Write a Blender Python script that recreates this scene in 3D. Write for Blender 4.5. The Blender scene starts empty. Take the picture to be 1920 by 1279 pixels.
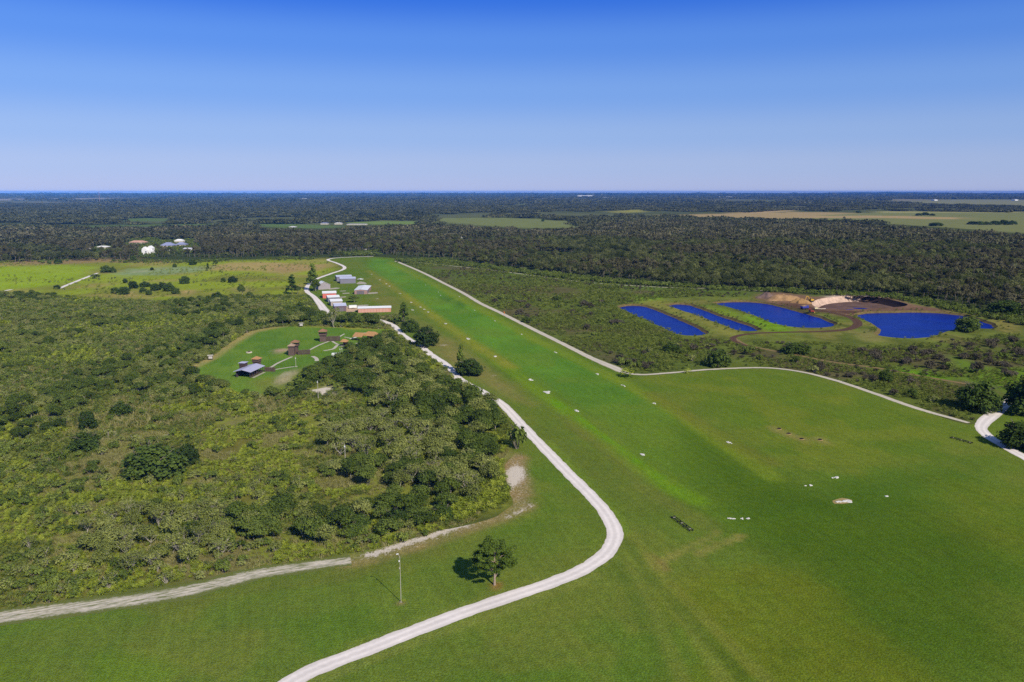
import bpy, bmesh, math, random
import numpy as np
from mathutils import Vector, Matrix, geometry

C = bpy.context.scene.collection
scene = bpy.context.scene
RNG = np.random.default_rng(7)
random.seed(7)
R = math.radians

# ------------------------------------------------------------------ camera, sky, sun, exposure
H = 90.0                                   # height of the drone above the ground, metres
PITCH = math.atan((639.5 - 359.0) / (28 / 36 * 1920))
FPX = 28 / 36 * 1920
cam_d = bpy.data.cameras.new('camera')
cam = bpy.data.objects.new('camera', cam_d)
C.objects.link(cam)
cam_d.lens = 28
cam_d.sensor_width = 36
cam_d.clip_start = 1
cam_d.clip_end = 120000
cam.location = (0, 0, H)
cam.rotation_euler = (math.pi / 2 - PITCH, 0, 0)
scene.camera = cam

SUN_EL = R(38)
SUN_DIR = Vector((0.553 * math.cos(SUN_EL), -0.833 * math.cos(SUN_EL), math.sin(SUN_EL))).normalized()
w = bpy.data.worlds.new('World')
scene.world = w
w.use_nodes = True
nt = w.node_tree
nt.nodes.clear()
sky = nt.nodes.new('ShaderNodeTexSky')
sky.sky_type = 'NISHITA'
sky.sun_disc = False
sky.sun_elevation = SUN_EL
sky.sun_rotation = math.atan2(SUN_DIR.x, SUN_DIR.y)
sky.air_density = 1.0
sky.dust_density = 0.2
sky.ozone_density = 1.5
tc = nt.nodes.new('ShaderNodeTexCoord')
sep = nt.nodes.new('ShaderNodeSeparateXYZ')
nt.links.new(tc.outputs['Generated'], sep.inputs[0])
rampA = nt.nodes.new('ShaderNodeValToRGB')           # clear sky near the horizon, by elevation
er = rampA.color_ramp
er.interpolation = 'EASE'


def s2l(c):
    c = c / 255.0
    return c / 12.92 if c <= 0.04045 else ((c + 0.055) / 1.055) ** 2.4


def lin(r, g, b):
    return (s2l(r), s2l(g), s2l(b), 1.0)


stops = [(0.0, (184, 196, 235)), (0.03, (175, 196, 238)), (0.065, (157, 189, 241)), (0.115, (128, 173, 243)), (0.17, (97, 151, 240)),
         (0.225, (56, 118, 231)), (0.40, (36, 86, 180)), (1.0, (26, 66, 150))]
while len(er.elements) < len(stops):
    er.elements.new(0.5)
for e, (p, c) in zip(er.elements, stops):
    e.position = p
    e.color = lin(*c)
nt.links.new(sep.outputs['Z'], rampA.inputs[0])
azm = nt.nodes.new('ShaderNodeMapRange')             # a little deeper towards the east
azm.inputs['From Min'].default_value = -0.6
azm.inputs['From Max'].default_value = 0.6
azm.inputs['To Min'].default_value = 10.2
azm.inputs['To Max'].default_value = 8.4
nt.links.new(sep.outputs['X'], azm.inputs[0])
sc_ = nt.nodes.new('ShaderNodeVectorMath')
sc_.operation = 'SCALE'
nt.links.new(rampA.outputs[0], sc_.inputs[0])
nt.links.new(azm.outputs[0], sc_.inputs['Scale'])
blend = nt.nodes.new('ShaderNodeMapRange')
blend.inputs['From Min'].default_value = 0.35
blend.inputs['From Max'].default_value = 0.8
blend.clamp = True
nt.links.new(sep.outputs['Z'], blend.inputs[0])
mx = nt.nodes.new('ShaderNodeMix')
mx.data_type = 'RGBA'
nt.links.new(blend.outputs[0], mx.inputs[0])
nt.links.new(sc_.outputs[0], mx.inputs[6])
nt.links.new(sky.outputs[0], mx.inputs[7])
bg = nt.nodes.new('ShaderNodeBackground')
bg.inputs['Strength'].default_value = 0.1
nt.links.new(mx.outputs[2], bg.inputs['Color'])
wo = nt.nodes.new('ShaderNodeOutputWorld')
nt.links.new(bg.outputs[0], wo.inputs[0])

sun_d = bpy.data.lights.new('sun', 'SUN')
sun_d.energy = 4.8
sun_d.angle = R(0.5)
sun_d.color = (1.0, 0.93, 0.80)
sun = bpy.data.objects.new('sun', sun_d)
C.objects.link(sun)
sun.rotation_euler = (-SUN_DIR).to_track_quat('-Z', 'Y').to_euler()
sun.location = (100, -100, 300)

scene.view_settings.view_transform = 'Standard'
scene.view_settings.look = 'None'
scene.view_settings.exposure = 0.0
scene.view_settings.gamma = 1.0
cy = scene.cycles
cy.max_bounces = 6
cy.diffuse_bounces = 2
cy.glossy_bounces = 2
cy.transmission_bounces = 2
cy.transparent_max_bounces = 4
cy.volume_bounces = 0
cy.caustics_reflective = False
cy.caustics_refractive = False
cy.use_denoising = False

KA = 0.90                                   # surfaces in full sun show about 1.25 x their albedo


def A(r, g, b, k=KA):
    return np.array([s2l(r) * k, s2l(g) * k, s2l(b) * k])


# ------------------------------------------------------------------ helpers: places
def P(x, y, z=0.0):
    """Place on the ground that the survey photo shows at column x, row y (1920 x 1279)."""
    dx, dy = (x - 960) / FPX, -(y - 639.5) / FPX
    cp, sp = math.cos(PITCH), math.sin(PITCH)
    d = (dx, cp + sp * dy, -sp + cp * dy)
    t = (z - H) / d[2]
    return Vector((d[0] * t, d[1] * t, z))


def depth(y):
    p = P(960, y)
    return p.y * math.cos(PITCH) + H * math.sin(PITCH)


def mpp(y):
    return depth(y) / FPX


def PP(pts, z=0.0):
    return np.array([P(x, y, z)[:2] for x, y in pts])


def Pn(x, y):
    dx, dy = (x - 960) / FPX, -(y - 639.5) / FPX
    cp, sp = math.cos(PITCH), math.sin(PITCH)
    t = -H / (-sp + cp * dy)
    return dx * t, (cp + sp * dy) * t


def hash2(ix, iy, seed):
    n = (ix.astype(np.int64) * 374761393 + iy.astype(np.int64) * 668265263 + seed * 974634777) & 0xffffffff
    n = ((n ^ (n >> 13)) * 1274126177) & 0xffffffff
    return ((n ^ (n >> 16)) & 0xffff) / 65535.0


def vnoise(x, y, seed=0):
    ix, iy = np.floor(x), np.floor(y)
    fx, fy = x - ix, y - iy
    fx, fy = fx * fx * (3 - 2 * fx), fy * fy * (3 - 2 * fy)
    a, b = hash2(ix, iy, seed), hash2(ix + 1, iy, seed)
    c, d = hash2(ix, iy + 1, seed), hash2(ix + 1, iy + 1, seed)
    return (a * (1 - fx) + b * fx) * (1 - fy) + (c * (1 - fx) + d * fx) * fy


def fbm(x, y, scale, seed=0, oct=4):
    v, amp, tot = 0.0, 1.0, 0.0
    for o in range(oct):
        v = v + amp * vnoise(x / scale * 2 ** o, y / scale * 2 ** o, seed + o * 17)
        tot += amp
        amp *= 0.5
    return v / tot


def inside(px, py, poly):
    r = np.zeros(len(px), bool)
    n = len(poly)
    for i in range(n):
        x1, y1 = poly[i]
        x2, y2 = poly[(i + 1) % n]
        if y1 == y2:
            continue
        c = ((y1 > py) != (y2 > py)) & (px < (x2 - x1) * (py - y1) / (y2 - y1) + x1)
        r ^= c
    return r


def seg_dist(px, py, pts, closed=False):
    d = np.full(len(px), 1e12)
    n = len(pts)
    for i in range(n if closed else n - 1):
        a, b = pts[i], pts[(i + 1) % n]
        vx, vy = b[0] - a[0], b[1] - a[1]
        L = vx * vx + vy * vy + 1e-9
        t = np.clip(((px - a[0]) * vx + (py - a[1]) * vy) / L, 0, 1)
        d = np.minimum(d, (px - a[0] - t * vx) ** 2 + (py - a[1] - t * vy) ** 2)
    return np.sqrt(d)


def sstep(a, b, x):
    t = np.clip((x - a) / (b - a), 0, 1)
    return t * t * (3 - 2 * t)


def m_poly(px, py, poly_px, feather):
    poly = PP(poly_px)
    s = seg_dist(px, py, poly, True)
    s = np.where(inside(px, py, poly), s, -s)
    return sstep(-feather, feather, s)


def m_line(px, py, line_px, half, feather):
    return 1 - sstep(half, half + feather, seg_dist(px, py, PP(line_px)))


def smooth_line(pts, step=3.0):
    pts = [np.array(p, float) for p in pts]
    pts = [2 * pts[0] - pts[1]] + pts + [2 * pts[-1] - pts[-2]]
    out = []
    for i in range(1, len(pts) - 2):
        p0, p1, p2, p3 = pts[i - 1], pts[i], pts[i + 1], pts[i + 2]
        # centripetal spacing keeps long and short spans from overshooting
        t0 = 0.0
        t1 = t0 + max(np.linalg.norm(p1 - p0), 1e-6) ** 0.5
        t2 = t1 + max(np.linalg.norm(p2 - p1), 1e-6) ** 0.5
        t3 = t2 + max(np.linalg.norm(p3 - p2), 1e-6) ** 0.5
        n = max(2, int(np.linalg.norm(p2 - p1) / step))
        for k in range(n):
            t = t1 + (t2 - t1) * k / n
            a1 = (t1 - t) / (t1 - t0) * p0 + (t - t0) / (t1 - t0) * p1
            a2 = (t2 - t) / (t2 - t1) * p1 + (t - t1) / (t2 - t1) * p2
            a3 = (t3 - t) / (t3 - t2) * p2 + (t - t2) / (t3 - t2) * p3
            b1 = (t2 - t) / (t2 - t0) * a1 + (t - t0) / (t2 - t0) * a2
            b2 = (t3 - t) / (t3 - t1) * a2 + (t - t1) / (t3 - t1) * a3
            out.append((t2 - t) / (t2 - t1) * b1 + (t - t1) / (t2 - t1) * b2)
    out.append(pts[-2])
    return np.array(out)


# ------------------------------------------------------------------ helpers: objects and materials
def tag(o, label=None, cat=None, group=None, kind=None):
    if label:
        o['label'] = label
    if cat:
        o['category'] = cat
    if group:
        o['group'] = group
    if kind:
        o['kind'] = kind
    return o


def empty(name, loc, rz=0.0, label=None, cat=None, group=None):
    o = bpy.data.objects.new(name, None)
    C.objects.link(o)
    o.location = loc
    o.rotation_euler = (0, 0, rz)
    o.empty_display_size = 0.5
    return tag(o, label, cat, group)


def mesh_np(name, verts, faces4=None, faces3=None, mats=(), mat_idx=None, tint=None, col=None, sand=None):
    """Mesh from arrays: quads (n,4) and/or triangles (m,3)."""
    me = bpy.data.meshes.new(name)
    verts = np.asarray(verts, np.float32)
    f4 = np.zeros((0, 4), np.int32) if faces4 is None or len(faces4) == 0 else np.asarray(faces4, np.int32)
    f3 = np.zeros((0, 3), np.int32) if faces3 is None or len(faces3) == 0 else np.asarray(faces3, np.int32)
    me.vertices.add(len(verts))
    me.vertices.foreach_set('co', verts.ravel())
    loops = np.concatenate([f4.ravel(), f3.ravel()]).astype(np.int32)
    me.loops.add(len(loops))
    me.loops.foreach_set('vertex_index', loops)
    n4, n3 = len(f4), len(f3)
    me.polygons.add(n4 + n3)
    starts = np.concatenate([np.arange(n4) * 4, n4 * 4 + np.arange(n3) * 3]).astype(np.int32)
    me.polygons.foreach_set('loop_start', starts)
    for m in mats:
        me.materials.append(m)
    if mat_idx is not None:
        me.polygons.foreach_set('material_index', np.asarray(mat_idx, np.int32))
    me.update(calc_edges=True)
    if tint is not None:
        a = me.attributes.new('tint', 'FLOAT', 'FACE')
        a.data.foreach_set('value', np.asarray(tint, np.float32))
    if sand is not None:
        a = me.attributes.new('sand', 'FLOAT', 'POINT')
        a.data.foreach_set('value', np.asarray(sand, np.float32))
    if col is not None:
        a = me.attributes.new('col', 'FLOAT_COLOR', 'POINT')
        c4 = np.ones((len(verts), 4), np.float32)
        c4[:, :3] = col
        a.data.foreach_set('color', c4.ravel())
    return me


class MB:
    """Collects boxes, prisms and tubes; build() links them as one mesh object."""

    def __init__(s):
        s.v, s.f = [], []

    def add(s, vs, fs):
        n = len(s.v)
        s.v += [tuple(v) for v in vs]
        s.f += [tuple(i + n for i in f) for f in fs]
        return s

    def box(s, x0, y0, z0, x1, y1, z1):
        return s.add([(x0, y0, z0), (x1, y0, z0), (x1, y1, z0), (x0, y1, z0), (x0, y0, z1), (x1, y0, z1), (x1, y1, z1), (x0, y1, z1)],
                     [(0, 3, 2, 1), (4, 5, 6, 7), (0, 1, 5, 4), (1, 2, 6, 5), (2, 3, 7, 6), (3, 0, 4, 7)])

    def hexa(s, bot, top):
        return s.add(list(bot) + list(top), [(0, 3, 2, 1), (4, 5, 6, 7), (0, 1, 5, 4), (1, 2, 6, 5), (2, 3, 7, 6), (3, 0, 4, 7)])

    def tube(s, pts, rad, n=8, cap=True):
        pts = [Vector(p) for p in pts]
        if not hasattr(rad, '__len__'):
            rad = [rad] * len(pts)
        base = len(s.v)
        for i, p in enumerate(pts):
            d = (pts[min(i + 1, len(pts) - 1)] - pts[max(i - 1, 0)]).normalized()
            u = d.orthogonal().normalized() if abs(d.z) < 0.99 else Vector((1, 0, 0))
            if abs(d.z) < 0.99:
                u = d.cross(Vector((0, 0, 1))).normalized()
            v = d.cross(u)
            for k in range(n):
                a = 2 * math.pi * k / n
                s.v.append(tuple(p + (u * math.cos(a) + v * math.sin(a)) * rad[i]))
        for i in range(len(pts) - 1):
            for k in range(n):
                a, b = base + i * n + k, base + i * n + (k + 1) % n
                s.f.append((a, b, b + n, a + n))
        if cap:
            s.f.append(tuple(base + k for k in range(n))[::-1])
            s.f.append(tuple(base + (len(pts) - 1) * n + k for k in range(n)))
        return s

    def lathe(s, prof, n=12, cx=0, cy=0, a0=0.0):
        base = len(s.v)
        for r, z in prof:
            for k in range(n):
                a = a0 + 2 * math.pi * k / n
                s.v.append((cx + r * math.cos(a), cy + r * math.sin(a), z))
        for i in range(len(prof) - 1):
            for k in range(n):
                a, b = base + i * n + k, base + i * n + (k + 1) % n
                s.f.append((a, b, b + n, a + n))
        s.f.append(tuple(base + k for k in range(n))[::-1])
        s.f.append(tuple(base + (len(prof) - 1) * n + k for k in range(n)))
        return s

    def build(s, name, mat, parent=None, loc=(0, 0, 0), bevel=0.0):
        me = bpy.data.meshes.new(name)
        me.from_pydata(s.v, [], s.f)
        me.materials.append(mat)
        me.update()
        bm = bmesh.new()
        bm.from_mesh(me)
        bmesh.ops.recalc_face_normals(bm, faces=bm.faces)
        if bevel:
            bmesh.ops.bevel(bm, geom=list(bm.edges), offset=bevel, segments=1, affect='EDGES', profile=0.5)
        bm.to_mesh(me)
        bm.free()
        o = bpy.data.objects.new(name, me)
        C.objects.link(o)
        o.location = loc
        if parent:
            o.parent = parent
        return o


def newmat(name):
    m = bpy.data.materials.new(name)
    m.use_nodes = True
    nt = m.node_tree
    b = nt.nodes['Principled BSDF']
    b.inputs['Specular IOR Level'].default_value = 0.2
    b.inputs['Roughness'].default_value = 0.8
    return m, nt, b


def N(nt, kind, **kw):
    n = nt.nodes.new(kind)
    for k, v in kw.items():
        setattr(n, k, v)
    return n


def noise_factor(nt, coord, scale, lo, hi, detail=3.0, rough=0.6, mapping=None):
    tex = N(nt, 'ShaderNodeTexNoise')
    tex.inputs['Scale'].default_value = scale
    tex.inputs['Detail'].default_value = detail
    tex.inputs['Roughness'].default_value = rough
    if mapping is not None:
        mp = N(nt, 'ShaderNodeMapping', vector_type='TEXTURE')    # mapping = ((size along, size across, 1), heading)
        mp.inputs['Scale'].default_value = mapping[0]
        mp.inputs['Rotation'].default_value = (0, 0, mapping[1])
        nt.links.new(coord, mp.inputs[0])
        nt.links.new(mp.outputs[0], tex.inputs['Vector'])
    else:
        nt.links.new(coord, tex.inputs['Vector'])
    mr = N(nt, 'ShaderNodeMapRange')
    mr.inputs['From Min'].default_value = 0.25
    mr.inputs['From Max'].default_value = 0.75
    mr.inputs['To Min'].default_value = lo
    mr.inputs['To Max'].default_value = hi
    nt.links.new(tex.outputs['Fac'], mr.inputs[0])
    return mr.outputs[0], tex.outputs['Fac']


def mul(nt, a, b):
    n = N(nt, 'ShaderNodeMath', operation='MULTIPLY')
    nt.links.new(a, n.inputs[0])
    nt.links.new(b, n.inputs[1])
    return n.outputs[0]


def vscale(nt, v, s):
    n = N(nt, 'ShaderNodeVectorMath', operation='SCALE')
    nt.links.new(v, n.inputs[0])
    nt.links.new(s, n.inputs['Scale'])
    return n.outputs[0]


def mixc(nt, fac, a, b):
    n = N(nt, 'ShaderNodeMix', data_type='RGBA')
    for s, x in ((0, fac), (6, a), (7, b)):
        if hasattr(x, 'is_linked'):
            nt.links.new(x, n.inputs[s])
        else:
            n.inputs[s].default_value = x if s == 0 else (*x[:3], 1.0)
    return n.outputs[2]


def mat_plain(name, col, rough=0.7, var=0.25, scale=1.5, spec=0.2, stripes=None, metal=0.0):
    """A flat-coloured surface with uneven wear; stripes = (axis, per metre, depth) adds ribs or boards."""
    m, nt, b = newmat(name)
    tcn = N(nt, 'ShaderNodeTexCoord')
    f, raw = noise_factor(nt, tcn.outputs['Object'], scale, 1 - var, 1 + var, 4)
    rgb = N(nt, 'ShaderNodeRGB')
    rgb.outputs[0].default_value = (*col[:3], 1)
    out = vscale(nt, rgb.outputs[0], f)
    if stripes:
        ax, per, dep = stripes
        sp = N(nt, 'ShaderNodeSeparateXYZ')
        nt.links.new(tcn.outputs['Object'], sp.inputs[0])
        mm = N(nt, 'ShaderNodeMath', operation='MULTIPLY')
        nt.links.new(sp.outputs[ax], mm.inputs[0])
        mm.inputs[1].default_value = per
        fr = N(nt, 'ShaderNodeMath', operation='FRACT')
        nt.links.new(mm.outputs[0], fr.inputs[0])
        gt = N(nt, 'ShaderNodeMapRange')
        gt.inputs['From Min'].default_value = 0.0
        gt.inputs['From Max'].default_value = 0.25
        gt.inputs['To Min'].default_value = 1 - dep
        gt.inputs['To Max'].default_value = 1.0
        nt.links.new(fr.outputs[0], gt.inputs[0])
        out = vscale(nt, out, gt.outputs[0])
    nt.links.new(out, b.inputs['Base Color'])
    b.inputs['Roughness'].default_value = rough
    b.inputs['Specular IOR Level'].default_value = spec
    b.inputs['Metallic'].default_value = metal
    return m


def mat_leaf(name, dark, mid, light, transl=0.22, own=0.5):
    m, nt, b = newmat(name)
    at = N(nt, 'ShaderNodeAttribute', attribute_name='tint')
    oi = N(nt, 'ShaderNodeObjectInfo')
    a = N(nt, 'ShaderNodeMath', operation='MULTIPLY_ADD')
    nt.links.new(oi.outputs['Random'], a.inputs[0])
    a.inputs[1].default_value = own
    s = N(nt, 'ShaderNodeMath', operation='MULTIPLY')
    nt.links.new(at.outputs['Fac'], s.inputs[0])
    s.inputs[1].default_value = 1.0 - own
    nt.links.new(s.outputs[0], a.inputs[2])
    r = N(nt, 'ShaderNodeValToRGB')
    r.color_ramp.elements[0].color = (*dark, 1)
    r.color_ramp.elements[1].color = (*light, 1)
    r.color_ramp.elements[0].position = 0.1
    r.color_ramp.elements[1].position = 0.9
    e = r.color_ramp.elements.new(0.5)
    e.color = (*mid, 1)
    nt.links.new(a.outputs[0], r.inputs[0])
    nt.links.new(r.outputs[0], b.inputs['Base Color'])
    b.inputs['Roughness'].default_value = 0.7
    b.inputs['Specular IOR Level'].default_value = 0.08
    tr = N(nt, 'ShaderNodeBsdfTranslucent')
    nt.links.new(r.outputs[0], tr.inputs['Color'])
    ms = N(nt, 'ShaderNodeMixShader')
    ms.inputs[0].default_value = transl
    nt.links.new(b.outputs[0], ms.inputs[1])
    nt.links.new(tr.outputs[0], ms.inputs[2])
    nt.links.new(ms.outputs[0], nt.nodes['Material Output'].inputs[0])
    return m


def mat_ground(name, layers, streak=None, rough=0.9, flecks=None, bump=0.0, hues=()):
    """Earth or grass: the sheet's own 'col' colours, broken up by noise of several sizes."""
    m, nt, b = newmat(name)
    tcn = N(nt, 'ShaderNodeTexCoord')
    at = N(nt, 'ShaderNodeAttribute', attribute_name='col')
    out = at.outputs['Color']
    for scale, lo, hi in layers:
        f, raw = noise_factor(nt, tcn.outputs['Object'], scale, lo, hi, 5, 0.68)
        out = vscale(nt, out, f)
    for scale, tint, amt in hues:                                 # patches of drier and of fresher growth
        f, raw = noise_factor(nt, tcn.outputs['Object'], scale, 0.0, amt, 5, 0.7)
        vm = N(nt, 'ShaderNodeVectorMath', operation='MULTIPLY')
        nt.links.new(out, vm.inputs[0])
        vm.inputs[1].default_value = tint
        out = mixc(nt, f, out, vm.outputs[0])
    if streak:
        for sc, rz, lo, hi in streak:
            f, raw = noise_factor(nt, tcn.outputs['Object'], 1.0, lo, hi, 3, 0.6, (sc, rz))
            out = vscale(nt, out, f)
    if flecks:
        for scale, thr, colr, amt in flecks:
            tex = N(nt, 'ShaderNodeTexNoise')
            tex.inputs['Scale'].default_value = scale
            tex.inputs['Detail'].default_value = 4
            tex.inputs['Roughness'].default_value = 0.7
            nt.links.new(tcn.outputs['Object'], tex.inputs['Vector'])
            mr = N(nt, 'ShaderNodeMapRange')
            mr.inputs['From Min'].default_value = thr
            mr.inputs['From Max'].default_value = thr + 0.12
            mr.inputs['To Max'].default_value = amt
            nt.links.new(tex.outputs['Fac'], mr.inputs[0])
            out = mixc(nt, mr.outputs[0], out, colr)
    sa = N(nt, 'ShaderNodeAttribute', attribute_name='sand')      # bare sand showing between the blades
    f, raw = noise_factor(nt, tcn.outputs['Object'], 1.3, 0.0, 1.0, 6, 0.75)
    sm = N(nt, 'ShaderNodeMath', operation='MULTIPLY_ADD')
    nt.links.new(sa.outputs['Fac'], sm.inputs[0])
    sm.inputs[1].default_value = 0.75
    nt.links.new(raw, sm.inputs[2])
    mr = N(nt, 'ShaderNodeMapRange')
    mr.inputs['From Min'].default_value = 0.74
    mr.inputs['From Max'].default_value = 0.92
    nt.links.new(sm.outputs[0], mr.inputs[0])
    out = mixc(nt, mr.outputs[0], out, A(212, 200, 184))
    nt.links.new(out, b.inputs['Base Color'])
    b.inputs['Roughness'].default_value = rough
    b.inputs['Specular IOR Level'].default_value = 0.0
    if bump:
        tex = N(nt, 'ShaderNodeTexNoise')
        tex.inputs['Scale'].default_value = 2.2
        tex.inputs['Detail'].default_value = 5
        nt.links.new(tcn.outputs['Object'], tex.inputs['Vector'])
        bp = N(nt, 'ShaderNodeBump')
        bp.inputs['Distance'].default_value = bump
        bp.inputs['Strength'].default_value = 0.8
        nt.links.new(tex.outputs['Fac'], bp.inputs['Height'])
        nt.links.new(bp.outputs[0], b.inputs['Normal'])
    return m


# ------------------------------------------------------------------ outlines surveyed from the photo (columns, rows)
POND_PX = [
    ('pond', [(1162, 577), (1176, 574), (1200, 574), (1222, 580), (1250, 591), (1285, 606), (1316, 622), (1319, 629), (1300, 632), (1278, 630), (1250, 618), (1216, 602), (1184, 588)]),
    ('pond', [(1252, 574), (1270, 571), (1290, 573), (1312, 580), (1335, 588), (1362, 598), (1392, 608), (1415, 617), (1414, 623), (1392, 623), (1372, 616), (1345, 606), (1312, 594), (1278, 583)]),
    ('pond', [(1340, 570), (1370, 567), (1405, 567), (1435, 570), (1465, 577), (1505, 588), (1540, 598), (1562, 610), (1545, 616), (1510, 617), (1478, 614), (1445, 605), (1420, 594), (1390, 584), (1362, 576)]),
    ('pond', [(1607, 592), (1630, 588), (1680, 587), (1740, 587), (1795, 591), (1830, 600), (1862, 614), (1850, 619), (1815, 617), (1783, 619), (1762, 626), (1740, 633), (1705, 637), (1672, 635), (1650, 631), (1654, 621), (1640, 609), (1622, 600)]),
]
PIT_PX = [(1522, 567), (1535, 561), (1560, 557), (1600, 555), (1640, 557), (1670, 562), (1702, 571), (1690, 575), (1640, 578), (1590, 581), (1545, 579), (1526, 574)]
LAWN_PX = [(700, 481.5), (735, 484), (748, 491), (790, 510), (830, 530), (868, 550), (903, 570), (935, 585), (967, 601), (1005, 620), (1050, 643), (1110, 673),
           (1150, 690), (1175, 700), (1200, 704), (1260, 701), (1330, 695), (1440, 692), (1500, 699), (1560, 714), (1640, 740), (1720, 768), (1815, 796), (1842, 790), (1870, 772), (1905, 745), (2050, 760),
           (2400, 800), (2700, 1000), (2800, 1400), (1000, 1560), (-700, 1450), (-600, 1235), (0, 1152), (250, 1117), (440, 1079), (560, 1057), (650, 1040), (740, 1020), (800, 1002), (870, 985), (930, 968), (962, 945), (955, 915),
           (945, 880), (965, 845), (962, 800), (930, 760), (880, 722), (850, 700), (815, 672), (790, 650), (760, 628), (740, 610), (760, 598), (745, 588), (690, 594), (640, 590), (612, 588), (596, 570), (577, 552), (574, 538), (590, 525), (620, 513), (645, 503), (640, 495), (615, 487), (640, 483)]
FORT_PX = [(330, 700), (390, 672), (430, 645), (470, 621), (510, 614), (560, 612), (620, 613), (690, 616), (740, 618), (728, 628), (702, 641), (664, 656), (644, 672), (606, 690), (562, 708), (545, 730), (500, 745), (440, 735), (400, 720)]
ROAD_PX = [(505, 1310), (560, 1270), (700, 1214), (860, 1152), (960, 1118), (1042, 1090), (1100, 1064), (1138, 1036), (1153, 1005), (1142, 972), (1108, 930), (1060, 882), (1010, 830), (975, 793), (940, 757), (905, 735), (862, 711),
           (847, 694), (830, 679), (808, 665), (790, 650), (768, 637), (750, 624), (735, 609), (700, 598), (660, 594), (630, 592), (612, 584), (600, 570), (588, 556), (576, 547), (577, 536), (592, 524), (620, 513.5), (644, 505), (645, 500), (630, 493), (615, 487), (628, 484), (660, 482), (700, 481)]
EAST_PX = [(742, 489.5), (790, 510), (832, 531), (870, 550.5), (903, 570), (935, 585), (967, 601), (1005, 620), (1050, 642), (1110, 672), (1150, 689), (1172, 698), (1200, 702.5), (1260, 699), (1330, 693), (1440, 690), (1500, 697), (1560, 711.5), (1640, 738), (1720, 766), (1816, 793)]


# ------------------------------------------------------------------ ground sheet
def tri_sheet(points, edges, holes=(), inside_only=False):
    vs = [Vector((float(x), float(y))) for x, y in points]
    r = geometry.delaunay_2d_cdt(vs, edges, [], 1 if inside_only else 0, 1e-4)
    V = np.array([(v.x, v.y) for v in r[0]])
    T = np.array([f for f in r[2] if len(f) == 3], np.int32)
    if holes:
        c = V[T].mean(axis=1)
        keep = np.ones(len(T), bool)
        for h in holes:
            keep &= ~inside(c[:, 0], c[:, 1], h)
        T = T[keep]
    a, b, c = V[T[:, 0]], V[T[:, 1]], V[T[:, 2]]
    cr = (b[:, 0] - a[:, 0]) * (c[:, 1] - a[:, 1]) - (b[:, 1] - a[:, 1]) * (c[:, 0] - a[:, 0])
    T[cr < 0] = T[cr < 0][:, ::-1]
    T = T[np.abs(cr) > 1e-6]
    return V, T


def grow(poly, d):
    """Outline moved outwards by d metres (inwards when negative)."""
    poly = np.asarray(poly)
    n = len(poly)
    area = sum(poly[i][0] * poly[(i + 1) % n][1] - poly[(i + 1) % n][0] * poly[i][1] for i in range(n))
    sg = 1 if area > 0 else -1
    out = []
    for i in range(n):
        a, b, c = poly[i - 1], poly[i], poly[(i + 1) % n]
        t1 = (b - a) / (np.linalg.norm(b - a) + 1e-9)
        t2 = (c - b) / (np.linalg.norm(c - b) + 1e-9)
        nn = np.array([t1[1] + t2[1], -(t1[0] + t2[0])])
        L = np.linalg.norm(nn)
        nn = nn / (L + 1e-9)
        out.append(b + nn * d * sg)
    return np.array(out)


WATER_Z = -1.3
waters, rims = [], []
for nm, px in POND_PX:
    wl = smooth_line([P(x, y, WATER_Z)[:2] for x, y in px + px[:1]], 4.0)[:-1]
    wl = wl + np.stack([fbm(wl[:, 0], wl[:, 1], 9.0, 3) - 0.5, fbm(wl[:, 0], wl[:, 1], 9.0, 9) - 0.5], 1) * 3.0
    waters.append(wl)
    rims.append(grow(wl, 2.6))
pit_rim = smooth_line([P(x, y, 0)[:2] for x, y in PIT_PX + PIT_PX[:1]], 5.0)[:-1]

rows = [363.1, 363.6, 364.2, 365, 366, 367, 368.5] + list(np.arange(370, 430, 2.0)) + list(np.arange(430, 560, 4.0)) + list(np.arange(560, 720, 6.0)) + list(np.arange(720, 1500, 12.0))
gx, gy = [], []
for r_ in rows:
    xs = np.arange(-900, 2821, 12.0)
    xs = xs + RNG.uniform(-3, 3, len(xs))
    a, b = Pn(xs, np.full(len(xs), r_) + (RNG.uniform(-0.25, 0.25, len(xs)) * (2 if r_ > 372 else 0.2)))
    gx.append(a)
    gy.append(b)
gx, gy = np.concatenate(gx), np.concatenate(gy)
ok = np.ones(len(gx), bool)
for h in rims + [pit_rim]:
    ok &= ~inside(gx, gy, grow(h, 0.8))
gx, gy = gx[ok], gy[ok]
pts = list(zip(gx, gy)) + [(x, y) for x in (-40000, -12000, -3000, -600, 0, 600, 3000, 12000, 40000) for y in (-4000, -900, -250, 30)] + [(x, 34000) for x in np.linspace(-40000, 40000, 30)]
edges = []
for h in rims + [pit_rim]:
    n0 = len(pts)
    pts += [tuple(p) for p in h]
    edges += [(n0 + i, n0 + (i + 1) % len(h)) for i in range(len(h))]
GV, GT = tri_sheet(pts, edges, [grow(h, -0.01) for h in rims + [pit_rim]])


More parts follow.
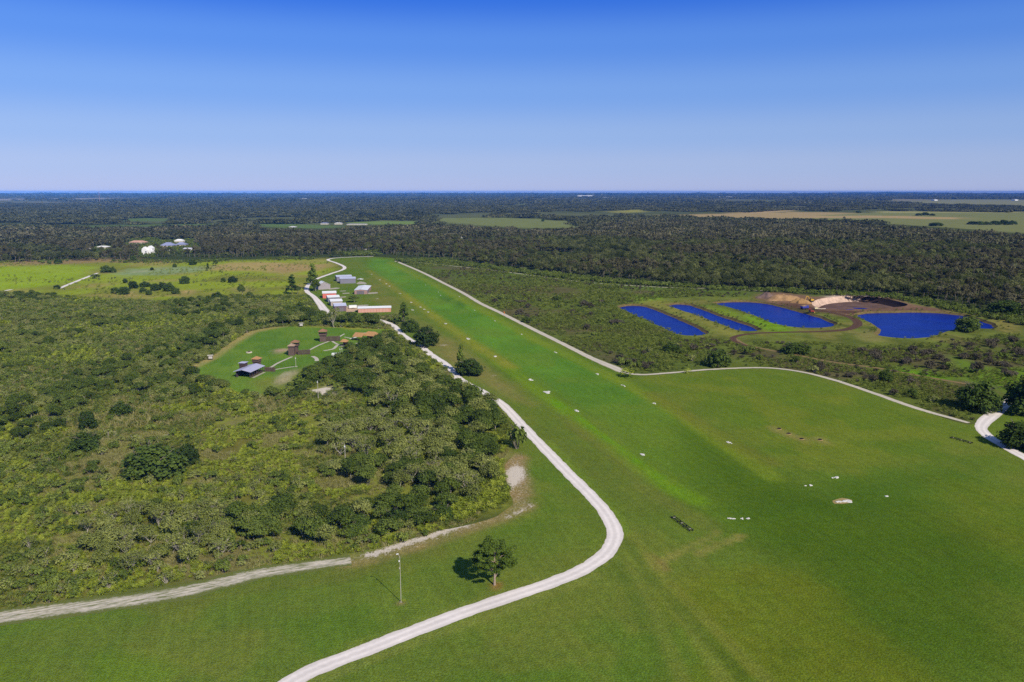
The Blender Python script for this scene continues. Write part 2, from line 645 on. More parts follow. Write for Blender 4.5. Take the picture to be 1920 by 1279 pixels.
def paint_ground(px, py):
    """Albedo of the bare ground and low cover at each place."""
    d = np.hypot(px, py)
    col = np.tile(A(66, 76, 40), (len(px), 1))

    def put(mask, c, s=1.0):
        nonlocal col
        m = np.clip(mask * s, 0, 1)[:, None]
        col = col * (1 - m) + c[None, :] * m
    n_big = fbm(px, py, 900, 21, 4)
    n_mid = fbm(px, py, 120, 5, 4)
    n_sm = fbm(px, py, 18, 8, 3)
    put(sstep(1800, 3200, d), A(92, 98, 64), 0.7)
    put(sstep(0.50, 0.62, n_big) * sstep(1500, 2600, d), A(108, 112, 76), 0.6)
    put(sstep(0.56, 0.66, fbm(px, py, 1700, 77, 4)) * sstep(2500, 4000, d), A(118, 112, 80), 0.6)
    # palmetto scrub west of the strip
    sl = m_poly(px, py, [(-900, 585), (0, 552), (130, 558), (300, 565), (480, 560), (560, 560), (620, 592), (745, 600), (800, 650), (930, 760), (965, 850), (960, 950), (650, 1040), (250, 1108), (0, 1142), (-900, 1290)], 6)
    put(sl, A(116, 126, 50))
    put(sl * sstep(0.45, 0.62, n_mid), A(128, 132, 52), 0.8)
    put(sl * sstep(0.52, 0.66, n_sm), A(106, 96, 52), 0.6)
    put(sl * sstep(0.60, 0.70, fbm(px, py, 26, 41, 3)), A(128, 118, 84), 0.55)
    # bright meadow beyond it
    me_ = m_poly(px, py, [(-900, 520), (-100, 492), (100, 490), (330, 492), (500, 486), (625, 486), (640, 505), (590, 523), (570, 552), (480, 558), (300, 562), (130, 556), (0, 550), (-900, 580)], 10)
    put(me_, A(140, 154, 44))
    put(me_ * sstep(0.48, 0.6, fbm(px, py, 60, 31, 4)), A(122, 124, 52), 0.8)
    put(me_ * sstep(0.56, 0.66, fbm(px, py, 45, 91, 3)), A(158, 142, 84), 0.6)
    put(m_poly(px, py, [(-300, 520), (0, 500), (120, 497), (190, 500), (160, 515), (130, 530), (60, 540), (0, 545), (-300, 560)], 14), A(146, 172, 34), 0.8)
    for poly, c in (([(395, 498), (440, 492), (520, 491), (560, 497), (560, 508), (500, 510), (430, 507), (390, 506)], (176, 152, 98)),
                    ([(500, 497), (545, 494), (620, 497), (600, 508), (520, 512)], (166, 142, 92)),
                    ([(0, 489), (180, 485), (330, 488), (330, 491), (180, 493), (0, 498)], (148, 128, 84)),
                    ([(225, 548), (255, 546), (250, 556), (225, 556)], (166, 148, 92)), ([(338, 545), (365, 543), (360, 552), (340, 554)], (170, 148, 94)),
                    ([(430, 540), (460, 535), (478, 545), (455, 550)], (150, 140, 84))):
        put(m_poly(px, py, poly, 6) * (0.5 + n_mid), A(*c), 0.9)
    put(m_poly(px, py, [(215, 515), (235, 505), (290, 502), (390, 500), (395, 503), (365, 511), (300, 516), (235, 518)], 6), A(134, 152, 104), 0.9)
    put(m_line(px, py, [(225, 514), (290, 506)], 1.5, 4), A(178, 170, 140), 0.5)
    # scrub east of the strip, in front of the forest
    sr = m_poly(px, py, [(745, 486), (830, 490), (960, 507), (1200, 531), (1400, 545), (1520, 552), (1700, 560), (1830, 590), (2700, 680), (2700, 780), (1905, 755), (1860, 790), (1815, 795), (1720, 768), (1560, 713), (1440, 691), (1200, 704), (1050, 642), (900, 570)], 5)
    put(sr, A(92, 106, 46))
    put(sr * sstep(0.46, 0.6, n_mid), A(100, 112, 46), 0.8)
    put(sr * sstep(0.54, 0.64, fbm(px, py, 40, 61, 4)), A(96, 86, 62), 0.75)
    put(m_poly(px, py, [(940, 505), (1200, 535), (1400, 548), (1400, 553), (1180, 541), (940, 514)], 5), A(92, 112, 44), 0.6)
    # grassed banks round the ponds
    pb = m_poly(px, py, [(1162, 574), (1195, 567), (1240, 560), (1330, 556), (1420, 558), (1470, 560), (1530, 575), (1600, 580), (1700, 580), (1800, 582), (1880, 600), (1915, 625), (1850, 632), (1770, 640), (1700, 648), (1620, 652), (1540, 640), (1420, 640), (1385, 640), (1340, 632), (1300, 638), (1222, 606)], 5)
    put(pb, A(112, 122, 54))
    put(pb * sstep(0.46, 0.6, n_sm), A(130, 122, 66), 0.7)
    put(pb * sstep(0.52, 0.64, fbm(px, py, 11, 43, 3)), A(80, 92, 40), 0.7)
    for poly, c, s in (([(1195, 562), (1235, 560), (1262, 570), (1330, 600), (1395, 628), (1372, 634), (1310, 606), (1240, 578), (1205, 573)], (134, 134, 62), 0.9),
                       ([(1320, 572), (1360, 578), (1405, 592), (1400, 596), (1350, 592)], (118, 146, 40), 0.8),
                       ([(1405, 590), (1445, 600), (1490, 618), (1470, 626), (1420, 616), (1390, 600)], (112, 148, 34), 0.9),
                       ([(1190, 555), (1240, 553), (1240, 562), (1200, 566)], (118, 150, 40), 0.9),
                       ([(1780, 665), (1860, 690), (1920, 690), (2000, 680), (1990, 735), (1880, 735), (1800, 710)], (104, 144, 26), 0.55),
                       ([(1670, 690), (1740, 698), (1790, 708), (1780, 714), (1690, 700)], (100, 146, 24), 0.8),
                       ([(1845, 598), (1900, 600), (1920, 618), (1880, 622)], (142, 130, 72), 0.7),
                       ([(1630, 618), (1655, 622), (1660, 640), (1620, 640), (1600, 625)], (140, 132, 80), 0.7)):
        put(m_poly(px, py, poly, 5), A(*c), s)
    # the dug-over yard beside the pit
    put(m_poly(px, py, [(1415, 557), (1440, 548), (1480, 550), (1530, 556), (1600, 551), (1660, 556), (1720, 568), (1790, 580), (1770, 587), (1640, 588), (1600, 592), (1560, 590), (1500, 578), (1440, 572)], 5), A(132, 104, 82))
    put(m_poly(px, py, [(1530, 556), (1600, 551), (1665, 558), (1640, 558), (1560, 558)], 4), A(206, 184, 166), 0.9)
    put(m_line(px, py, [(1480, 572), (1540, 584), (1600, 586)], 6, 8), A(84, 62, 54), 0.8)
    put(m_poly(px, py, [(1600, 578), (1690, 576), (1720, 572), (1790, 580), (1760, 586), (1640, 586)], 4), A(112, 86, 70), 0.8)
    put(m_poly(px, py, [(1660, 556), (1730, 567), (1800, 578), (1860, 584), (1800, 584), (1720, 572)], 4), A(104, 122, 46), 0.9)
    # far pasture
    for poly, c in (([(800, 410.5), (850, 408.5), (930, 408), (985, 409), (1060, 414), (1090, 419), (1085, 428), (980, 428), (880, 421), (812, 416)], (122, 130, 76)),
                    ([(1235, 404), (1300, 402), (1400, 399), (1480, 398), (1560, 398), (1600, 400), (1600, 408), (1450, 412), (1300, 410)], (172, 150, 104)),
                    ([(1480, 411), (1540, 404), (1600, 400), (1750, 398), (1920, 400), (2700, 404), (2700, 450), (1920, 438), (1820, 430), (1700, 422), (1600, 417)], (126, 130, 80)),
                    ([(1380, 394), (1500, 392), (1440, 399), (1380, 399)], (190, 165, 120)),
                    ([(1500, 406), (1620, 404), (1800, 408), (1800, 411), (1620, 409), (1500, 409)], (176, 152, 106)),
                    ([(1640, 396), (1920, 397), (1920, 399.5), (1640, 399)], (160, 156, 96)),
                    ([(470, 419), (560, 420), (640, 424), (640, 428), (560, 428), (470, 424)], (98, 120, 62)),
                    ([(640, 417), (720, 414), (800, 416), (800, 420), (700, 421)], (118, 140, 70)),
                    ([(130, 424), (300, 421), (420, 419), (420, 422), (300, 425), (140, 428)], (96, 114, 60)),
                    ([(210, 411), (270, 409), (330, 410), (320, 415), (220, 416)], (96, 116, 60)),
                    ([(1700, 377), (1800, 374), (1920, 375), (2700, 376), (2700, 388), (1920, 387), (1800, 385), (1720, 381)], (134, 134, 96)),
                    ([(1560, 373), (1700, 372), (1760, 374), (1700, 377)], (138, 130, 100)),
                    ([(1140, 396), (1215, 392), (1210, 398), (1150, 399)], (152, 148, 72)),
                    ([(-900, 372), (0, 372.5), (160, 371.5), (300, 371), (300, 373.2), (160, 374.5), (0, 376), (-900, 376)], (150, 140, 118)),
                    ([(960, 382.5), (1000, 382), (1010, 384), (965, 385)], (130, 142, 78)),
                    ([(1030, 391), (1150, 389), (1160, 391), (1040, 393)], (150, 138, 96))):
        put(m_poly(px, py, poly, 6 + 0.004 * d), A(*c), 0.95)
    # worn sandy patches in the western scrub
    for x, y, r_ in ((158, 615, 5), (112, 629, 5), (58, 643, 6), (165, 612, 3), (225, 612, 3), (130, 640, 4), (210, 637, 4), (300, 600, 4), (620, 730, 5), (700, 722, 4), (310, 819, 2.2), (205, 818, 2), (120, 770, 2)):
        q = P(x, y)
        put((1 - sstep(r_ * 0.4, r_ * 1.2, np.hypot((px - q.x) * 0.7, py - q.y) * (0.7 + 0.6 * n_sm))), A(205, 194, 172), 0.85)
    return col


gcol = paint_ground(GV[:, 0], GV[:, 1])
GROUND = mat_ground('ground_cover', [(0.9, 0.72, 1.28), (0.16, 0.75, 1.25), (0.02, 0.85, 1.15)], flecks=[(0.35, 0.60, A(70, 82, 34), 0.55), (0.7, 0.64, A(150, 140, 84), 0.4)])
me = mesh_np('ground', np.c_[GV, np.zeros(len(GV))], None, GT, [GROUND], col=gcol)
ground = bpy.data.objects.new('ground', me)
C.objects.link(ground)
tag(ground, kind='structure')


# ------------------------------------------------------------------ mown airstrip and lawns
def paint_lawn(px, py):
    col = np.tile(A(100, 120, 44), (len(px), 1))
    sand = np.zeros(len(px))
    nb, nm_, ns = fbm(px, py, 60, 3, 4), fbm(px, py, 18, 13, 4), fbm(px, py, 6, 23, 3)

    def put(mask, c, s=1.0):
        nonlocal col
        m = np.clip(mask * s, 0, 1)[:, None]
        col = col * (1 - m) + c[None, :] * m
    put(sstep(0.42, 0.62, nb), A(86, 116, 36), 0.6)
    put(sstep(0.50, 0.66, nm_), A(112, 122, 50), 0.5)
    # the strip itself: short fresh turf
    strip = m_poly(px, py, [(700, 484), (728, 487), (800, 525), (900, 580), (1000, 632), (1130, 700), (1230, 752), (1340, 815), (1450, 895), (1560, 960), (1700, 1010), (1500, 1040), (1350, 990), (1290, 935), (1200, 862), (1080, 760), (960, 680), (850, 612), (760, 545), (690, 500)], 7)
    far_ = sstep(280, 420, py)
    put(strip * (1 - far_), A(98, 126, 40), 0.9)
    put(strip * far_, A(98, 140, 46), 0.95)
    put(strip * sstep(0.45, 0.62, fbm(px, py, 45, 51, 4)), A(82, 122, 40), 0.6)
    put(strip * sstep(0.52, 0.66, nm_), A(104, 128, 44), 0.45)
    put(m_poly(px, py, [(1280, 800), (1440, 880), (1560, 930), (1700, 930), (1900, 1000), (1950, 1279), (1500, 1279), (1450, 1060), (1330, 950)], 14), A(72, 98, 26), 0.8)
    put(m_poly(px, py, [(1400, 960), (1620, 900), (1800, 880), (1860, 860), (1780, 900), (1600, 960)], 12), A(66, 98, 28), 0.55)
    # field to the east: yellower
    fe = m_poly(px, py, [(1230, 710), (1330, 700), (1440, 697), (1560, 720), (1720, 775), (1800, 810), (1700, 850), (1600, 880), (1480, 870), (1380, 800)], 14)
    put(fe, A(98, 120, 38), 0.7)
    put(fe * sstep(0.48, 0.62, nm_), A(114, 126, 44), 0.6)
    # bright edge strip
    put(m_line(px, py, [(760, 552), (850, 617), (960, 696), (1050, 762), (1130, 826), (1220, 892), (1300, 936)], 2.2, 3.2), A(110, 140, 34), 0.7)
    put(m_line(px, py, [(1040, 752), (1120, 815), (1210, 880), (1275, 920)], 1.6, 1.8) * sstep(0.25, 0.7, 0.5 * nm_ + 0.5 * ns), A(100, 150, 24), 0.75)
    put(m_line(px, py, [(1225, 905), (1310, 940)], 2.0, 3) * (0.3 + 0.7 * nm_), A(94, 142, 24), 0.6)
    # yellow and rusty bands along the edges
    put(m_line(px, py, [(690, 508), (730, 535), (790, 575), (880, 640), (960, 690)], 2.0, 4) * (0.3 + 0.8 * nm_), A(146, 138, 56), 0.65)
    put(m_line(px, py, [(730, 492), (800, 527), (900, 580), (1000, 635), (1120, 694), (1190, 730), (1270, 775), (1370, 840), (1450, 895)], 2.0, 4) * (0.5 + nm_), A(120, 138, 42), 0.65)
    put(m_line(px, py, [(1215, 738), (1290, 782), (1370, 830), (1440, 868)], 2.0, 3.5) * (0.3 + nm_), A(112, 114, 46), 0.6)
    put(m_line(px, py, [(1060, 784), (1150, 850), (1230, 930), (1330, 985)], 1.5, 4) * (0.4 + nm_), A(112, 114, 54), 0.5)
    put(m_poly(px, py, [(960, 790), (1020, 800), (1130, 860), (1220, 920), (1280, 970), (1180, 960), (1090, 900), (1010, 830)], 6), A(100, 114, 46), 0.55)
    # worn ground beside the road and the hangars
    put(m_poly(px, py, [(800, 625), (850, 640), (930, 700), (1000, 760), (960, 750), (900, 715), (850, 690), (812, 660)], 6) * (0.4 + ns), A(136, 126, 74), 0.8)
    put(m_poly(px, py, [(690, 520), (720, 540), (760, 575), (700, 570), (690, 545)], 8) * (0.4 + nm_), A(122, 122, 60), 0.6)
    put(m_line(px, py, [(712, 562), (790, 608), (850, 655)], 3, 5) * (0.3 + ns), A(124, 120, 64), 0.5)
    # large yellow patch
    yp = m_poly(px, py, [(1240, 1120), (1300, 1085), (1400, 1062), (1490, 1075), (1560, 1110), (1600, 1170), (1700, 1240), (1800, 1330), (1250, 1330), (1330, 1240), (1290, 1180)], 6)
    put(yp * (0.45 + 0.9 * nm_), A(106, 118, 34), 0.85)
    put(yp * sstep(0.5, 0.62, ns), A(94, 108, 32), 0.5)
    put(m_poly(px, py, [(1750, 900), (1940, 920), (2100, 1100), (1900, 1040), (1780, 980)], 10) * (0.4 + nm_), A(98, 114, 34), 0.7)
    # wheel marks near the bend and along the road
    for ln, wd, c, s in (([(1310, 1038), (1350, 1020), (1390, 1006)], 0.8, (140, 136, 70), 0.75), ([(1225, 1062), (1262, 1042), (1310, 1018), (1345, 1000)], 0.7, (134, 134, 66), 0.75),
                         ([(1215, 1045), (1240, 1066)], 1.2, (138, 122, 70), 0.7), ([(1170, 1010), (1210, 1070), (1300, 1180), (1360, 1279)], 1.0, (118, 128, 54), 0.7),
                         ([(1180, 1000), (1240, 1080), (1350, 1190), (1440, 1279)], 0.9, (118, 126, 52), 0.7), ([(1165, 1050), (1220, 1140), (1280, 1279)], 1.0, (112, 124, 52), 0.6),
                         ([(1176, 1015), (1225, 1090), (1320, 1190), (1400, 1279)], 0.9, (82, 104, 36), 0.5), ([(1160, 1060), (1200, 1140), (1250, 1279)], 0.9, (82, 106, 36), 0.45),
                         ([(560, 1290), (720, 1226), (900, 1160), (1050, 1105), (1120, 1078)], 0.9, (122, 132, 60), 0.6), ([(660, 1210), (850, 1142), (1030, 1080)], 0.7, (122, 134, 58), 0.55),
                         ([(1174, 1000), (1150, 960), (1100, 905), (1030, 832)], 0.9, (112, 136, 44), 0.6),
                         ([(300, 1130), (480, 1095), (640, 1075), (800, 1030)], 2.5, (104, 112, 48), 0.6)):
        put(m_line(px, py, ln, wd, wd * 1.8) * (0.5 + 0.8 * ns), A(*c), s)
    put(m_poly(px, py, [(180, 1225), (260, 1228), (340, 1250), (300, 1300), (150, 1290)], 3), A(94, 128, 28), 0.5)
    put(m_poly(px, py, [(-300, 1200), (60, 1230), (120, 1279), (-300, 1300)], 4), A(104, 124, 40), 0.6)
    put(m_poly(px, py, [(520, 1170), (620, 1150), (700, 1130), (720, 1180), (600, 1230)], 3), A(82, 116, 32), 0.5)
    # sandy verge in front of the thicket, and bare sand at its corner
    put(m_line(px, py, [(650, 1052), (700, 1045), (790, 1018), (860, 995), (930, 972), (980, 950)], 2.0, 3.4) * (0.5 + ns), A(140, 126, 80), 0.8)
    sand = np.maximum(sand, m_line(px, py, [(690, 1042), (770, 1016), (815, 1002), (868, 984)], 0.5, 2.2) * 0.62)
    sand = np.maximum(sand, m_line(px, py, [(640, 1056), (700, 1042), (790, 1018), (860, 994), (940, 968), (1000, 945)], 1.0, 4.0) * 0.28)
    put(m_poly(px, py, [(935, 870), (965, 850), (990, 855), (985, 880), (1000, 930), (965, 945), (935, 930)], 2.5) * (0.5 + ns), A(146, 126, 84), 0.9)
    sand = np.maximum(sand, m_poly(px, py, [(944, 885), (962, 870), (985, 876), (988, 895), (972, 912), (948, 920)], 2.6) * 0.66)
    sand = np.maximum(sand, m_poly(px, py, [(940, 850), (985, 845), (1010, 900), (1000, 950), (960, 960), (940, 940)], 4.0) * 0.30)
    sand = np.maximum(sand, m_line(px, py, [(955, 970), (1000, 946)], 0.2, 1.4) * 0.5)
    for x, y, r_ in ((832, 646, 5.0), (926, 706, 3), (708, 560, 2.5)):
        q = P(x, y)
        sand = np.maximum(sand, (1 - sstep(r_ * 0.2, r_ * 1.3, np.hypot(px - q.x, py - q.y))) * 0.55)
    q = P(930, 1099)
    put(1 - sstep(0.6, 1.9, np.hypot((px - q.x) * 0.75, py - q.y)), A(146, 108, 66), 0.8)
    q = P(752, 1131)
    put(1 - sstep(0.3, 1.1, np.hypot((px - q.x) * 0.7, py - q.y)), A(150, 130, 92), 0.7)
    for x, y in ((1455, 806), (1480, 815), (1505, 824), (1540, 826)):
        q = P(x, y)
        put(1 - sstep(0.8, 3.6, np.hypot((px - q.x) * 0.8, (py - q.y) * 0.6)), A(142, 134, 76), 0.8)
    put(m_poly(px, py, [(825, 553), (850, 558), (880, 575), (890, 583), (855, 578), (830, 568)], 4) * sstep(0.42, 0.62, ns), A(62, 100, 40), 0.6)
    return col, sand


STRIP_ANG = math.atan2(*(P(1300, 935) - P(700, 505)).yx)
LAWN = mat_ground('mown_grass', [(2.6, 0.42, 1.58), (0.55, 0.76, 1.24), (0.06, 0.92, 1.08)],
                  streak=[((22.0, 0.8, 1.0), STRIP_ANG, 0.89, 1.11), ((30.0, 2.6, 1.0), STRIP_ANG + 0.05, 0.93, 1.07), ((18.0, 0.7, 1.0), STRIP_ANG - 0.5, 0.95, 1.05)], flecks=[(1.5, 0.62, A(158, 152, 84), 0.6), (0.8, 0.66, A(54, 78, 28), 0.6)], bump=0.28,
                  hues=[(0.5, (1.30, 1.10, 1.05), 0.75), (0.11, (0.72, 0.92, 0.85), 0.7), (0.03, (1.12, 1.04, 1.0), 0.6)])


def lawn_sheet(name, px_poly, z, step, paint, mat):
    out = smooth_line([P(x, y)[:2] for x, y in px_poly + px_poly[:1]], 3.5)[:-1]
    out = out + np.stack([fbm(out[:, 0], out[:, 1], 5.0, 63) - 0.5, fbm(out[:, 0], out[:, 1], 5.0, 69) - 0.5], 1) * 2.2
    ys = []
    y = min(p[1] for p in px_poly)
    while y < max(p[1] for p in px_poly):
        ys.append(y)
        y += max(1.0, step * min(1.0, (y - 400) / 400.0))
    X, Y = [], []
    for y in ys:
        xs = np.arange(min(p[0] for p in px_poly), max(p[0] for p in px_poly), step)
        xs = xs + RNG.uniform(-1.5, 1.5, len(xs))
        a, b = Pn(xs, np.full(len(xs), y))
        X.append(a)
        Y.append(b)
    X, Y = np.concatenate(X), np.concatenate(Y)
    ins = inside(X, Y, out)
    X, Y = X[ins], Y[ins]
    keep = seg_dist(X, Y, out, True) > 0.6
    X, Y = X[keep], Y[keep]
    n = len(out)
    V, T = tri_sheet([tuple(p) for p in out] + list(zip(X, Y)), [(i, (i + 1) % n) for i in range(n)], inside_only=True)
    col, sand = paint(V[:, 0], V[:, 1])
    me = mesh_np(name, np.c_[V, np.full(len(V), z)], None, T, [mat], col=col, sand=sand)
    o = bpy.data.objects.new(name, me)
    C.objects.link(o)
    return tag(o, kind='structure')


lawn_sheet('airstrip_lawn', LAWN_PX, 0.03, 7.0, paint_lawn, LAWN)


def paint_fort(px, py):
    col = np.tile(A(92, 126, 44), (len(px), 1))
    nm_, ns = fbm(px, py, 20, 14, 4), fbm(px, py, 6, 24, 3)

    def put(mask, c, s=1.0):
        nonlocal col
        m = np.clip(mask * s, 0, 1)[:, None]
        col = col * (1 - m) + c[None, :] * m
    put(sstep(0.45, 0.62, nm_), A(110, 138, 50), 0.7)
    put(m_line(px, py, [(340, 697), (395, 670), (430, 645), (472, 621), (520, 613)], 2, 5) * (0.4 + ns), A(168, 150, 96), 0.9)
    put(m_poly(px, py, [(515, 656), (535, 653), (545, 656), (530, 661), (516, 661)], 2.5), A(190, 160, 140), 0.8)
    put(m_line(px, py, [(527, 718), (535, 706), (548, 698)], 1.8, 3.5), A(206, 192, 172), 0.9)
    put(m_poly(px, py, [(470, 715), (520, 705), (550, 695), (600, 680), (580, 715), (500, 745)], 5), A(124, 126, 60), 0.6)
    put(m_line(px, py, [(560, 613), (640, 614), (740, 619)], 1, 3) * (0.3 + ns), A(172, 160, 66), 0.7)
    return col, np.zeros(len(px))


lawn_sheet('fort_lawn', FORT_PX, 0.03, 7.0, paint_fort, LAWN)


# ------------------------------------------------------------------ roads, tracks, paths
def mat_track(name, col, edge_col, thr=0.5, wear=0.16, ruts=True, patch=None):
    m, nt, b = newmat(name)
    tcn = N(nt, 'ShaderNodeTexCoord')
    at = N(nt, 'ShaderNodeAttribute', attribute_name='across')
    f, raw = noise_factor(nt, tcn.outputs['Object'], 0.9, 1 - wear, 1 + wear, 5, 0.65)
    f2, raw2 = noise_factor(nt, tcn.outputs['Object'], 0.12, 0.92, 1.08, 3)
    rgb = N(nt, 'ShaderNodeRGB')
    rgb.outputs[0].default_value = (*col, 1)
    out = vscale(nt, vscale(nt, rgb.outputs[0], f), f2)
    ab = N(nt, 'ShaderNodeMath', operation='ABSOLUTE')
    nt.links.new(at.outputs['Fac'], ab.inputs[0])
    if ruts:
        # two paler wheel tracks at 0.45 of the half width
        sb = N(nt, 'ShaderNodeMath', operation='SUBTRACT')
        nt.links.new(ab.outputs[0], sb.inputs[0])
        sb.inputs[1].default_value = 0.42
        a2 = N(nt, 'ShaderNodeMath', operation='ABSOLUTE')
        nt.links.new(sb.outputs[0], a2.inputs[0])
        mr = N(nt, 'ShaderNodeMapRange')
        mr.inputs['From Min'].default_value = 0.08
        mr.inputs['From Max'].default_value = 0.3
        mr.inputs['To Min'].default_value = 1.05
        mr.inputs['To Max'].default_value = 0.89
        nt.links.new(a2.outputs[0], mr.inputs[0])
        out = vscale(nt, out, mr.outputs[0])
    ad = N(nt, 'ShaderNodeMath', operation='MULTIPLY_ADD')
    nt.links.new(raw, ad.inputs[0])
    ad.inputs[1].default_value = 0.9
    nt.links.new(ab.outputs[0], ad.inputs[2])
    mr = N(nt, 'ShaderNodeMapRange')
    mr.inputs['From Min'].default_value = thr + 0.75
    mr.inputs['From Max'].default_value = thr + 1.0
    nt.links.new(ad.outputs[0], mr.inputs[0])
    out = mixc(nt, mr.outputs[0], out, edge_col)
    if patch:
        f3, raw3 = noise_factor(nt, tcn.outputs['Object'], 1.0, 0.0, 1.0, 5, 0.65, ((5.0, 0.55, 1.0), patch[0]))
        mr = N(nt, 'ShaderNodeMapRange')
        mr.inputs['From Min'].default_value = patch[1]
        mr.inputs['From Max'].default_value = patch[1] + 0.16
        mr.inputs['To Max'].default_value = patch[2]
        nt.links.new(raw3, mr.inputs[0])
        out = mixc(nt, mr.outputs[0], out, edge_col)
    nt.links.new(out, b.inputs['Base Color'])
    b.inputs['Roughness'].default_value = 0.95
    b.inputs['Specular IOR Level'].default_value = 0.05
    return m


def ribbon(name, px, width, z, mat, ragged=0.35, step=1.5, kind='structure'):
    """A strip of road on the ground; width in metres, one value or one per surveyed point."""
    g = [P(x, y)[:2] for x, y in px]
    if hasattr(width, '__len__'):
        line = smooth_line([np.array([a[0], a[1], w_]) for a, w_ in zip(g, width)], step)
        wid, line = line[:, 2], line[:, :2]
    else:
        line = smooth_line(g, step)
        wid = np.full(len(line), float(width))
    t = np.gradient(line, axis=0)
    t /= np.linalg.norm(t, axis=1)[:, None] + 1e-9
    nrm = np.c_[t[:, 1], -t[:, 0]]
    k = np.array([-1, -0.75, -0.4, 0, 0.4, 0.75, 1.0])
    L = np.arange(len(line)) * step
    ja = (fbm(L, L * 0, 3.0, 5) - 0.5) * ragged * 2
    jb = (fbm(L, L * 0 + 50, 3.0, 15) - 0.5) * ragged * 2
    V, A_ = [], []
    for i, kk in enumerate(k):
        off = kk * wid / 2 + (ja if kk == -1 else jb if kk == 1 else 0)
        V.append(np.c_[line + nrm * off[:, None], np.full(len(line), z)])
        A_.append(np.full(len(line), kk))
    n, m = len(line), len(k)
    V = np.stack(V, 1).reshape(-1, 3)
    A_ = np.stack(A_, 1).reshape(-1)
    idx = np.arange(n * m).reshape(n, m)
    F = np.stack([idx[:-1, :-1], idx[1:, :-1], idx[1:, 1:], idx[:-1, 1:]], -1).reshape(-1, 4)
    me = mesh_np(name, V, F[:, ::-1], None, [mat])
    at = me.attributes.new('across', 'FLOAT', 'POINT')
    at.data.foreach_set('value', A_.astype(np.float32))
    o = bpy.data.objects.new(name, me)
    C.objects.link(o)
    if o.data.polygons[0].normal.z < 0:
        o.data.flip_normals()
    return tag(o, kind=kind)


SHELL = mat_track('shell_road', A(238, 228, 220), A(150, 140, 88), 0.62, 0.10)
SHELL2 = mat_track('sandy_path', A(206, 196, 178), A(128, 130, 66), 0.42, 0.18)
PALE = mat_track('pale_path', A(196, 188, 172), A(140, 140, 90), 0.55, 0.12, ruts=False)
WHITE = mat_track('white_walk', A(224, 220, 208), A(180, 180, 150), 0.8, 0.08, ruts=False)
HAUL = mat_track('haul_mud', A(96, 72, 58), A(112, 112, 56), 0.5, 0.25)
DIRT = mat_track('dirt_track', A(140, 118, 82), A(100, 106, 48), 0.35, 0.25)
SANDT = mat_track('sand_track', A(204, 194, 176), A(106, 114, 56), 0.17, 0.3, ruts=False, patch=(math.atan2(*(P(480, 1073) - P(120, 1136)).yx), 0.46, 0.9))

ribbon('gravel_road', ROAD_PX, [4.4] * 12 + [4.3] * 12 + [4.6] * 3 + [6.5, 6.0, 4.6, 4.4] + [4.2] * 10, 0.065, SHELL, 0.4)
ribbon('road_spur', [(838, 709), (850, 711), (866, 712)], [2.5, 4, 5], 0.058, SHELL)
ribbon('sandy_path', EAST_PX, [4.5] * 9 + [5.0, 6.5, 5.5, 3.2] + [3.0] * 4 + [3.4, 3.4, 3.4, 2.6], 0.065, SHELL2, 0.6)
ribbon('east_road', [(2100, 960), (1990, 895), (1925, 860), (1882, 836), (1855, 820), (1840, 804), (1848, 789), (1868, 773), (1885, 757), (1893, 749)], [4.2] * 6 + [5.5] * 2 + [4.6] * 2, 0.065, SHELL, 0.3)
ribbon('forest_edge_path', [(765, 491), (800, 494), (860, 500), (920, 506), (965, 512), (1030, 521), (1110, 530.5), (1200, 536.5), (1275, 540), (1340, 541), (1400, 544), (1440, 546)], 2.6, 0.05, SHELL2, 0.7)
ribbon('dirt_track', [(1376, 634), (1400, 647), (1440, 656), (1500, 667), (1560, 679), (1650, 691), (1730, 706), (1812, 720)], 3.4, 0.05, DIRT, 0.6)
ribbon('haul_road', [(1400, 649), (1378, 640), (1376, 633), (1392, 628), (1420, 625), (1470, 623), (1530, 622), (1580, 619), (1606, 611), (1606, 602), (1592, 594), (1568, 588), (1530, 580)], [3, 3.6, 4, 4, 4, 4.2, 5, 6, 6.5, 6.5, 6, 6, 6], 0.06, HAUL, 0.6)
ribbon('meadow_track', [(111, 541), (130, 533), (155, 523), (183, 512)], [3.5, 4, 4, 3.5], 0.05, SHELL, 0.4)
ribbon('meadow_track', [(-120, 580), (-30, 555), (5, 546), (22, 543)], 4.0, 0.05, SHELL, 0.5)
ribbon('woodland_track', [(640, 476), (665, 475), (690, 473), (700, 475)], 4.0, 0.05, SHELL2, 0.5)
ribbon('woodland_track', [(683, 477), (685, 470), (687, 462)], 4.0, 0.05, SHELL2, 0.5)
ribbon('sand_track', [(-420, 1224), (-160, 1184), (0, 1158), (120, 1142), (240, 1127), (360, 1106), (480, 1077), (580, 1061), (658, 1051)], [8.0, 8.0, 8.0, 8.0, 7.8, 7.6, 7.2, 6.6, 6.0], 0.05, SANDT, 1.4)
for ln, wd in (([(506, 690), (523, 680), (548, 669)], 1.5), ([(577, 658), (599, 647), (617, 640)], 1.4), ([(516, 693), (541, 689), (558, 687)], 1.3), ([(607, 658), (624, 654.5), (632, 648), (637, 646)], 1.8),
               ([(623, 640), (633, 646)], 1.5), ([(586, 668), (593, 672), (594, 677)], 2.2), ([(632, 634), (646, 626)], 1.2), ([(646, 632), (660, 635)], 1.2), ([(667, 644.5), (678, 642)], 1.6)):
    ribbon('fort_path', ln, wd, 0.05, PALE, 0.2, 1.0)
ribbon('white_walkway', [(656, 635.6), (667, 632.5), (677, 629), (681, 624)], [1.2, 1.8, 2.2, 3.4], 0.055, WHITE, 0.1, 1.0)


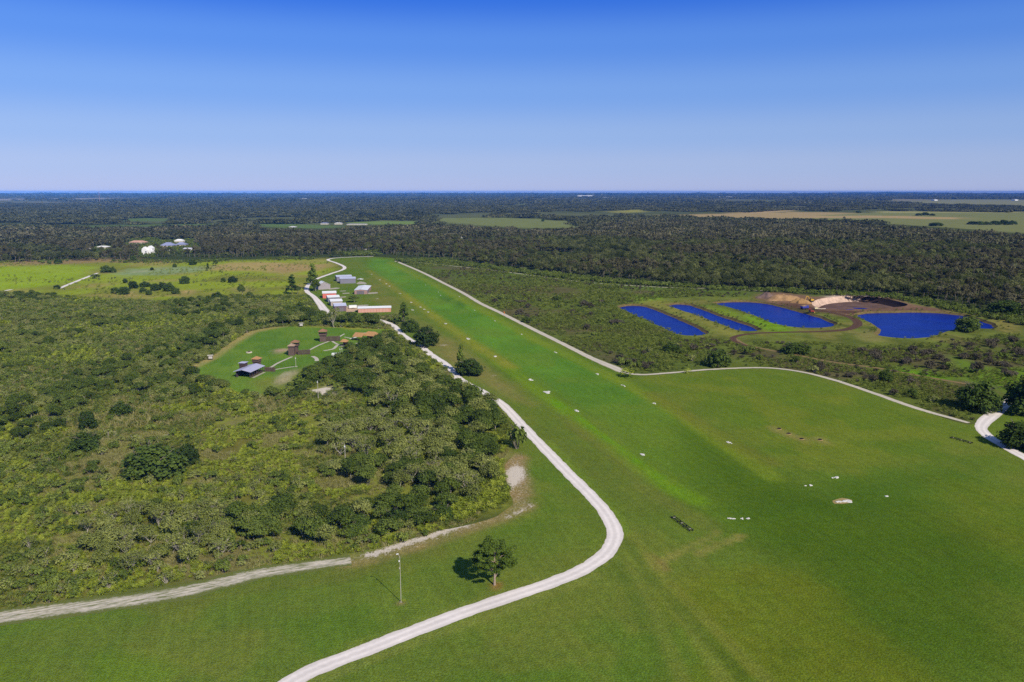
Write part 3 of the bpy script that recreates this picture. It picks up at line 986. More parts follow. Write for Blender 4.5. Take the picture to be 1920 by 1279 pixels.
def patch(name, px, z, mat, jig=0.4, kind='structure'):
    g = smooth_line([P(x, y)[:2] for x, y in px + px[:1]], 2.0)[:-1]
    g = g + np.stack([fbm(g[:, 0], g[:, 1], 3, 4) - 0.5, fbm(g[:, 0], g[:, 1], 3, 8) - 0.5], 1) * jig * 2
    n = len(g)
    V, T = tri_sheet([tuple(p) for p in g], [(i, (i + 1) % n) for i in range(n)], inside_only=True)
    me = mesh_np(name, np.c_[V, np.full(len(V), z)], None, T, [mat])
    o = bpy.data.objects.new(name, me)
    C.objects.link(o)
    return tag(o, kind=kind)


SANDP = mat_plain('bare_sand', A(214, 203, 186), 0.95, 0.2, 0.8, 0.05)
CONC = mat_plain('worn_concrete', A(176, 168, 150), 0.9, 0.2, 0.5, 0.1)
patch('sandy_clearing', [(580, 732), (600, 729), (612, 727), (622, 731), (615, 735), (606, 738), (603, 744), (601, 740), (590, 736)], 0.05, SANDP)
patch('sandy_clearing', [(705, 724), (718, 722), (733, 721.5), (733, 724.5), (716, 726)], 0.05, SANDP)
for q in ([(668, 531.5), (676, 528), (684, 529.5), (686, 532.5), (672, 533)], [(689, 549), (705, 548), (708, 550), (690, 551.5)], [(688, 540.5), (694, 540.5), (694, 542), (688, 542)],
          [(617, 541), (630, 539.5), (637, 540), (632, 542), (618, 543)], [(638, 545.5), (648, 545), (648, 546.2), (638, 546.4)], [(642, 549.7), (654, 549), (655, 550.5), (643, 551)],
          [(635, 557), (648, 556), (648, 557.5), (636, 558.5)], [(649, 574), (690, 571.5), (690, 573), (650, 576)]):
    patch('concrete_apron', q, 0.05, CONC, 0.15)
patch('sandy_yard', [(648, 577), (660, 574), (668, 576), (666, 584), (652, 586)], 0.045, mat_plain('yard_sand', A(200, 170, 140), 0.95, 0.2, 0.4, 0.05), 0.6)

# ------------------------------------------------------------------ ponds with their banks, and the pit
WATER, nt, b = newmat('pond_water')
wtc = N(nt, 'ShaderNodeTexCoord')
wf, wraw = noise_factor(nt, wtc.outputs['Object'], 0.045, 0.72, 1.28, 5, 0.7)
wrgb = N(nt, 'ShaderNodeRGB')
wrgb.outputs[0].default_value = (0.002, 0.014, 0.215, 1)
nt.links.new(vscale(nt, wrgb.outputs[0], wf), b.inputs['Base Color'])
b.inputs['Roughness'].default_value = 0.30
b.inputs['Specular IOR Level'].default_value = 0.09
b.inputs['IOR'].default_value = 1.33
tcn = N(nt, 'ShaderNodeTexCoord')
tex = N(nt, 'ShaderNodeTexNoise')
tex.inputs['Scale'].default_value = 0.9
tex.inputs['Detail'].default_value = 3
nt.links.new(tcn.outputs['Object'], tex.inputs['Vector'])
bp = N(nt, 'ShaderNodeBump')
bp.inputs['Strength'].default_value = 1.0
bp.inputs['Distance'].default_value = 0.05
nt.links.new(tex.outputs['Fac'], bp.inputs['Height'])
nt.links.new(bp.outputs[0], b.inputs['Normal'])
BANK = mat_plain('pond_bank', A(112, 98, 60), 0.95, 0.45, 0.5, 0.05)
MUD = mat_plain('pit_mud', A(106, 84, 74), 0.9, 0.5, 0.12, 0.1)
CUT = mat_plain('pit_sand_face', A(200, 172, 152), 0.95, 0.4, 0.35, 0.05)


def bank(name, upper, lower, z0, z1, mat, rings=3):
    n = len(upper)
    vs, fs = [], []
    for r_ in range(rings + 1):
        t = r_ / rings
        pts_ = upper * (1 - t) + lower * t
        jit = np.stack([fbm(pts_[:, 0], pts_[:, 1], 2.5, 7 + r_), fbm(pts_[:, 0], pts_[:, 1], 2.5, 17 + r_)], 1) - 0.5
        if 0 < r_ < rings:
            pts_ = pts_ + jit * 1.0
        vs.append(np.c_[pts_, np.full(n, z0 + (z1 - z0) * t ** 0.7)])
    V = np.concatenate(vs)
    for r_ in range(rings):
        for i in range(n):
            a, b_ = r_ * n + i, r_ * n + (i + 1) % n
            fs.append((a, b_, b_ + n, a + n))
    me = mesh_np(name, V, fs, None, [mat])
    o = bpy.data.objects.new(name, me)
    C.objects.link(o)
    return tag(o, kind='structure')


for wl, rim in zip(waters, rims):
    n = len(wl)
    outer = grow(wl, 0.4)
    V, T = tri_sheet([tuple(p) for p in outer], [(i, (i + 1) % n) for i in range(n)], inside_only=True)
    me = mesh_np('pond_water', np.c_[V, np.full(len(V), WATER_Z)], None, T, [WATER])
    o = bpy.data.objects.new('pond_water', me)
    C.objects.link(o)
    tag(o, kind='structure')
    bank('pond_bank', rim, grow(wl, -0.3), 0.0, WATER_Z - 0.25, BANK)

PIT_Z = -4.5
pit_low = grow(pit_rim, -5.0)
ct, cb_ = CUT.node_tree, CUT.node_tree.nodes['Principled BSDF']
ctc = N(ct, 'ShaderNodeTexCoord')
csx = N(ct, 'ShaderNodeSeparateXYZ')
ct.links.new(ctc.outputs['Object'], csx.inputs[0])
cxr = N(ct, 'ShaderNodeMapRange')                    # black peat shows in the eastern face, pale sand in the western
cxr.inputs['From Min'].default_value = P(1590, 560).x
cxr.inputs['From Max'].default_value = P(1670, 565).x
cxr.inputs['To Max'].default_value = 0.42
ct.links.new(csx.outputs['X'], cxr.inputs[0])
cf, craw = noise_factor(ct, ctc.outputs['Object'], 0.22, 0.0, 1.0, 6, 0.75)
cad = N(ct, 'ShaderNodeMath', operation='ADD')
ct.links.new(cxr.outputs[0], cad.inputs[0])
ct.links.new(craw, cad.inputs[1])
cmr = N(ct, 'ShaderNodeMapRange')
cmr.inputs['From Min'].default_value = 0.60
cmr.inputs['From Max'].default_value = 0.72
ct.links.new(cad.outputs[0], cmr.inputs[0])
ct.links.new(mixc(ct, cmr.outputs[0], cb_.inputs['Base Color'].links[0].from_socket, A(58, 46, 44)), cb_.inputs['Base Color'])
bank('pit_wall', pit_rim, pit_low, 0.0, PIT_Z, CUT, 4)
n = len(pit_low)
V, T = tri_sheet([tuple(p) for p in grow(pit_low, 0.3)], [(i, (i + 1) % n) for i in range(n)], inside_only=True)
me = mesh_np('pit_floor', np.c_[V, np.full(len(V), PIT_Z + 0.02)], None, T, [MUD])
o = bpy.data.objects.new('pit_floor', me)
C.objects.link(o)
tag(o, kind='structure')
for px in ([(1533, 573), (1546, 572), (1550, 575), (1538, 577)], [(1572, 572), (1598, 570), (1612, 572), (1596, 574.5)], [(1600, 567), (1625, 568), (1630, 569.5), (1606, 569)]):
    patch('pit_puddle', px, PIT_Z + 0.06, WATER, 1.0)


def heap(name, px, wpx, hpx, mat, label, seed):
    c = P(*px)
    rad = wpx * mpp(px[1]) / 2
    hh = hpx * mpp(px[1])
    n, m = 36, 13
    vs, fs = [(0, 0, hh * 0.9)], []
    for j in range(1, m + 1):
        t = j / m
        for i in range(n):
            a = 2 * math.pi * i / n
            rr = rad * t * (1 + 0.25 * math.sin(2 * a + seed) + 0.12 * math.sin(5 * a + 2 * seed))
            z = hh * (1 - t ** 1.6) ** 0.9 * (0.45 + 0.9 * float(fbm(np.array([rr * math.cos(a)]), np.array([rr * math.sin(a)]), rad * 0.5, seed, 4)[0]))
            vs.append((rr * math.cos(a), rr * math.sin(a) * 0.8, z if j < m else -0.1))
    for i in range(n):
        fs.append((0, 1 + i, 1 + (i + 1) % n))
    for j in range(m - 1):
        for i in range(n):
            a, b_ = 1 + j * n + i, 1 + j * n + (i + 1) % n
            fs.append((a, b_, b_ + n, a + n))
    mb = MB()
    mb.v, mb.f = vs, [tuple(reversed(f)) for f in fs]
    return tag(mb.build(name, mat, None, c), label, 'spoil heap', 'spoil heaps by the pit')


heap('spoil_heap', (1468, 562), 56, 12.5, mat_plain('tan_spoil', A(160, 128, 92), 0.95, 0.35, 0.3, 0.05), 'tall tan sand heap beside the excavated pit', 1)
heap('spoil_heap', (1438, 559), 34, 12, mat_plain('grey_spoil', A(120, 100, 92), 0.95, 0.35, 0.3, 0.05), 'grey brown earth heap at the forest side of the tan heap', 2)
heap('spoil_heap', (1502, 568), 34, 9, mat_plain('ochre_spoil', A(168, 132, 88), 0.95, 0.35, 0.3, 0.05), 'low ochre sand heap between the tan heap and the excavator', 3)


# ------------------------------------------------------------------ plants: shapes
def leaf_quads(c, nrm, size, rng, asp=(0.5, 1.0)):
    """One small four-cornered leaf spray per centre, facing roughly nrm."""
    n = len(c)
    nrm = nrm / (np.linalg.norm(nrm, axis=1)[:, None] + 1e-9)
    ref = rng.normal(size=(n, 3))
    u = np.cross(nrm, ref)
    u /= np.linalg.norm(u, axis=1)[:, None] + 1e-9
    v = np.cross(nrm, u)
    s = size * rng.uniform(0.6, 1.3, n)[:, None]
    a = rng.uniform(*asp, n)[:, None]
    k = rng.uniform(0.4, 1.0, (n, 1))
    q = np.stack([c - u * s * 0.5 - v * s * a * 0.5 * k, c + u * s * 0.5 - v * s * a * 0.5, c + u * s * 0.5 * k + v * s * a * 0.5, c - u * s * 0.5 + v * s * a * 0.5], 1)
    return q.reshape(-1, 3), np.arange(4 * n).reshape(n, 4)


def crown_arrays(rng, lobes, n_leaf, size, fill=0.45, up=0.65, jitter=0.48, asp=(0.5, 1.0)):
    """Leaf sprays spread through ellipsoid lobes (x, y, z, rx, ry, rz)."""
    lobes = np.array(lobes, float)
    wgt = lobes[:, 3] * lobes[:, 4]
    cnt = np.maximum(4, (n_leaf * wgt / wgt.sum()).astype(int))
    cs, ns, ts = [], [], []
    for L, k in zip(lobes, cnt):
        d = rng.normal(size=(k, 3))
        d /= np.linalg.norm(d, axis=1)[:, None]
        r = fill + (1 - fill) * rng.uniform(0, 1, k) ** 0.5
        r *= 1 + 0.18 * rng.normal(size=k)
        cs.append(L[:3] + d * r[:, None] * L[3:])
        ns.append(d + np.array([0, 0, up]) + rng.normal(size=(k, 3)) * jitter)
        ts.append(np.clip(rng.uniform(0.2, 0.8) + rng.normal(size=k) * 0.16, 0, 1))
    c, nn, t = np.concatenate(cs), np.concatenate(ns), np.concatenate(ts)
    keep = c[:, 2] > 0.05
    q, f = leaf_quads(c[keep], nn[keep], size, rng, asp)
    return q, f, t[keep]


def limbs(rng, h, r0, spread, n_l, fork=2, base=0.35, lean=0.08):
    """Tapered trunk with forking limbs as tubes; returns builder and limb tips."""
    mb = MB()
    tips = []
    top = Vector((rng.normal() * lean * h, rng.normal() * lean * h, h * (base + 0.1)))
    mb.tube([(0, 0, -0.15), top * 0.5 + Vector((rng.normal() * 0.05 * h, 0, 0)), top], [r0 * 1.25, r0 * 0.95, r0 * 0.8], 6, False)
    for i in range(n_l):
        a = 2 * math.pi * (i + rng.uniform(-0.3, 0.3)) / n_l
        rr = spread * rng.uniform(0.45, 0.95)
        end = Vector((math.cos(a) * rr, math.sin(a) * rr, h * rng.uniform(0.62, 0.95)))
        mid = top.lerp(end, 0.5) + Vector((rng.normal() * 0.06 * h, rng.normal() * 0.06 * h, -0.03 * h))
        mb.tube([top * rng.uniform(0.7, 1.0), mid, end], [r0 * 0.6, r0 * 0.4, r0 * 0.12], 5, False)
        tips.append(end)
        for k in range(fork):
            s = mid.lerp(end, rng.uniform(0.1, 0.6))
            e2 = s + Vector((rng.normal() * 0.22, rng.normal() * 0.22, rng.uniform(0.05, 0.28))) * h * 0.75
            mb.tube([s, s.lerp(e2, 0.5) + Vector((rng.normal(), rng.normal(), rng.normal())) * 0.03 * h, e2], [r0 * 0.32, r0 * 0.2, r0 * 0.07], 4, False)
            tips.append(e2)
    return mb, tips


def rounds(rng, wdt, hgt, n, low=0.3, flat=0.75):
    """Crown lobes filling a dome of the given width and height."""
    out = []
    for i in range(n):
        a = 2.4 * i + rng.uniform(-0.4, 0.4)
        rr = wdt * 0.5 * math.sqrt((i + 0.3) / n) * 0.78
        zc = hgt * (low + (1 - low) * (0.72 - 0.45 * (rr / (wdt * 0.5)) ** 2) * rng.uniform(0.75, 1.15))
        s = wdt * rng.uniform(0.16, 0.25)
        out.append((math.cos(a) * rr, math.sin(a) * rr, zc, s, s * rng.uniform(0.8, 1.2), s * flat * rng.uniform(0.7, 1.1)))
    return out


def domes(rng, wdt, hgt, n):
    """Lobes over the skin of a dome whose skirt reaches nearly to the ground."""
    out = [(0, 0, hgt * 0.5, wdt * 0.3, wdt * 0.3, hgt * 0.34)]
    for i in range(n):
        t = (i + 0.5) / n
        el = math.asin(1 - t * 0.98)
        a = 2.4 * i + rng.uniform(-0.3, 0.3)
        k = rng.uniform(0.78, 1.10)
        s = wdt * rng.uniform(0.09, 0.18)
        out.append((math.cos(a) * math.cos(el) * wdt * 0.38 * k, math.sin(a) * math.cos(el) * wdt * 0.38 * k, hgt * (0.16 + 0.66 * math.sin(el)) * k, s, s, s * 0.8))
    return out


def mb_arrays(mb):
    f4 = [f for f in mb.f if len(f) == 4]
    f3 = [f for f in mb.f if len(f) == 3]
    return np.array(mb.v, float).reshape(-1, 3), np.array(f4, int).reshape(-1, 4), np.array(f3, int).reshape(-1, 3)


def joined(name, q, f, t, mb, lm, bm_):
    """Leaves and wood in one mesh with two materials."""
    v2, f2, _ = mb_arrays(mb)
    V = np.concatenate([q, v2])
    F = np.concatenate([f, f2 + len(q)])
    mi = np.r_[np.zeros(len(f)), np.ones(len(f2))]
    return mesh_np(name, V, F, None, [lm, bm_], mi, np.r_[t, np.full(len(f2), 0.5)])


BARK = mat_plain('grey_bark', (0.20, 0.17, 0.13), 0.9, 0.3, 3, 0.05)
PALEBARK = mat_plain('pale_bark', (0.40, 0.36, 0.30), 0.9, 0.25, 3, 0.05)
OAK = mat_leaf('oak_leaves', (0.043, 0.065, 0.010), (0.087, 0.128, 0.019), (0.168, 0.213, 0.040))
DARKOAK = mat_leaf('dark_oak_leaves', (0.027, 0.047, 0.008), (0.060, 0.099, 0.016), (0.118, 0.168, 0.029))
GREYOAK = mat_leaf('grey_scrub_leaves', (0.117, 0.140, 0.029), (0.212, 0.243, 0.055), (0.327, 0.346, 0.104))
BROWN = mat_leaf('brown_scrub_leaves', (0.060, 0.054, 0.034), (0.110, 0.096, 0.062), (0.175, 0.150, 0.100))
PALM = mat_leaf('palmetto_fans', (0.129, 0.174, 0.015), (0.263, 0.319, 0.031), (0.414, 0.459, 0.065), 0.28)
PALMD = mat_leaf('dull_palmetto_fans', (0.078, 0.108, 0.016), (0.155, 0.193, 0.031), (0.263, 0.297, 0.062), 0.25)
DRYGRASS = mat_leaf('dry_wiregrass', (0.165, 0.160, 0.050), (0.264, 0.248, 0.083), (0.363, 0.336, 0.143))
FOREST = mat_leaf('forest_leaves', (0.041, 0.055, 0.011), (0.098, 0.114, 0.030), (0.182, 0.192, 0.068), own=0.7)
FORESTB = mat_leaf('pinewood_leaves', (0.056, 0.058, 0.024), (0.120, 0.114, 0.050), (0.205, 0.190, 0.100), own=0.7)
SHRUB = mat_leaf('shrub_leaves', (0.061, 0.094, 0.013), (0.132, 0.179, 0.027), (0.242, 0.295, 0.057))
FORESTC = mat_leaf('light_forest_leaves', (0.054, 0.071, 0.015), (0.119, 0.140, 0.035), (0.216, 0.232, 0.076), own=0.65)
PINE = mat_leaf('pine_needles', (0.050, 0.084, 0.011), (0.110, 0.166, 0.022), (0.210, 0.264, 0.043))


class Kind:
    """A plant kind: crown and trunk meshes of a plant of unit size 1 m wide / 1 m high scaled by placing."""

    def __init__(s, crown, trunk, wdt, hgt):
        s.crown, s.trunk, s.w, s.h = crown, trunk, wdt, hgt


def make_tree(nm, seed, wdt, hgt, n_lobe, n_leaf, size, lm, bm_, low=0.3, n_l=5, r0=0.16, flat=0.75, fill=0.45, fork=2, up=0.65, split=True, base=0.3, dome=False):
    rng = np.random.default_rng(seed)
    lobes = domes(rng, wdt, hgt, n_lobe) if dome else rounds(rng, wdt, hgt, n_lobe, low, flat)
    q, f, t = crown_arrays(rng, lobes, n_leaf, size, fill, up)
    mb, tips = limbs(rng, hgt * 0.92, r0, wdt * 0.42, n_l, fork, base)
    if split:
        v2, f2, _ = mb_arrays(mb)
        return Kind(mesh_np(nm + '_crown', q, f, None, [lm], None, t), mesh_np(nm + '_trunk', v2, f2, None, [bm_]), wdt, hgt)
    return Kind(joined(nm, q, f, t, mb, lm, bm_), None, wdt, hgt)


def make_bush(nm, seed, wdt, hgt, n_lobe, n_leaf, size, lm, bm_, sticks=7, fill=0.3, flat=0.9):
    rng = np.random.default_rng(seed)
    lobes = rounds(rng, wdt, hgt, n_lobe, 0.15, flat)
    q, f, t = crown_arrays(rng, lobes, n_leaf, size, fill, 0.8)
    mb = MB()
    for i in range(sticks):
        a = rng.uniform(0, 6.28)
        e = Vector((math.cos(a) * wdt * rng.uniform(0.1, 0.42), math.sin(a) * wdt * rng.uniform(0.1, 0.42), hgt * rng.uniform(0.6, 1.02)))
        mb.tube([(e.x * 0.1, e.y * 0.1, -0.1), e * 0.55 + Vector((rng.normal() * 0.1, rng.normal() * 0.1, 0.1)), e], [0.07, 0.05, 0.02], 4, False)
    return Kind(joined(nm, q, f, t, mb, lm, bm_), None, wdt, hgt)


def palmetto(nm, seed, wdt, hgt, fronds, lm, blades=7, stems=True):
    rng = np.random.default_rng(seed)
    V, T, tint = [], [], []
    for k in range(fronds):
        a = rng.uniform(0, 2 * math.pi)
        rr = wdt * 0.5 * rng.uniform(0.1, 0.75)
        c = np.array([math.cos(a) * rr, math.sin(a) * rr, hgt * rng.uniform(0.35, 0.95)])
        n = np.array([math.cos(a) * rng.uniform(-0.2, 0.8), math.sin(a) * rng.uniform(-0.2, 0.8), 1.0]) + rng.normal(size=3) * 0.35
        n /= np.linalg.norm(n)
        u = np.cross(n, rng.normal(size=3))
        u /= np.linalg.norm(u)
        v = np.cross(n, u)
        L = wdt * rng.uniform(0.20, 0.34)
        tt = np.clip(rng.uniform(0.15, 0.85), 0, 1)
        for b_ in range(blades):
            an = 2 * math.pi * b_ / blades * 0.85
            d = u * math.cos(an) + v * math.sin(an)
            e = u * math.cos(an + 0.5) + v * math.sin(an + 0.5)
            i0 = len(V)
            V += [c, c + d * L * 0.7 + n * 0.02, c + (d + e) * 0.62 * L - n * 0.12 * L]
            T.append((i0, i0 + 1, i0 + 2))
            tint.append(np.clip(tt + rng.normal() * 0.1, 0, 1))
        i0 = len(V)
        w_ = 0.02
        V += [np.array([0, 0, 0.0]), np.array([w_, 0, 0.0]), c]
        T.append((i0, i0 + 1, i0 + 2))
        tint.append(0.1)
    return Kind(mesh_np(nm, V, None, T, [lm], None, tint), None, wdt, hgt)


def tuft(nm, seed, wdt, hgt, n, lm):
    rng = np.random.default_rng(seed)
    V, T = [], []
    for k in range(n):
        b = np.array([rng.normal() * wdt * 0.25, rng.normal() * wdt * 0.25, 0])
        tip = b + np.array([rng.normal() * wdt * 0.22, rng.normal() * wdt * 0.22, hgt * rng.uniform(0.5, 1)])
        s = np.cross(tip - b, rng.normal(size=3))
        s = s / (np.linalg.norm(s) + 1e-9) * 0.07
        i0 = len(V)
        V += [b - s, b + s, tip]
        T.append((i0, i0 + 1, i0 + 2))
    return Kind(mesh_np(nm, V, None, T, [lm], None, rng.uniform(0, 1, n)), None, wdt, hgt)


def spire(nm, seed, wdt, hgt, n_lobe, n_leaf, size, lm, bm_, low=0.25, split=True, r0=0.14):
    """Tall pine-like tree: tiers of ragged foliage on a straight trunk."""
    rng = np.random.default_rng(seed)
    lobes = []
    mb = MB().tube([(0, 0, -0.2), (rng.normal() * 0.1, rng.normal() * 0.1, hgt * 0.5), (0, 0, hgt * 0.96)], [r0, r0 * 0.75, r0 * 0.2], 6, False)
    for i in range(n_lobe):
        t = i / max(1, n_lobe - 1)
        z = hgt * (low + (0.95 - low) * t)
        rad = wdt * 0.5 * (1 - 0.75 * t) * rng.uniform(0.5, 0.9)
        a = i * 2.4 + rng.uniform(-0.5, 0.5)
        s = wdt * rng.uniform(0.17, 0.26) * (1.1 - 0.4 * t)
        lobes.append((math.cos(a) * rad, math.sin(a) * rad, z, s, s, s * 0.55))
        mb.tube([(0, 0, z - 0.1 * hgt), (math.cos(a) * rad, math.sin(a) * rad, z)], [r0 * 0.35, r0 * 0.1], 4, False)
    q, f, t = crown_arrays(rng, lobes, n_leaf, size, 0.2, 0.4)
    if split:
        v2, f2, _ = mb_arrays(mb)
        return Kind(mesh_np(nm + '_crown', q, f, None, [lm], None, t), mesh_np(nm + '_trunk', v2, f2, None, [bm_]), wdt, hgt)
    return Kind(joined(nm, q, f, t, mb, lm, bm_), None, wdt, hgt)


def bare_tree(nm, seed, wdt, hgt, lm, n_leaf=260):
    """Lichen-grey scrub oak: many pale crooked limbs, thin foliage at the tips."""
    rng = np.random.default_rng(seed)
    mb, tips = limbs(rng, hgt, 0.12, wdt * 0.5, 7, 5, 0.12, 0.06)
    lobes = [(p.x, p.y, p.z, 0.7, 0.7, 0.5) for p in tips]
    q, f, t = crown_arrays(rng, lobes, n_leaf, 0.29, 0.0, 0.3)
    v2, f2, _ = mb_arrays(mb)
    return Kind(mesh_np(nm + '_crown', q, f, None, [lm], None, t), mesh_np(nm + '_trunk', v2, f2, None, [PALEBARK]), wdt, hgt)


K = {}
K['oak'] = [make_tree('oak', 100 + i, 7.0, 6.0, 11 + i, 2100, 0.44, OAK, PALEBARK, 0.25, 5) for i in range(4)]
K['darkoak'] = [make_tree('dark_oak', 120 + i, 8.0, 6.6, 24 + 3 * i, 3600, 0.42, DARKOAK, BARK, 0.10, 6, 0.22, dome=True) for i in range(3)]
K['bare'] = [bare_tree('grey_oak', 140 + i, 6.0, 5.4, GREYOAK, 520 + 220 * (i % 2)) for i in range(4)]
K['greyoak'] = [make_tree('lichen_oak', 150 + i, 6.4, 5.2, 20, 1900, 0.33, GREYOAK, PALEBARK, 0.22, 7, 0.11, 0.8, 0.15, 4) for i in range(3)]
K['bush'] = [make_bush('bush', 160 + i, 3.4, 2.3, 7, 420, 0.34, SHRUB, BARK) for i in range(3)]
K['greybush'] = [make_bush('grey_bush', 170 + i, 3.6, 2.2, 7, 330, 0.32, GREYOAK, PALEBARK, 10, 0.2) for i in range(3)]
K['brownbush'] = [make_bush('brown_bush', 180 + i, 4.6, 2.8, 8, 520, 0.36, BROWN, BARK, 10, 0.2) for i in range(3)]
K['palm'] = [palmetto('palmetto', 190 + i, 2.0, 1.15, 15, PALM) for i in range(3)]
K['palmd'] = [palmetto('dull_palmetto', 200 + i, 2.0, 1.1, 14, PALMD) for i in range(2)]
K['tuft'] = [tuft('grass_tuft', 210 + i, 1.6, 0.8, 34, DRYGRASS) for i in range(2)]
K['pine'] = [spire('pine', 220 + i, 5.2, 9.5, 16, 1500, 0.5, PINE, BARK) for i in range(2)]
K['forest'] = [make_tree('forest_tree', 230 + i, 8.0 + i, 8.0 + 1.2 * i, 7 + 2 * i, 1150, 0.52, FOREST, BARK, 0.3, 3, 0.2, 0.85, 0.5, 0, split=False) for i in range(4)]
K['forestb'] = [make_tree('forest_pine', 240 + i, 5.4 + 0.6 * i, 11.5 + i, 7, 800, 0.50, FORESTB, BARK, 0.5, 2, 0.16, 0.9, 0.3, 1, split=False, base=0.45) for i in range(3)]
K['forestc'] = [make_tree('light_forest_tree', 245 + i, 7.0 + i, 8.0 + 1.5 * i, 9, 950, 0.55, FORESTC, BARK, 0.3, 3, 0.17, 0.85, 0.4, 0, split=False) for i in range(2)]


def clump(nm, seed, lm, lm2, wdt, hgt, n, n_leaf, size):
    """A stand of distant trees."""
    rng = np.random.default_rng(seed)
    lobes = []
    for i in range(n):
        x, y = rng.uniform(-wdt / 2, wdt / 2, 2)
        h = hgt * rng.uniform(0.6, 1.1)
        s = wdt * 0.11 * rng.uniform(0.8, 1.3)
        lobes.append((x, y, h * 0.72, s, s, h * 0.30))
    q, f, t = crown_arrays(rng, lobes, n_leaf, size, 0.5, 0.5)
    mi = (rng.uniform(size=len(f)) < 0.0).astype(int)
    return Kind(mesh_np(nm, q, f, None, [lm], mi, t), None, wdt, hgt)


FAROAK = mat_leaf('far_wood_leaves', (0.040, 0.048, 0.014), (0.086, 0.094, 0.034), (0.165, 0.165, 0.078))
K['clump'] = [clump('wood_clump', 250 + i, FAROAK if i % 3 else FORESTB, None, 26, 9.5, 12, 420, 2.0) for i in range(4)]
K['bigclump'] = [clump('wood_mass', 260 + i, FAROAK, None, 60, 10, 26, 420, 4.0) for i in range(3)]
K['hugeclump'] = [clump('wood_mass_far', 270 + i, FAROAK, None, 150, 11, 34, 360, 9.0) for i in range(2)]


def scatter(name, label, cat, parts):
    """ONE stuff object: every plant of a mass nobody could count, as instances on the points of its mesh."""
    pts, rot, scl, idx, protos = [], [], [], [], []
    for kinds, p, s, rng in parts:
        base = len(protos)
        protos += [k.crown for k in kinds]
        n = len(p)
        pts.append(np.c_[p, np.zeros(n)] if p.shape[1] == 2 else p)
        rot.append(np.c_[rng.normal(0, 0.06, n), rng.normal(0, 0.06, n), rng.uniform(0, 6.283, n)])
        ss = s * rng.uniform(0.7, 1.3, n)
        scl.append(np.c_[ss * rng.uniform(0.85, 1.15, n), ss * rng.uniform(0.85, 1.15, n), ss * rng.uniform(0.8, 1.2, n)])
        idx.append(base + rng.integers(0, len(kinds), n))
    pts, rot, scl, idx = np.concatenate(pts), np.concatenate(rot), np.concatenate(scl), np.concatenate(idx)
    me = bpy.data.meshes.new(name)
    me.vertices.add(len(pts))
    me.vertices.foreach_set('co', pts.astype(np.float32).ravel())
    for nm, arr, ty in (('rot', rot, 'FLOAT_VECTOR'), ('scl', scl, 'FLOAT_VECTOR')):
        a = me.attributes.new(nm, ty, 'POINT')
        a.data.foreach_set('vector', arr.astype(np.float32).ravel())
    a = me.attributes.new('idx', 'INT', 'POINT')
    a.data.foreach_set('value', idx.astype(np.int32))
    o = bpy.data.objects.new(name, me)
    C.objects.link(o)
    g = bpy.data.node_groups.new(name, 'GeometryNodeTree')
    g.interface.new_socket('Geometry', in_out='INPUT', socket_type='NodeSocketGeometry')
    g.interface.new_socket('Geometry', in_out='OUTPUT', socket_type='NodeSocketGeometry')
    gi, go = g.nodes.new('NodeGroupInput'), g.nodes.new('NodeGroupOutput')

    def attr(nm, ty):
        x = g.nodes.new('GeometryNodeInputNamedAttribute')
        x.data_type = ty
        x.inputs['Name'].default_value = nm
        return x.outputs['Attribute']
    ar, as_, ai = attr('rot', 'FLOAT_VECTOR'), attr('scl', 'FLOAT_VECTOR'), attr('idx', 'INT')
    jn = g.nodes.new('GeometryNodeJoinGeometry')
    for k, pm in enumerate(protos):
        po = bpy.data.objects.new(pm.name, pm)
        oi = g.nodes.new('GeometryNodeObjectInfo')
        oi.inputs['Object'].default_value = po
        cp = g.nodes.new('FunctionNodeCompare')
        cp.data_type = 'INT'
        cp.operation = 'EQUAL'
        g.links.new(ai, cp.inputs[2])
        cp.inputs[3].default_value = k
        ip = g.nodes.new('GeometryNodeInstanceOnPoints')
        g.links.new(gi.outputs[0], ip.inputs['Points'])
        g.links.new(cp.outputs[0], ip.inputs['Selection'])
        g.links.new(oi.outputs['Geometry'], ip.inputs['Instance'])
        g.links.new(ar, ip.inputs['Rotation'])
        g.links.new(as_, ip.inputs['Scale'])
        g.links.new(ip.outputs[0], jn.inputs[0])
    g.links.new(jn.outputs[0], go.inputs[0])
    mod = o.modifiers.new('plants', 'NODES')
    mod.node_group = g
    return tag(o, label, cat, None, 'stuff')


def grid_in(poly_px, step, rng, jit=0.5, holes=(), dmin=0, dmax=1e9, poly_m=None):
    """Jittered places about step metres apart inside a surveyed outline."""
    poly = PP(poly_px) if poly_m is None else poly_m
    x0, y0 = poly.min(0)
    x1, y1 = poly.max(0)
    X, Y = np.meshgrid(np.arange(x0, x1, step), np.arange(y0, y1, step))
    X[1::2] += step / 2
    p = np.c_[X.ravel(), Y.ravel()]
    p = p + rng.uniform(-jit, jit, p.shape) * step
    d = np.hypot(p[:, 0], p[:, 1])
    k = inside(p[:, 0], p[:, 1], poly) & (d > dmin) & (d < dmax)
    p = p[k]
    for h in holes:
        p = p[~inside(p[:, 0], p[:, 1], h)]
    return p


def off_lines(p, lines):
    """Keep places away from surveyed roads: (points, half width)."""
    for ln, hw in lines:
        p = p[seg_dist(p[:, 0], p[:, 1], smooth_line([P(x, y)[:2] for x, y in ln], 4.0)) > hw]
    return p


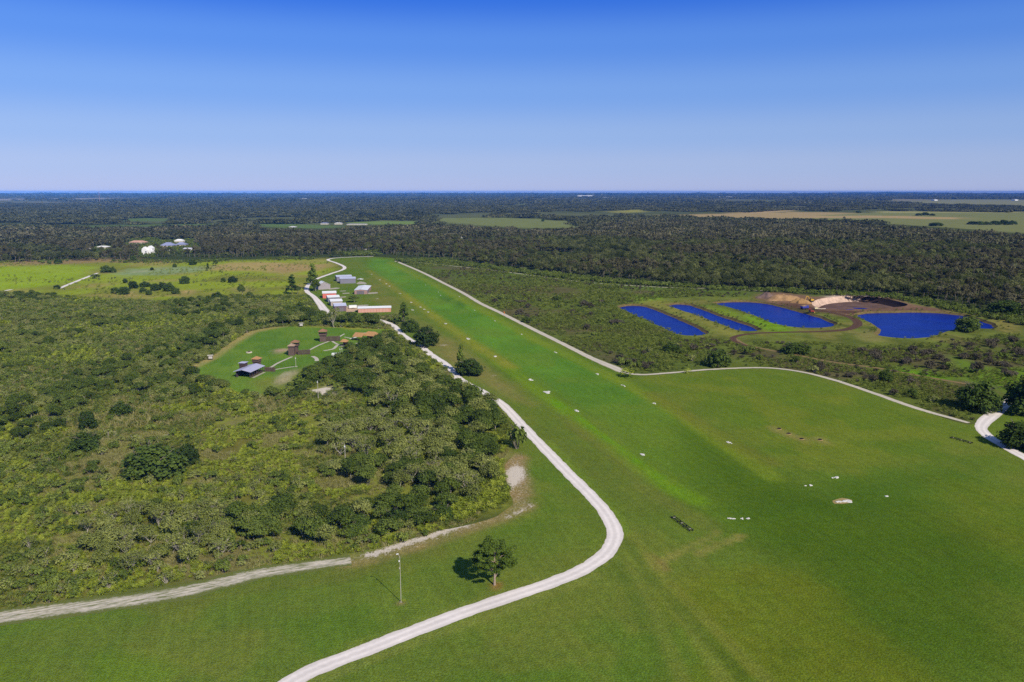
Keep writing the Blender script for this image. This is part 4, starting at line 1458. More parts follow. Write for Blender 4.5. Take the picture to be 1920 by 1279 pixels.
LAWN_M = PP(LAWN_PX)
FORT_M = PP(FORT_PX)
ROADS = [(ROAD_PX, 3.2), ([(111, 541), (183, 512)], 3.0), ([(-30, 555), (22, 543)], 3.0)]
PATHS = [(EAST_PX, 2.6), ([(765, 491), (860, 500), (965, 512), (1110, 530), (1275, 540), (1440, 546)], 2.2), ([(1376, 634), (1440, 656), (1560, 679), (1730, 706), (1812, 720)], 2.4),
         ([(1400, 649), (1376, 633), (1470, 623), (1580, 619), (1606, 605), (1568, 588)], 3.0)]
CLEAR = [PP([(575, 728), (625, 724), (628, 733), (610, 742), (600, 750), (595, 740), (575, 738)])]

# ------------------------------------------------------------------ masses of low scrub
SCRUB_W = [(-500, 590), (-100, 556), (0, 552), (130, 558), (300, 567), (420, 560), (500, 556), (575, 556), (600, 586), (640, 596), (745, 592), (770, 612), (745, 616), (800, 650), (850, 700), (930, 760), (962, 810), (950, 850), (945, 900), (958, 945), (872, 982), (800, 1004), (700, 1031), (640, 1040), (440, 1072), (250, 1109), (0, 1144), (-250, 1174)]
rg = np.random.default_rng(11)
hol = [FORT_M] + CLEAR
p = off_lines(grid_in(SCRUB_W, 1.75, rg, holes=hol, dmax=330), ROADS)
v = fbm(p[:, 0], p[:, 1], 22, 71, 3)
v2 = fbm(p[:, 0], p[:, 1], 14, 77, 3)
near = p[(v > 0.34) & (v2 > 0.32)]
p2 = off_lines(grid_in(SCRUB_W, 2.9, rg, holes=hol, dmin=330), ROADS)
v = fbm(p2[:, 0], p2[:, 1], 26, 71, 3)
mid = p2[v > 0.36]
p3 = off_lines(grid_in(SCRUB_W, 1.9, rg, holes=hol, dmax=330), ROADS)
v3 = fbm(p3[:, 0], p3[:, 1], 16, 83, 3)
mgap = p2[v <= 0.40]
gr = p3[(v3 > 0.50) | (fbm(p3[:, 0], p3[:, 1], 22, 71, 3) < 0.36)]
cut = lambda q, m: (q[m], q[~m])
nb, nd = cut(near, fbm(near[:, 0], near[:, 1], 30, 87, 3) > 0.47)
mb_, md = cut(mid, fbm(mid[:, 0], mid[:, 1], 40, 87, 3) > 0.50)
scatter('palmetto_scrub', 'yellow green palmetto scrub covering the ground left of the airstrip', 'scrub',
        [(K['palm'], nb, np.ones(len(nb)), rg), (K['palmd'], nd, np.ones(len(nd)), rg), (K['palm'], mb_, np.full(len(mb_), 1.35), rg), (K['palmd'], md, np.full(len(md), 1.35), rg),
         (K['tuft'], gr, np.full(len(gr), 1.1), rg), (K['tuft'], mgap, np.full(len(mgap), 2.0), rg), (K['palmd'], mgap + 1.1, np.full(len(mgap), 1.0), rg)])

OPEN = PP([(190, 735), (330, 745), (480, 735), (640, 790), (600, 850), (440, 925), (330, 955), (200, 1000), (60, 1062), (-60, 1060), (-60, 930), (60, 870), (120, 800)])
# shrubs of the western scrub, thicker towards the hangars
p = off_lines(grid_in(SCRUB_W, 3.8, rg, holes=hol), ROADS)
v = 0.5 * fbm(p[:, 0], p[:, 1], 38, 101, 4) + 0.5 * fbm(p[:, 0], p[:, 1], 14, 107, 3)
dd = np.hypot(p[:, 0], p[:, 1])
thr = 0.53 - 0.13 * sstep(300, 430, dd) + 0.06 * inside(p[:, 0], p[:, 1], OPEN)
p = p[v > thr + RNG.uniform(-0.06, 0.06, len(p))]
k = RNG.uniform(size=len(p))
v = fbm(p[:, 0], p[:, 1], 35, 111, 3) + (k - 0.5) * 0.7 + 0.06
scatter('scrub_thicket', 'dense low oak and lichen grey shrubs in the scrub left of the airstrip', 'thicket',
        [(K['bush'], p[v > 0.53], np.full((v > 0.53).sum(), 1.0), rg), (K['greybush'], p[v <= 0.53], np.full((v <= 0.53).sum(), 0.95), rg)])

p = off_lines(grid_in(SCRUB_W, 6.2, rg, holes=hol, dmin=335), [(ROAD_PX, 17.0)] + ROADS[1:])
v = fbm(p[:, 0], p[:, 1], 60, 121, 4)
p = p[(v > 0.50) & ~inside(p[:, 0], p[:, 1], OPEN)]
k = fbm(p[:, 0], p[:, 1], 40, 131, 3) + RNG.uniform(-0.3, 0.3, len(p)) + 0.08
mk = lambda kk, nm: [Kind(joined_kind(x, nm), None, x.w, x.h) for x in kk]


def joined_kind(x, nm):
    bm = bmesh.new()
    bm.from_mesh(x.crown)
    n0 = len(bm.faces)
    bm.from_mesh(x.trunk)
    bm.faces.ensure_lookup_table()
    for f in bm.faces[n0:]:
        f.material_index = 1
    me = bpy.data.meshes.new(nm)
    bm.to_mesh(me)
    bm.free()
    me.materials.append(x.crown.materials[0])
    me.materials.append(x.trunk.materials[0])
    return me


KJ = {n: mk(K[n], n + '_whole') for n in ('oak', 'darkoak', 'bare', 'greyoak', 'pine')}
scatter('scrub_wood', 'scattered low oaks across the scrub between the fort lawn and the meadow', 'wood',
        [(KJ['oak'], p[k > 0.55], np.full((k > 0.55).sum(), 0.70), rg), (KJ['greyoak'], p[k <= 0.55], np.full((k <= 0.55).sum(), 0.70), rg)])

# meadow: sparse bushes and grass beyond the scrub
MEADOW = [(-400, 520), (-100, 494), (100, 491), (330, 492), (500, 487), (620, 488), (636, 505), (590, 522), (570, 550), (480, 556), (300, 562), (130, 556), (0, 550), (-400, 575)]
p = off_lines(grid_in(MEADOW, 5.5, rg), ROADS)
v = fbm(p[:, 0], p[:, 1], 50, 141, 4)
p = p[(v > 0.50) & (RNG.uniform(size=len(p)) < 0.30)]
k = RNG.uniform(size=len(p)) < 0.9
scatter('meadow_palmetto', 'low bright palmetto tussocks dotted over the yellow green meadow', 'scrub',
        [(K['palm'], p[k], np.full(k.sum(), 1.3), rg), (K['greybush'], p[~k], np.full((~k).sum(), 0.75), rg)])

# east scrub in front of the forest
SCRUB_E = [(752, 487), (830, 492), (960, 509), (1200, 532), (1400, 546), (1440, 560), (1330, 556), (1240, 560), (1195, 566), (1150, 574), (1200, 604), (1290, 638), (1340, 632), (1385, 642), (1540, 642), (1620, 652), (1700, 648), (1770, 640), (1850, 632), (1930, 625), (2300, 660), (2300, 745), (1915, 735), (1890, 745), (1860, 782), (1815, 790), (1720, 762), (1560, 708), (1500, 694), (1440, 687), (1330, 690), (1200, 700), (1172, 694), (1050, 638), (900, 562), (800, 512)]
p = off_lines(grid_in(SCRUB_E, 2.6, rg, dmax=560), PATHS)
q_ = off_lines(grid_in(SCRUB_E, 4.6, rg, dmin=560), PATHS)
v = fbm(p[:, 0], p[:, 1], 24, 151, 3)
vq = fbm(q_[:, 0], q_[:, 1], 30, 151, 3)
pa, pb_ = cut(p[v > 0.42], fbm(p[v > 0.42][:, 0], p[v > 0.42][:, 1], 34, 161, 3) > 0.58)
qa = q_[vq > 0.42]
tp = off_lines(grid_in(SCRUB_E, 7.0, rg), PATHS)
tv = fbm(tp[:, 0], tp[:, 1], 50, 171, 4)
tp = tp[tv > 0.52]
tk = fbm(tp[:, 0], tp[:, 1], 40, 181, 3) + RNG.uniform(-0.2, 0.2, len(tp))
scatter('marsh_scrub', 'dull green palmetto and brown twiggy scrub between airstrip and forest', 'scrub',
        [(K['palmd'], pb_, np.full(len(pb_), 1.15), rg), (K['palmd'], pa, np.full(len(pa), 1.0), rg), (K['palmd'], qa, np.full(len(qa), 1.7), rg),
         (K['brownbush'], tp[tk > 0.5], np.full((tk > 0.5).sum(), 0.55), rg), (K['bush'], tp[tk <= 0.5], np.full((tk <= 0.5).sum(), 0.5), rg)])

# pond margins
mp = []
for wl, rim in zip(waters, rims):
    g_ = grow(wl, 3.2)
    n_ = fbm(g_[:, 0], g_[:, 1], 25, 191, 3)
    mp.append(g_[(n_ > 0.45) & (RNG.uniform(size=len(g_)) < 0.6)])
for wl in waters:
    g_ = grow(wl, 6.0)
    mp.append((g_ + RNG.uniform(-3.2, 3.2, g_.shape))[RNG.uniform(size=len(g_)) < 0.45])
mp = np.concatenate(mp)
mp = mp + RNG.uniform(-1, 1, mp.shape)
kk = RNG.uniform(size=len(mp)) < 0.45
scatter('pond_edge_reeds', 'dark reeds and low bushes along the pond banks', 'reeds',
        [(K['bush'], mp[kk], np.full(kk.sum(), 0.42), rg), (K['palmd'], mp[~kk], np.full((~kk).sum(), 1.1), rg)])

# ------------------------------------------------------------------ forests
F_EAST = [(690, 480), (725, 478), (760, 481), (830, 484), (900, 497), (965, 504), (1040, 512), (1120, 522), (1200, 527), (1320, 537), (1420, 543), (1500, 545), (1600, 549), (1680, 553), (1760, 566), (1850, 583), (1925, 596), (2500, 640), (2500, 462), (1920, 450), (1800, 441), (1700, 433), (1600, 427), (1470, 421), (1300, 418), (1180, 419), (1100, 428), (1088, 437), (980, 438), (870, 432), (815, 428), (700, 431), (640, 437)]
F_WEST = [(-900, 560), (-300, 505), (0, 494), (100, 490), (200, 489), (260, 488), (265, 478), (300, 482), (345, 482), (420, 484), (500, 481), (600, 481), (640, 483), (645, 474), (690, 472), (690, 480), (640, 438), (560, 438), (470, 434), (300, 433), (140, 436), (0, 436), (-900, 444)]
FAR_HOMES = [(548, 428.5, 14), (1229, 424, 8), (908, 439, 14), (885, 437, 12), (866, 450, 16), (840, 433, 7), (802, 431, 9), (704, 443, 9), (600, 438, 12), (528, 447, 9)]
HOUSES = [PP([(x - k * 0.6, y - 2), (x + k * 0.6, y - 2), (x + k * 0.6, y + 7), (x - k * 0.6, y + 7)]) for x, y, k in FAR_HOMES] + [PP([(226, 450), (304, 445), (306, 470), (236, 472)]), PP([(292, 462), (300, 452), (372, 448), (378, 474), (330, 478), (296, 473)]), PP([(260, 462), (292, 462), (294, 484), (260, 484)]), PP([(176, 464), (210, 462), (215, 476), (176, 476)]),
          PP([(640, 474), (715, 470), (715, 480), (640, 480)])]
fe1 = grid_in(F_EAST, 7.0, rg, dmax=1500, jit=0.55, holes=HOUSES)
fe2 = grid_in(F_EAST, 16, rg, dmin=1500, jit=0.5, holes=HOUSES)
fe1 = fe1[(fbm(fe1[:, 0], fe1[:, 1], 55, 203, 3) > 0.34) | (np.hypot(fe1[:, 0], fe1[:, 1]) < 900)]
v = fbm(fe1[:, 0], fe1[:, 1], 130, 201, 4) + RNG.uniform(-0.16, 0.16, len(fe1)) + 0.16 * sstep(150, -350, fe1[:, 0]) - 0.05
lc = fbm(fe1[:, 0], fe1[:, 1], 70, 205, 3) + RNG.uniform(-0.2, 0.2, len(fe1)) > 0.56
scatter('forest', 'dense dark green forest stretching behind the ponds and the airstrip', 'forest',
        [(K['forest'], fe1[(v < 0.53) & ~lc], np.full(((v < 0.53) & ~lc).sum(), 0.92), rg), (K['forestc'], fe1[(v < 0.53) & lc], np.full(((v < 0.53) & lc).sum(), 0.95), rg), (K['forestb'], fe1[v >= 0.53], np.full((v >= 0.53).sum(), 0.9), rg), (K['clump'], fe2, np.ones(len(fe2)), rg)])
fw1 = grid_in(F_WEST, 7.6, rg, dmax=1500, jit=0.55, holes=HOUSES)
fw2 = grid_in(F_WEST, 17, rg, dmin=1500, jit=0.5, holes=HOUSES)
v = fbm(fw1[:, 0], fw1[:, 1], 120, 211, 4) + RNG.uniform(-0.12, 0.12, len(fw1))
gap = fbm(fw1[:, 0], fw1[:, 1], 60, 215, 3) > 0.36
fw1, v = fw1[gap], v[gap]
scatter('pine_forest', 'brownish pine wood with thin trunks beyond the meadow', 'forest',
        [(K['forest'], fw1[v < 0.42], np.full((v < 0.42).sum(), 0.85), rg), (K['forestc'], fw1[(v >= 0.42) & (v < 0.48)], np.full(((v >= 0.42) & (v < 0.48)).sum(), 0.85), rg), (K['forestb'], fw1[v >= 0.48], np.full((v >= 0.48).sum(), 0.95), rg), (K['clump'], fw2, np.ones(len(fw2)), rg)])
# shrubby skirt at the foot of the forest
SK = [(740, 488), (830, 486), (965, 505), (1120, 523), (1320, 538), (1500, 546), (1680, 554), (1850, 584), (1925, 597), (2300, 630), (2300, 655), (1920, 612), (1840, 595), (1680, 562), (1500, 551), (1320, 543), (1120, 530), (965, 512), (830, 493), (745, 493)]
sk = off_lines(grid_in(SK, 4.2, rg), PATHS)
SK2 = [(0, 492), (200, 488), (330, 490), (500, 484), (640, 485), (640, 488), (500, 489), (330, 494), (200, 493), (0, 499), (-300, 515), (-300, 505)]
sk2 = grid_in(SK2, 6.5, rg)
sk2 = sk2[fbm(sk2[:, 0], sk2[:, 1], 50, 221, 3) > 0.5]
sk2 = np.concatenate([sk2] + [grid_in(None, 6.0, rg, poly_m=h_) for h_ in HOUSES])
scatter('forest_edge_shrubs', 'green bushes along the foot of the forest', 'shrubs',
        [(K['bush'], sk, np.full(len(sk), 1.25), rg), (K['bush'], sk2, np.full(len(sk2), 1.2), rg)])

# wooded plain out to the horizon, with the open pastures left free
FIELDS = [PP(q) for q in ([(800, 413), (850, 408.5), (930, 408), (985, 409), (1060, 414), (1090, 419), (1085, 436), (980, 436), (880, 430), (812, 424)], [(1235, 404), (1300, 402), (1400, 399), (1480, 394), (1560, 397), (1750, 397), (1920, 399), (2700, 402), (2700, 452), (1920, 441), (1820, 432), (1700, 424), (1600, 418), (1450, 415), (1300, 411)],
                         [(470, 420), (560, 420), (640, 418), (720, 413), (800, 414), (800, 426), (640, 436), (560, 436), (470, 432)], [(130, 424), (300, 421), (420, 419), (420, 428), (300, 431), (140, 434)], [(210, 411), (270, 409), (330, 410), (320, 420), (220, 421)],
                         [(1560, 374), (1640, 376), (1740, 374), (1800, 373.5), (1920, 374.5), (2700, 375), (2700, 389), (1920, 388), (1800, 386), (1700, 383)], [(1140, 396), (1215, 392), (1210, 399), (1150, 400)],
                         [(-900, 372), (0, 372.5), (160, 371.5), (300, 371), (300, 373.4), (160, 375), (0, 376.6), (-900, 376.6)], [(1030, 390.5), (1150, 388.5), (1160, 391.5), (1040, 393.5)], [(960, 382), (1000, 381.5), (1010, 384.6), (965, 385.4)])]
fan = lambda r0, r1: np.array([(-0.95 * r0, 0.8 * r0), (-0.95 * r1, 0.8 * r1), (0, r1), (0.95 * r1, 0.8 * r1), (0.95 * r0, 0.8 * r0), (0, r0 * 0.9)])
woods = PP(F_EAST), PP(F_WEST)
a1 = grid_in(None, 34, rg, poly_m=fan(2100, 6500), holes=FIELDS + list(woods), jit=0.6)
a1 = a1[np.hypot(a1[:, 0], a1[:, 1]) > 2000]
v = fbm(a1[:, 0], a1[:, 1], 420, 231, 4)
a1 = a1[v > 0.43]
a2 = grid_in(None, 92, rg, poly_m=fan(6400, 17000), holes=FIELDS, jit=0.6)
v = fbm(a2[:, 0], a2[:, 1], 1100, 241, 4)
a2 = a2[v > 0.42]
a3 = grid_in(None, 260, rg, poly_m=fan(16800, 30000), holes=FIELDS, jit=0.6)
scatter('wooded_plain', 'blue green woodland fading away across the plain to the horizon', 'woodland',
        [(K['bigclump'], a1, np.full(len(a1), 0.85), rg), (K['hugeclump'], a2, np.full(len(a2), 0.95), rg), (K['hugeclump'], a3, np.full(len(a3), 1.9), rg)])

# ------------------------------------------------------------------ single trees and bushes
def plant(kind, i, name, label, cat, x, y, wpx=None, hpx=None, w_m=None, h_m=None, group=None, pos=None, rz=None, parts=True):
    kd = K[kind][i % len(K[kind])]
    if pos is None:
        pos = P(x, y)
    wm = w_m if w_m else wpx * mpp(y)
    hm = h_m if h_m else hpx * mpp(y) / 0.92
    rz = RNG.uniform(0, 6.28) if rz is None else rz
    sx, sz = wm / kd.w / 0.90, hm / kd.h / (0.97 if kind == 'darkoak' else 0.78)
    if parts and kd.trunk is not None:
        o = empty(name, pos, rz, label, cat, group)
        for nm, me in (('crown', kd.crown), ('trunk', kd.trunk)):
            c = bpy.data.objects.new(nm, me)
            C.objects.link(c)
            c.parent = o
        o.scale = (sx, sx, sz)
        return o
    if kd.trunk is not None:
        kd = KJ[kind][i % len(KJ[kind])]
    o = bpy.data.objects.new(name, kd.crown)
    C.objects.link(o)
    o.location = pos
    o.rotation_euler = (0, 0, rz)
    o.scale = (sx, sx, sz)
    return tag(o, label, cat, group)


SINGLE = [
    ('darkoak', 0, 'oak_tree', 'broad dark oak, larger of a touching pair in the open palmetto scrub', 292, 892, 104, 62),
    ('darkoak', 1, 'oak_tree', 'smaller dark oak touching the larger one in the open palmetto scrub', 352, 872, 44, 40),
    ('darkoak', 2, 'oak_tree', 'dark oak at the edge of the open scrub, with a second oak right behind it', 161, 845, 52, 36),
    ('darkoak', 1, 'oak_tree', 'dark narrow oak right behind another oak in the open scrub', 165, 806, 32, 36),
    ('darkoak', 2, 'oak_tree', 'small mid green oak standing alone above the open palmetto scrub', 228, 778, 40, 24),
    ('darkoak', 0, 'oak_tree', 'dark oak standing alone on the grass between white road and airstrip', 880, 702, 54, 30),
    ('pine', 0, 'pine_tree', 'narrow dark tree rising out of the lone oak beside the white road', 864, 697, 17, 38),
    ('darkoak', 2, 'oak_tree', 'large dark oak between the end of the sandy path and the dirt track', 1834, 768, 74, 55),
    ('darkoak', 1, 'oak_tree', 'tall dark oak shading the road where it leaves the grass', 1938, 776, 92, 72),
    ('darkoak', 0, 'oak_tree', 'rounded dark oak in the grass inside the bend of the pale road', 1912, 838, 72, 50),
    ('darkoak', 1, 'oak_tree', 'dark oak overhanging the outer edge of the bend of the pale road', 1960, 850, 60, 50),
    ('darkoak', 2, 'oak_tree', 'small dark round oak with a long shadow between two tracks', 1660, 716, 26, 25),
    ('darkoak', 0, 'oak_tree', 'smallest dark round oak beside the sandy path', 1710, 744, 20, 17),
    ('darkoak', 3, 'oak_tree', 'round grey green oak on the bank of the largest pond', 1815, 622, 42, 30),
    ('darkoak', 0, 'oak_tree', 'broad grey green oak between the largest pond and the forest', 1885, 592, 56, 30),
    ('darkoak', 1, 'oak_tree', 'broad dark bush-like oak beside the curve of the sandy path', 1346, 687, 48, 32),
    ('darkoak', 2, 'oak_tree', 'low dark oak in the scrub above the curve of the sandy path', 1258, 660, 32, 18),
    ('darkoak', 0, 'oak_tree', 'dark spreading oak beside the brown dirt track below the ponds', 1492, 662, 50, 20),
    ('darkoak', 1, 'oak_tree', 'round oak casting a shadow on the grass at the last gap in the white road', 798, 650, 46, 38),
    ('darkoak', 2, 'oak_tree', 'oak in front of the hedge corner where the white road passes', 770, 622, 34, 24),
    ('pine', 1, 'pine_tree', 'feathery tall tree at the corner of the hedge beside the long hangar', 757, 608, 20, 30),
    ('bush', 0, 'shrub', 'bright green shrub on the grass verge where the white road leaves the thicket', 970, 842, 34, 34),
    ('pine', 0, 'pine_tree', 'tallest dark pine of the group beside the grey gabled hangar', 588, 545, 18, 36),
    ('pine', 1, 'pine_tree', 'dark pine leaning out over the white road beside the grey gabled hangar', 583, 534, 15, 20),
    ('oak', 0, 'oak_tree', 'low bushy tree at the foot of the pines beside the grey gabled hangar', 592, 546, 16, 16),
    ('pine', 1, 'pine_tree', 'dark ragged pine standing on the meadow left of the white road', 548, 552, 18, 27),
    ('oak', 3, 'oak_tree', 'small oak touching the ragged pine on the meadow', 558, 551, 12, 12),
    ('oak', 1, 'oak_tree', 'small spreading tree on the grass in front of the long pink hangar', 663, 567, 20, 10),
    ('pine', 0, 'pine_tree', 'small dark conifer in front of the purple roofed shed', 562, 735, 20, 26),
    ('bare', 0, 'oak_tree', 'thin tree with a bare pale trunk rising out of the hedge behind the fort lawn', 627, 614, 22, 30),
    ('bare', 1, 'oak_tree', 'tree with a pale straight trunk in the middle of the thicket', 734, 768, 34, 34),
    ('darkoak', 0, 'oak_tree', 'dark round oak on the meadow at the end of the white track', 199, 511, 20, 14),
    ('darkoak', 2, 'oak_tree', 'oak joined to the dark one at the end of the white track', 211, 511, 14, 11),
    ('darkoak', 1, 'oak_tree', 'dark round tree on the meadow below the tan grass', 436, 530, 18, 12),
    ('darkoak', 0, 'oak_tree', 'small tree beside the dark round one below the tan grass', 419, 529, 10, 9),
    ('darkoak', 2, 'oak_tree', 'round grey green tree standing alone between meadow and scrub', 408, 564, 21, 17),
    ('pine', 0, 'pine_tree', 'thin tree on the tan grass at the far edge of the meadow', 404, 499, 9, 13),
    ('darkoak', 1, 'oak_tree', 'small spreading tree at the far edge of the meadow behind the grey green field', 361, 497, 15, 10),
    ('darkoak', 3, 'oak_tree', 'smallest tree at the far edge of the meadow behind the grey green field', 328, 501, 8, 7),
    ('darkoak', 0, 'oak_tree', 'tiny tree standing inside the grey green field', 285, 507, 7, 6),
    ('pine', 1, 'pine_tree', 'dark slim tree at the end of the grey green field', 390, 508, 6, 11),
    ('darkoak', 0, 'oak_tree', 'dark bush-like tree at the near end of the white meadow track', 107, 542, 13, 8),
    ('bush', 1, 'shrub', 'low grey shrub beside the middle of the white meadow track', 178, 522, 17, 6),
    ('oak', 2, 'oak_tree', 'tree among brown twigs on the meadow left of the hangar pines', 454, 555, 14, 16),
    ('darkoak', 3, 'oak_tree', 'small dark tree at the edge of the meadow in front of the pine wood', 250, 489, 13, 10),
    ('darkoak', 1, 'oak_tree', 'wide dark tree at the left end of the meadow edge', 109, 494, 15, 8),
    ('brownbush', 0, 'shrub', 'brown leafless shrub standing alone in the scrub beyond the dirt track', 1831, 700, 26, 17),
    ('brownbush', 1, 'shrub', 'brown bush beside the small round oak at the sandy path', 1676, 741, 18, 9),
    ('palm', 0, 'palmetto', 'palmetto clump on the grass at the corner of the sandy path', 1178, 707, 32, 11),
    ('palm', 1, 'palmetto', 'small palmetto tuft on the grass below the curve of the sandy path', 1290, 700, 14, 6),
    ('darkoak', 2, 'oak_tree', 'dark bush-like oak beside the airstrip path on the way to the ponds', 988, 604, 20, 10),
    ('palm', 2, 'palmetto', 'green tuft growing round the foot of the lamp post', 758, 1129, 10, 5),
]
for kd, i, nm, lb, x, y, wp, hp in SINGLE:
    plant(kd, i, nm, lb, 'tree' if 'tree' in nm else ('shrub' if nm == 'shrub' else 'palm'), x, y, wp, hp)
for x, y, wp, hp in ((216, 550, 16, 12), (232, 552, 24, 14), (250, 541, 18, 14), (268, 549, 14, 10), (272, 538, 20, 10), (279, 553, 12, 10), (291, 545, 16, 14), (305, 543, 20, 14), (317, 546, 22, 16), (330, 551, 16, 12), (235, 531, 10, 8)):
    plant('darkoak', x, 'oak_tree', 'small oak in the loose clump in the middle of the meadow', 'tree', x, y, wp, hp, group='oaks in the meadow clump', parts=False)
plant('darkoak', 1, 'oak_tree', 'round dark oak standing just above the loose clump on the meadow', 'tree', 347, 532, 19, 14)


LEFT = []


def singles(poly_px, step, seed, kinds, names, label, group, wr, hr, limit, holes=(), edge_lines=ROADS, thr=0.0, parts=True, cat='tree', avoid=None):
    rng = np.random.default_rng(seed)
    p = off_lines(grid_in(poly_px, step, rng, 0.55, list(holes) + CLEAR), edge_lines)
    if thr:
        p = p[fbm(p[:, 0], p[:, 1], 25, seed, 3) > thr]
    if p[:, 1].mean() > 300:
        rd = smooth_line([P(x, y)[:2] for x, y in ROAD_PX], 4.0)      # keep the road in view: nothing tall right at its near side
        dr = seg_dist(p[:, 0], p[:, 1], rd)
        p = p[(dr > 9.0) | (p[:, 1] < 335)]
    p = p[np.argsort(np.hypot(p[:, 0], p[:, 1]))]
    if names == 'oak_tree':
        LEFT.append(p[limit:])
    p = p[:limit]
    for x, y in p:
        k = int(rng.integers(0, len(kinds)))
        plant(kinds[k], int(rng.integers(0, 9)), names, label, cat, 0, 0, None, None, rng.uniform(*wr), rng.uniform(*hr), group, Vector((x, y, 0)), rng.uniform(0, 6.28), parts)
    return len(p)


ROAD_OPEN = [(ROAD_PX, 6.0)]
n_oak = singles([(560, 690), (640, 652), (728, 634), (745, 655), (775, 684), (815, 712), (852, 730), (902, 742), (938, 778), (955, 835), (935, 890), (880, 900), (820, 870), (760, 800), (700, 760), (640, 730), (560, 715)], 7.2, 301, ['oak', 'oak', 'darkoak', 'greyoak'], 'oak_tree',
                'leafy scrub oak crowded in the thicket between the fort lawn and the white road', 'oaks in the thicket between fort lawn and white road', (5.4, 8.6), (3.8, 6.4), 130, [FORT_M])
n_oak += singles([(330, 1000), (420, 930), (520, 900), (620, 870), (700, 860), (800, 880), (880, 905), (930, 925), (935, 955), (860, 975), (800, 992), (700, 1016), (600, 1030), (440, 1058), (340, 1070)], 6.4, 302, ['oak', 'oak', 'darkoak', 'oak', 'greyoak'], 'oak_tree',
                 'dark green oak in the thicket edge above the sandy track', 'oaks along the thicket edge above the sandy track', (4.6, 7.4), (3.2, 5.4), 84, thr=0.38)
n_oak += singles([(470, 594), (560, 584), (600, 596), (640, 602), (735, 602), (765, 608), (760, 618), (735, 611), (560, 609), (475, 615)], 7.5, 303, ['oak', 'darkoak', 'greyoak'], 'oak_tree',
                 'oak in the tall hedge between the fort lawn and the hangars', 'oaks in the hedge between fort lawn and hangars', (6.5, 9.5), (4.4, 6.2), 30, [FORT_M])
n_oak += singles([(400, 702), (440, 708), (485, 712), (520, 722), (500, 748), (440, 742), (350, 720), (310, 690), (390, 655), (440, 622), (455, 616), (445, 600), (400, 620), (300, 680)], 8.0, 304, ['oak', 'darkoak', 'greyoak'], 'oak_tree',
                 'oak of the tree belt wrapping the outer side of the fort lawn', 'oaks wrapping the fort lawn', (5.0, 8.5), (3.4, 5.4), 12, [FORT_M])
singles([(640, 800), (760, 790), (850, 830), (900, 880), (930, 900), (860, 960), (760, 900), (640, 860), (600, 830)], 6.6, 305, ['bare', 'bare', 'greyoak'], 'lichen_oak',
        'lichen grey scrub oak with bare pale limbs in the middle of the thicket', 'grey oaks in the middle of the thicket', (4.5, 7.2), (3.8, 6.2), 90)
singles([(150, 1000), (230, 960), (330, 960), (440, 980), (420, 1050), (280, 1085), (190, 1085)], 5.2, 306, ['bare', 'bare', 'greyoak'], 'lichen_oak',
        'pale leafless scrub oak with twisted limbs above the sandy track', 'pale leafless oaks above the sandy track', (3.8, 6.0), (3.4, 5.2), 60)
singles([(0, 700), (150, 690), (330, 730), (480, 760), (600, 780), (640, 830), (480, 920), (330, 950), (200, 990), (0, 1080), (-80, 1090), (-80, 740)], 15, 307, ['bush', 'bush', 'greybush'], 'shrub',
        'low rounded shrub dotted over the open palmetto scrub', 'shrubs dotted over the open scrub', (2.6, 4.6), (1.5, 2.6), 100, [FORT_M], cat='shrub')
singles([(0, 1070), (120, 1030), (210, 1060), (330, 1075), (250, 1094), (120, 1115), (0, 1128), (-80, 1138)], 5.0, 308, ['bush', 'bush', 'greybush'], 'shrub',
        'rounded shrub in the border between palmetto scrub and sandy track', 'shrubs bordering the sandy track', (2.4, 4.2), (1.5, 2.6), 40, cat='shrub')
singles([(1150, 676), (1200, 690), (1300, 680), (1400, 676), (1440, 684), (1560, 704), (1640, 725), (1780, 770), (1810, 755), (1700, 715), (1560, 690), (1440, 665), (1390, 650), (1280, 645), (1200, 650), (1140, 660)], 14, 309, ['brownbush', 'brownbush', 'bush', 'greybush'], 'shrub',
        'twiggy shrub in the scrub between the sandy path and the dirt track', 'shrubs between sandy path and dirt track', (3.0, 6.2), (1.6, 3.2), 60, edge_lines=PATHS, cat='shrub')
singles([(1560, 650), (1700, 655), (1850, 640), (1920, 645), (1920, 720), (1800, 700), (1640, 680)], 13, 310, ['brownbush', 'brownbush', 'bush'], 'shrub',
        'grey brown bush in the scrub below the largest pond', 'bushes below the largest pond', (3.5, 7.0), (1.8, 3.4), 50, edge_lines=PATHS, cat='shrub')
singles([(880, 540), (960, 560), (1100, 560), (1200, 545), (1160, 575), (1210, 610), (1140, 640), (1050, 625), (960, 590)], 26, 311, ['brownbush', 'brownbush', 'bush'], 'shrub',
        'brown bush in the wide scrub between airstrip and first pond', 'bushes between airstrip and first pond', (4.0, 8.5), (2.0, 3.8), 60, edge_lines=PATHS, cat='shrub')
singles([(1145, 678), (1170, 690), (1215, 696), (1230, 688), (1190, 676), (1160, 672)], 4.0, 312, ['brownbush', 'brownbush', 'bush'], 'shrub',
        'grey brown shrub of the clump in the corner of the sandy path', 'shrub clump in the corner of the sandy path', (3.0, 4.6), (1.8, 3.0), 16, edge_lines=PATHS, cat='shrub')
singles([(870, 940), (900, 905), (945, 900), (960, 940), (930, 962), (870, 975), (790, 990), (770, 975), (850, 955)], 2.6, 313, ['palm'], 'palmetto',
        'bright yellow green palmetto at the corner of the thicket', 'palmettos at the thicket corner', (2.4, 3.4), (1.3, 1.9), 70, cat='palm')


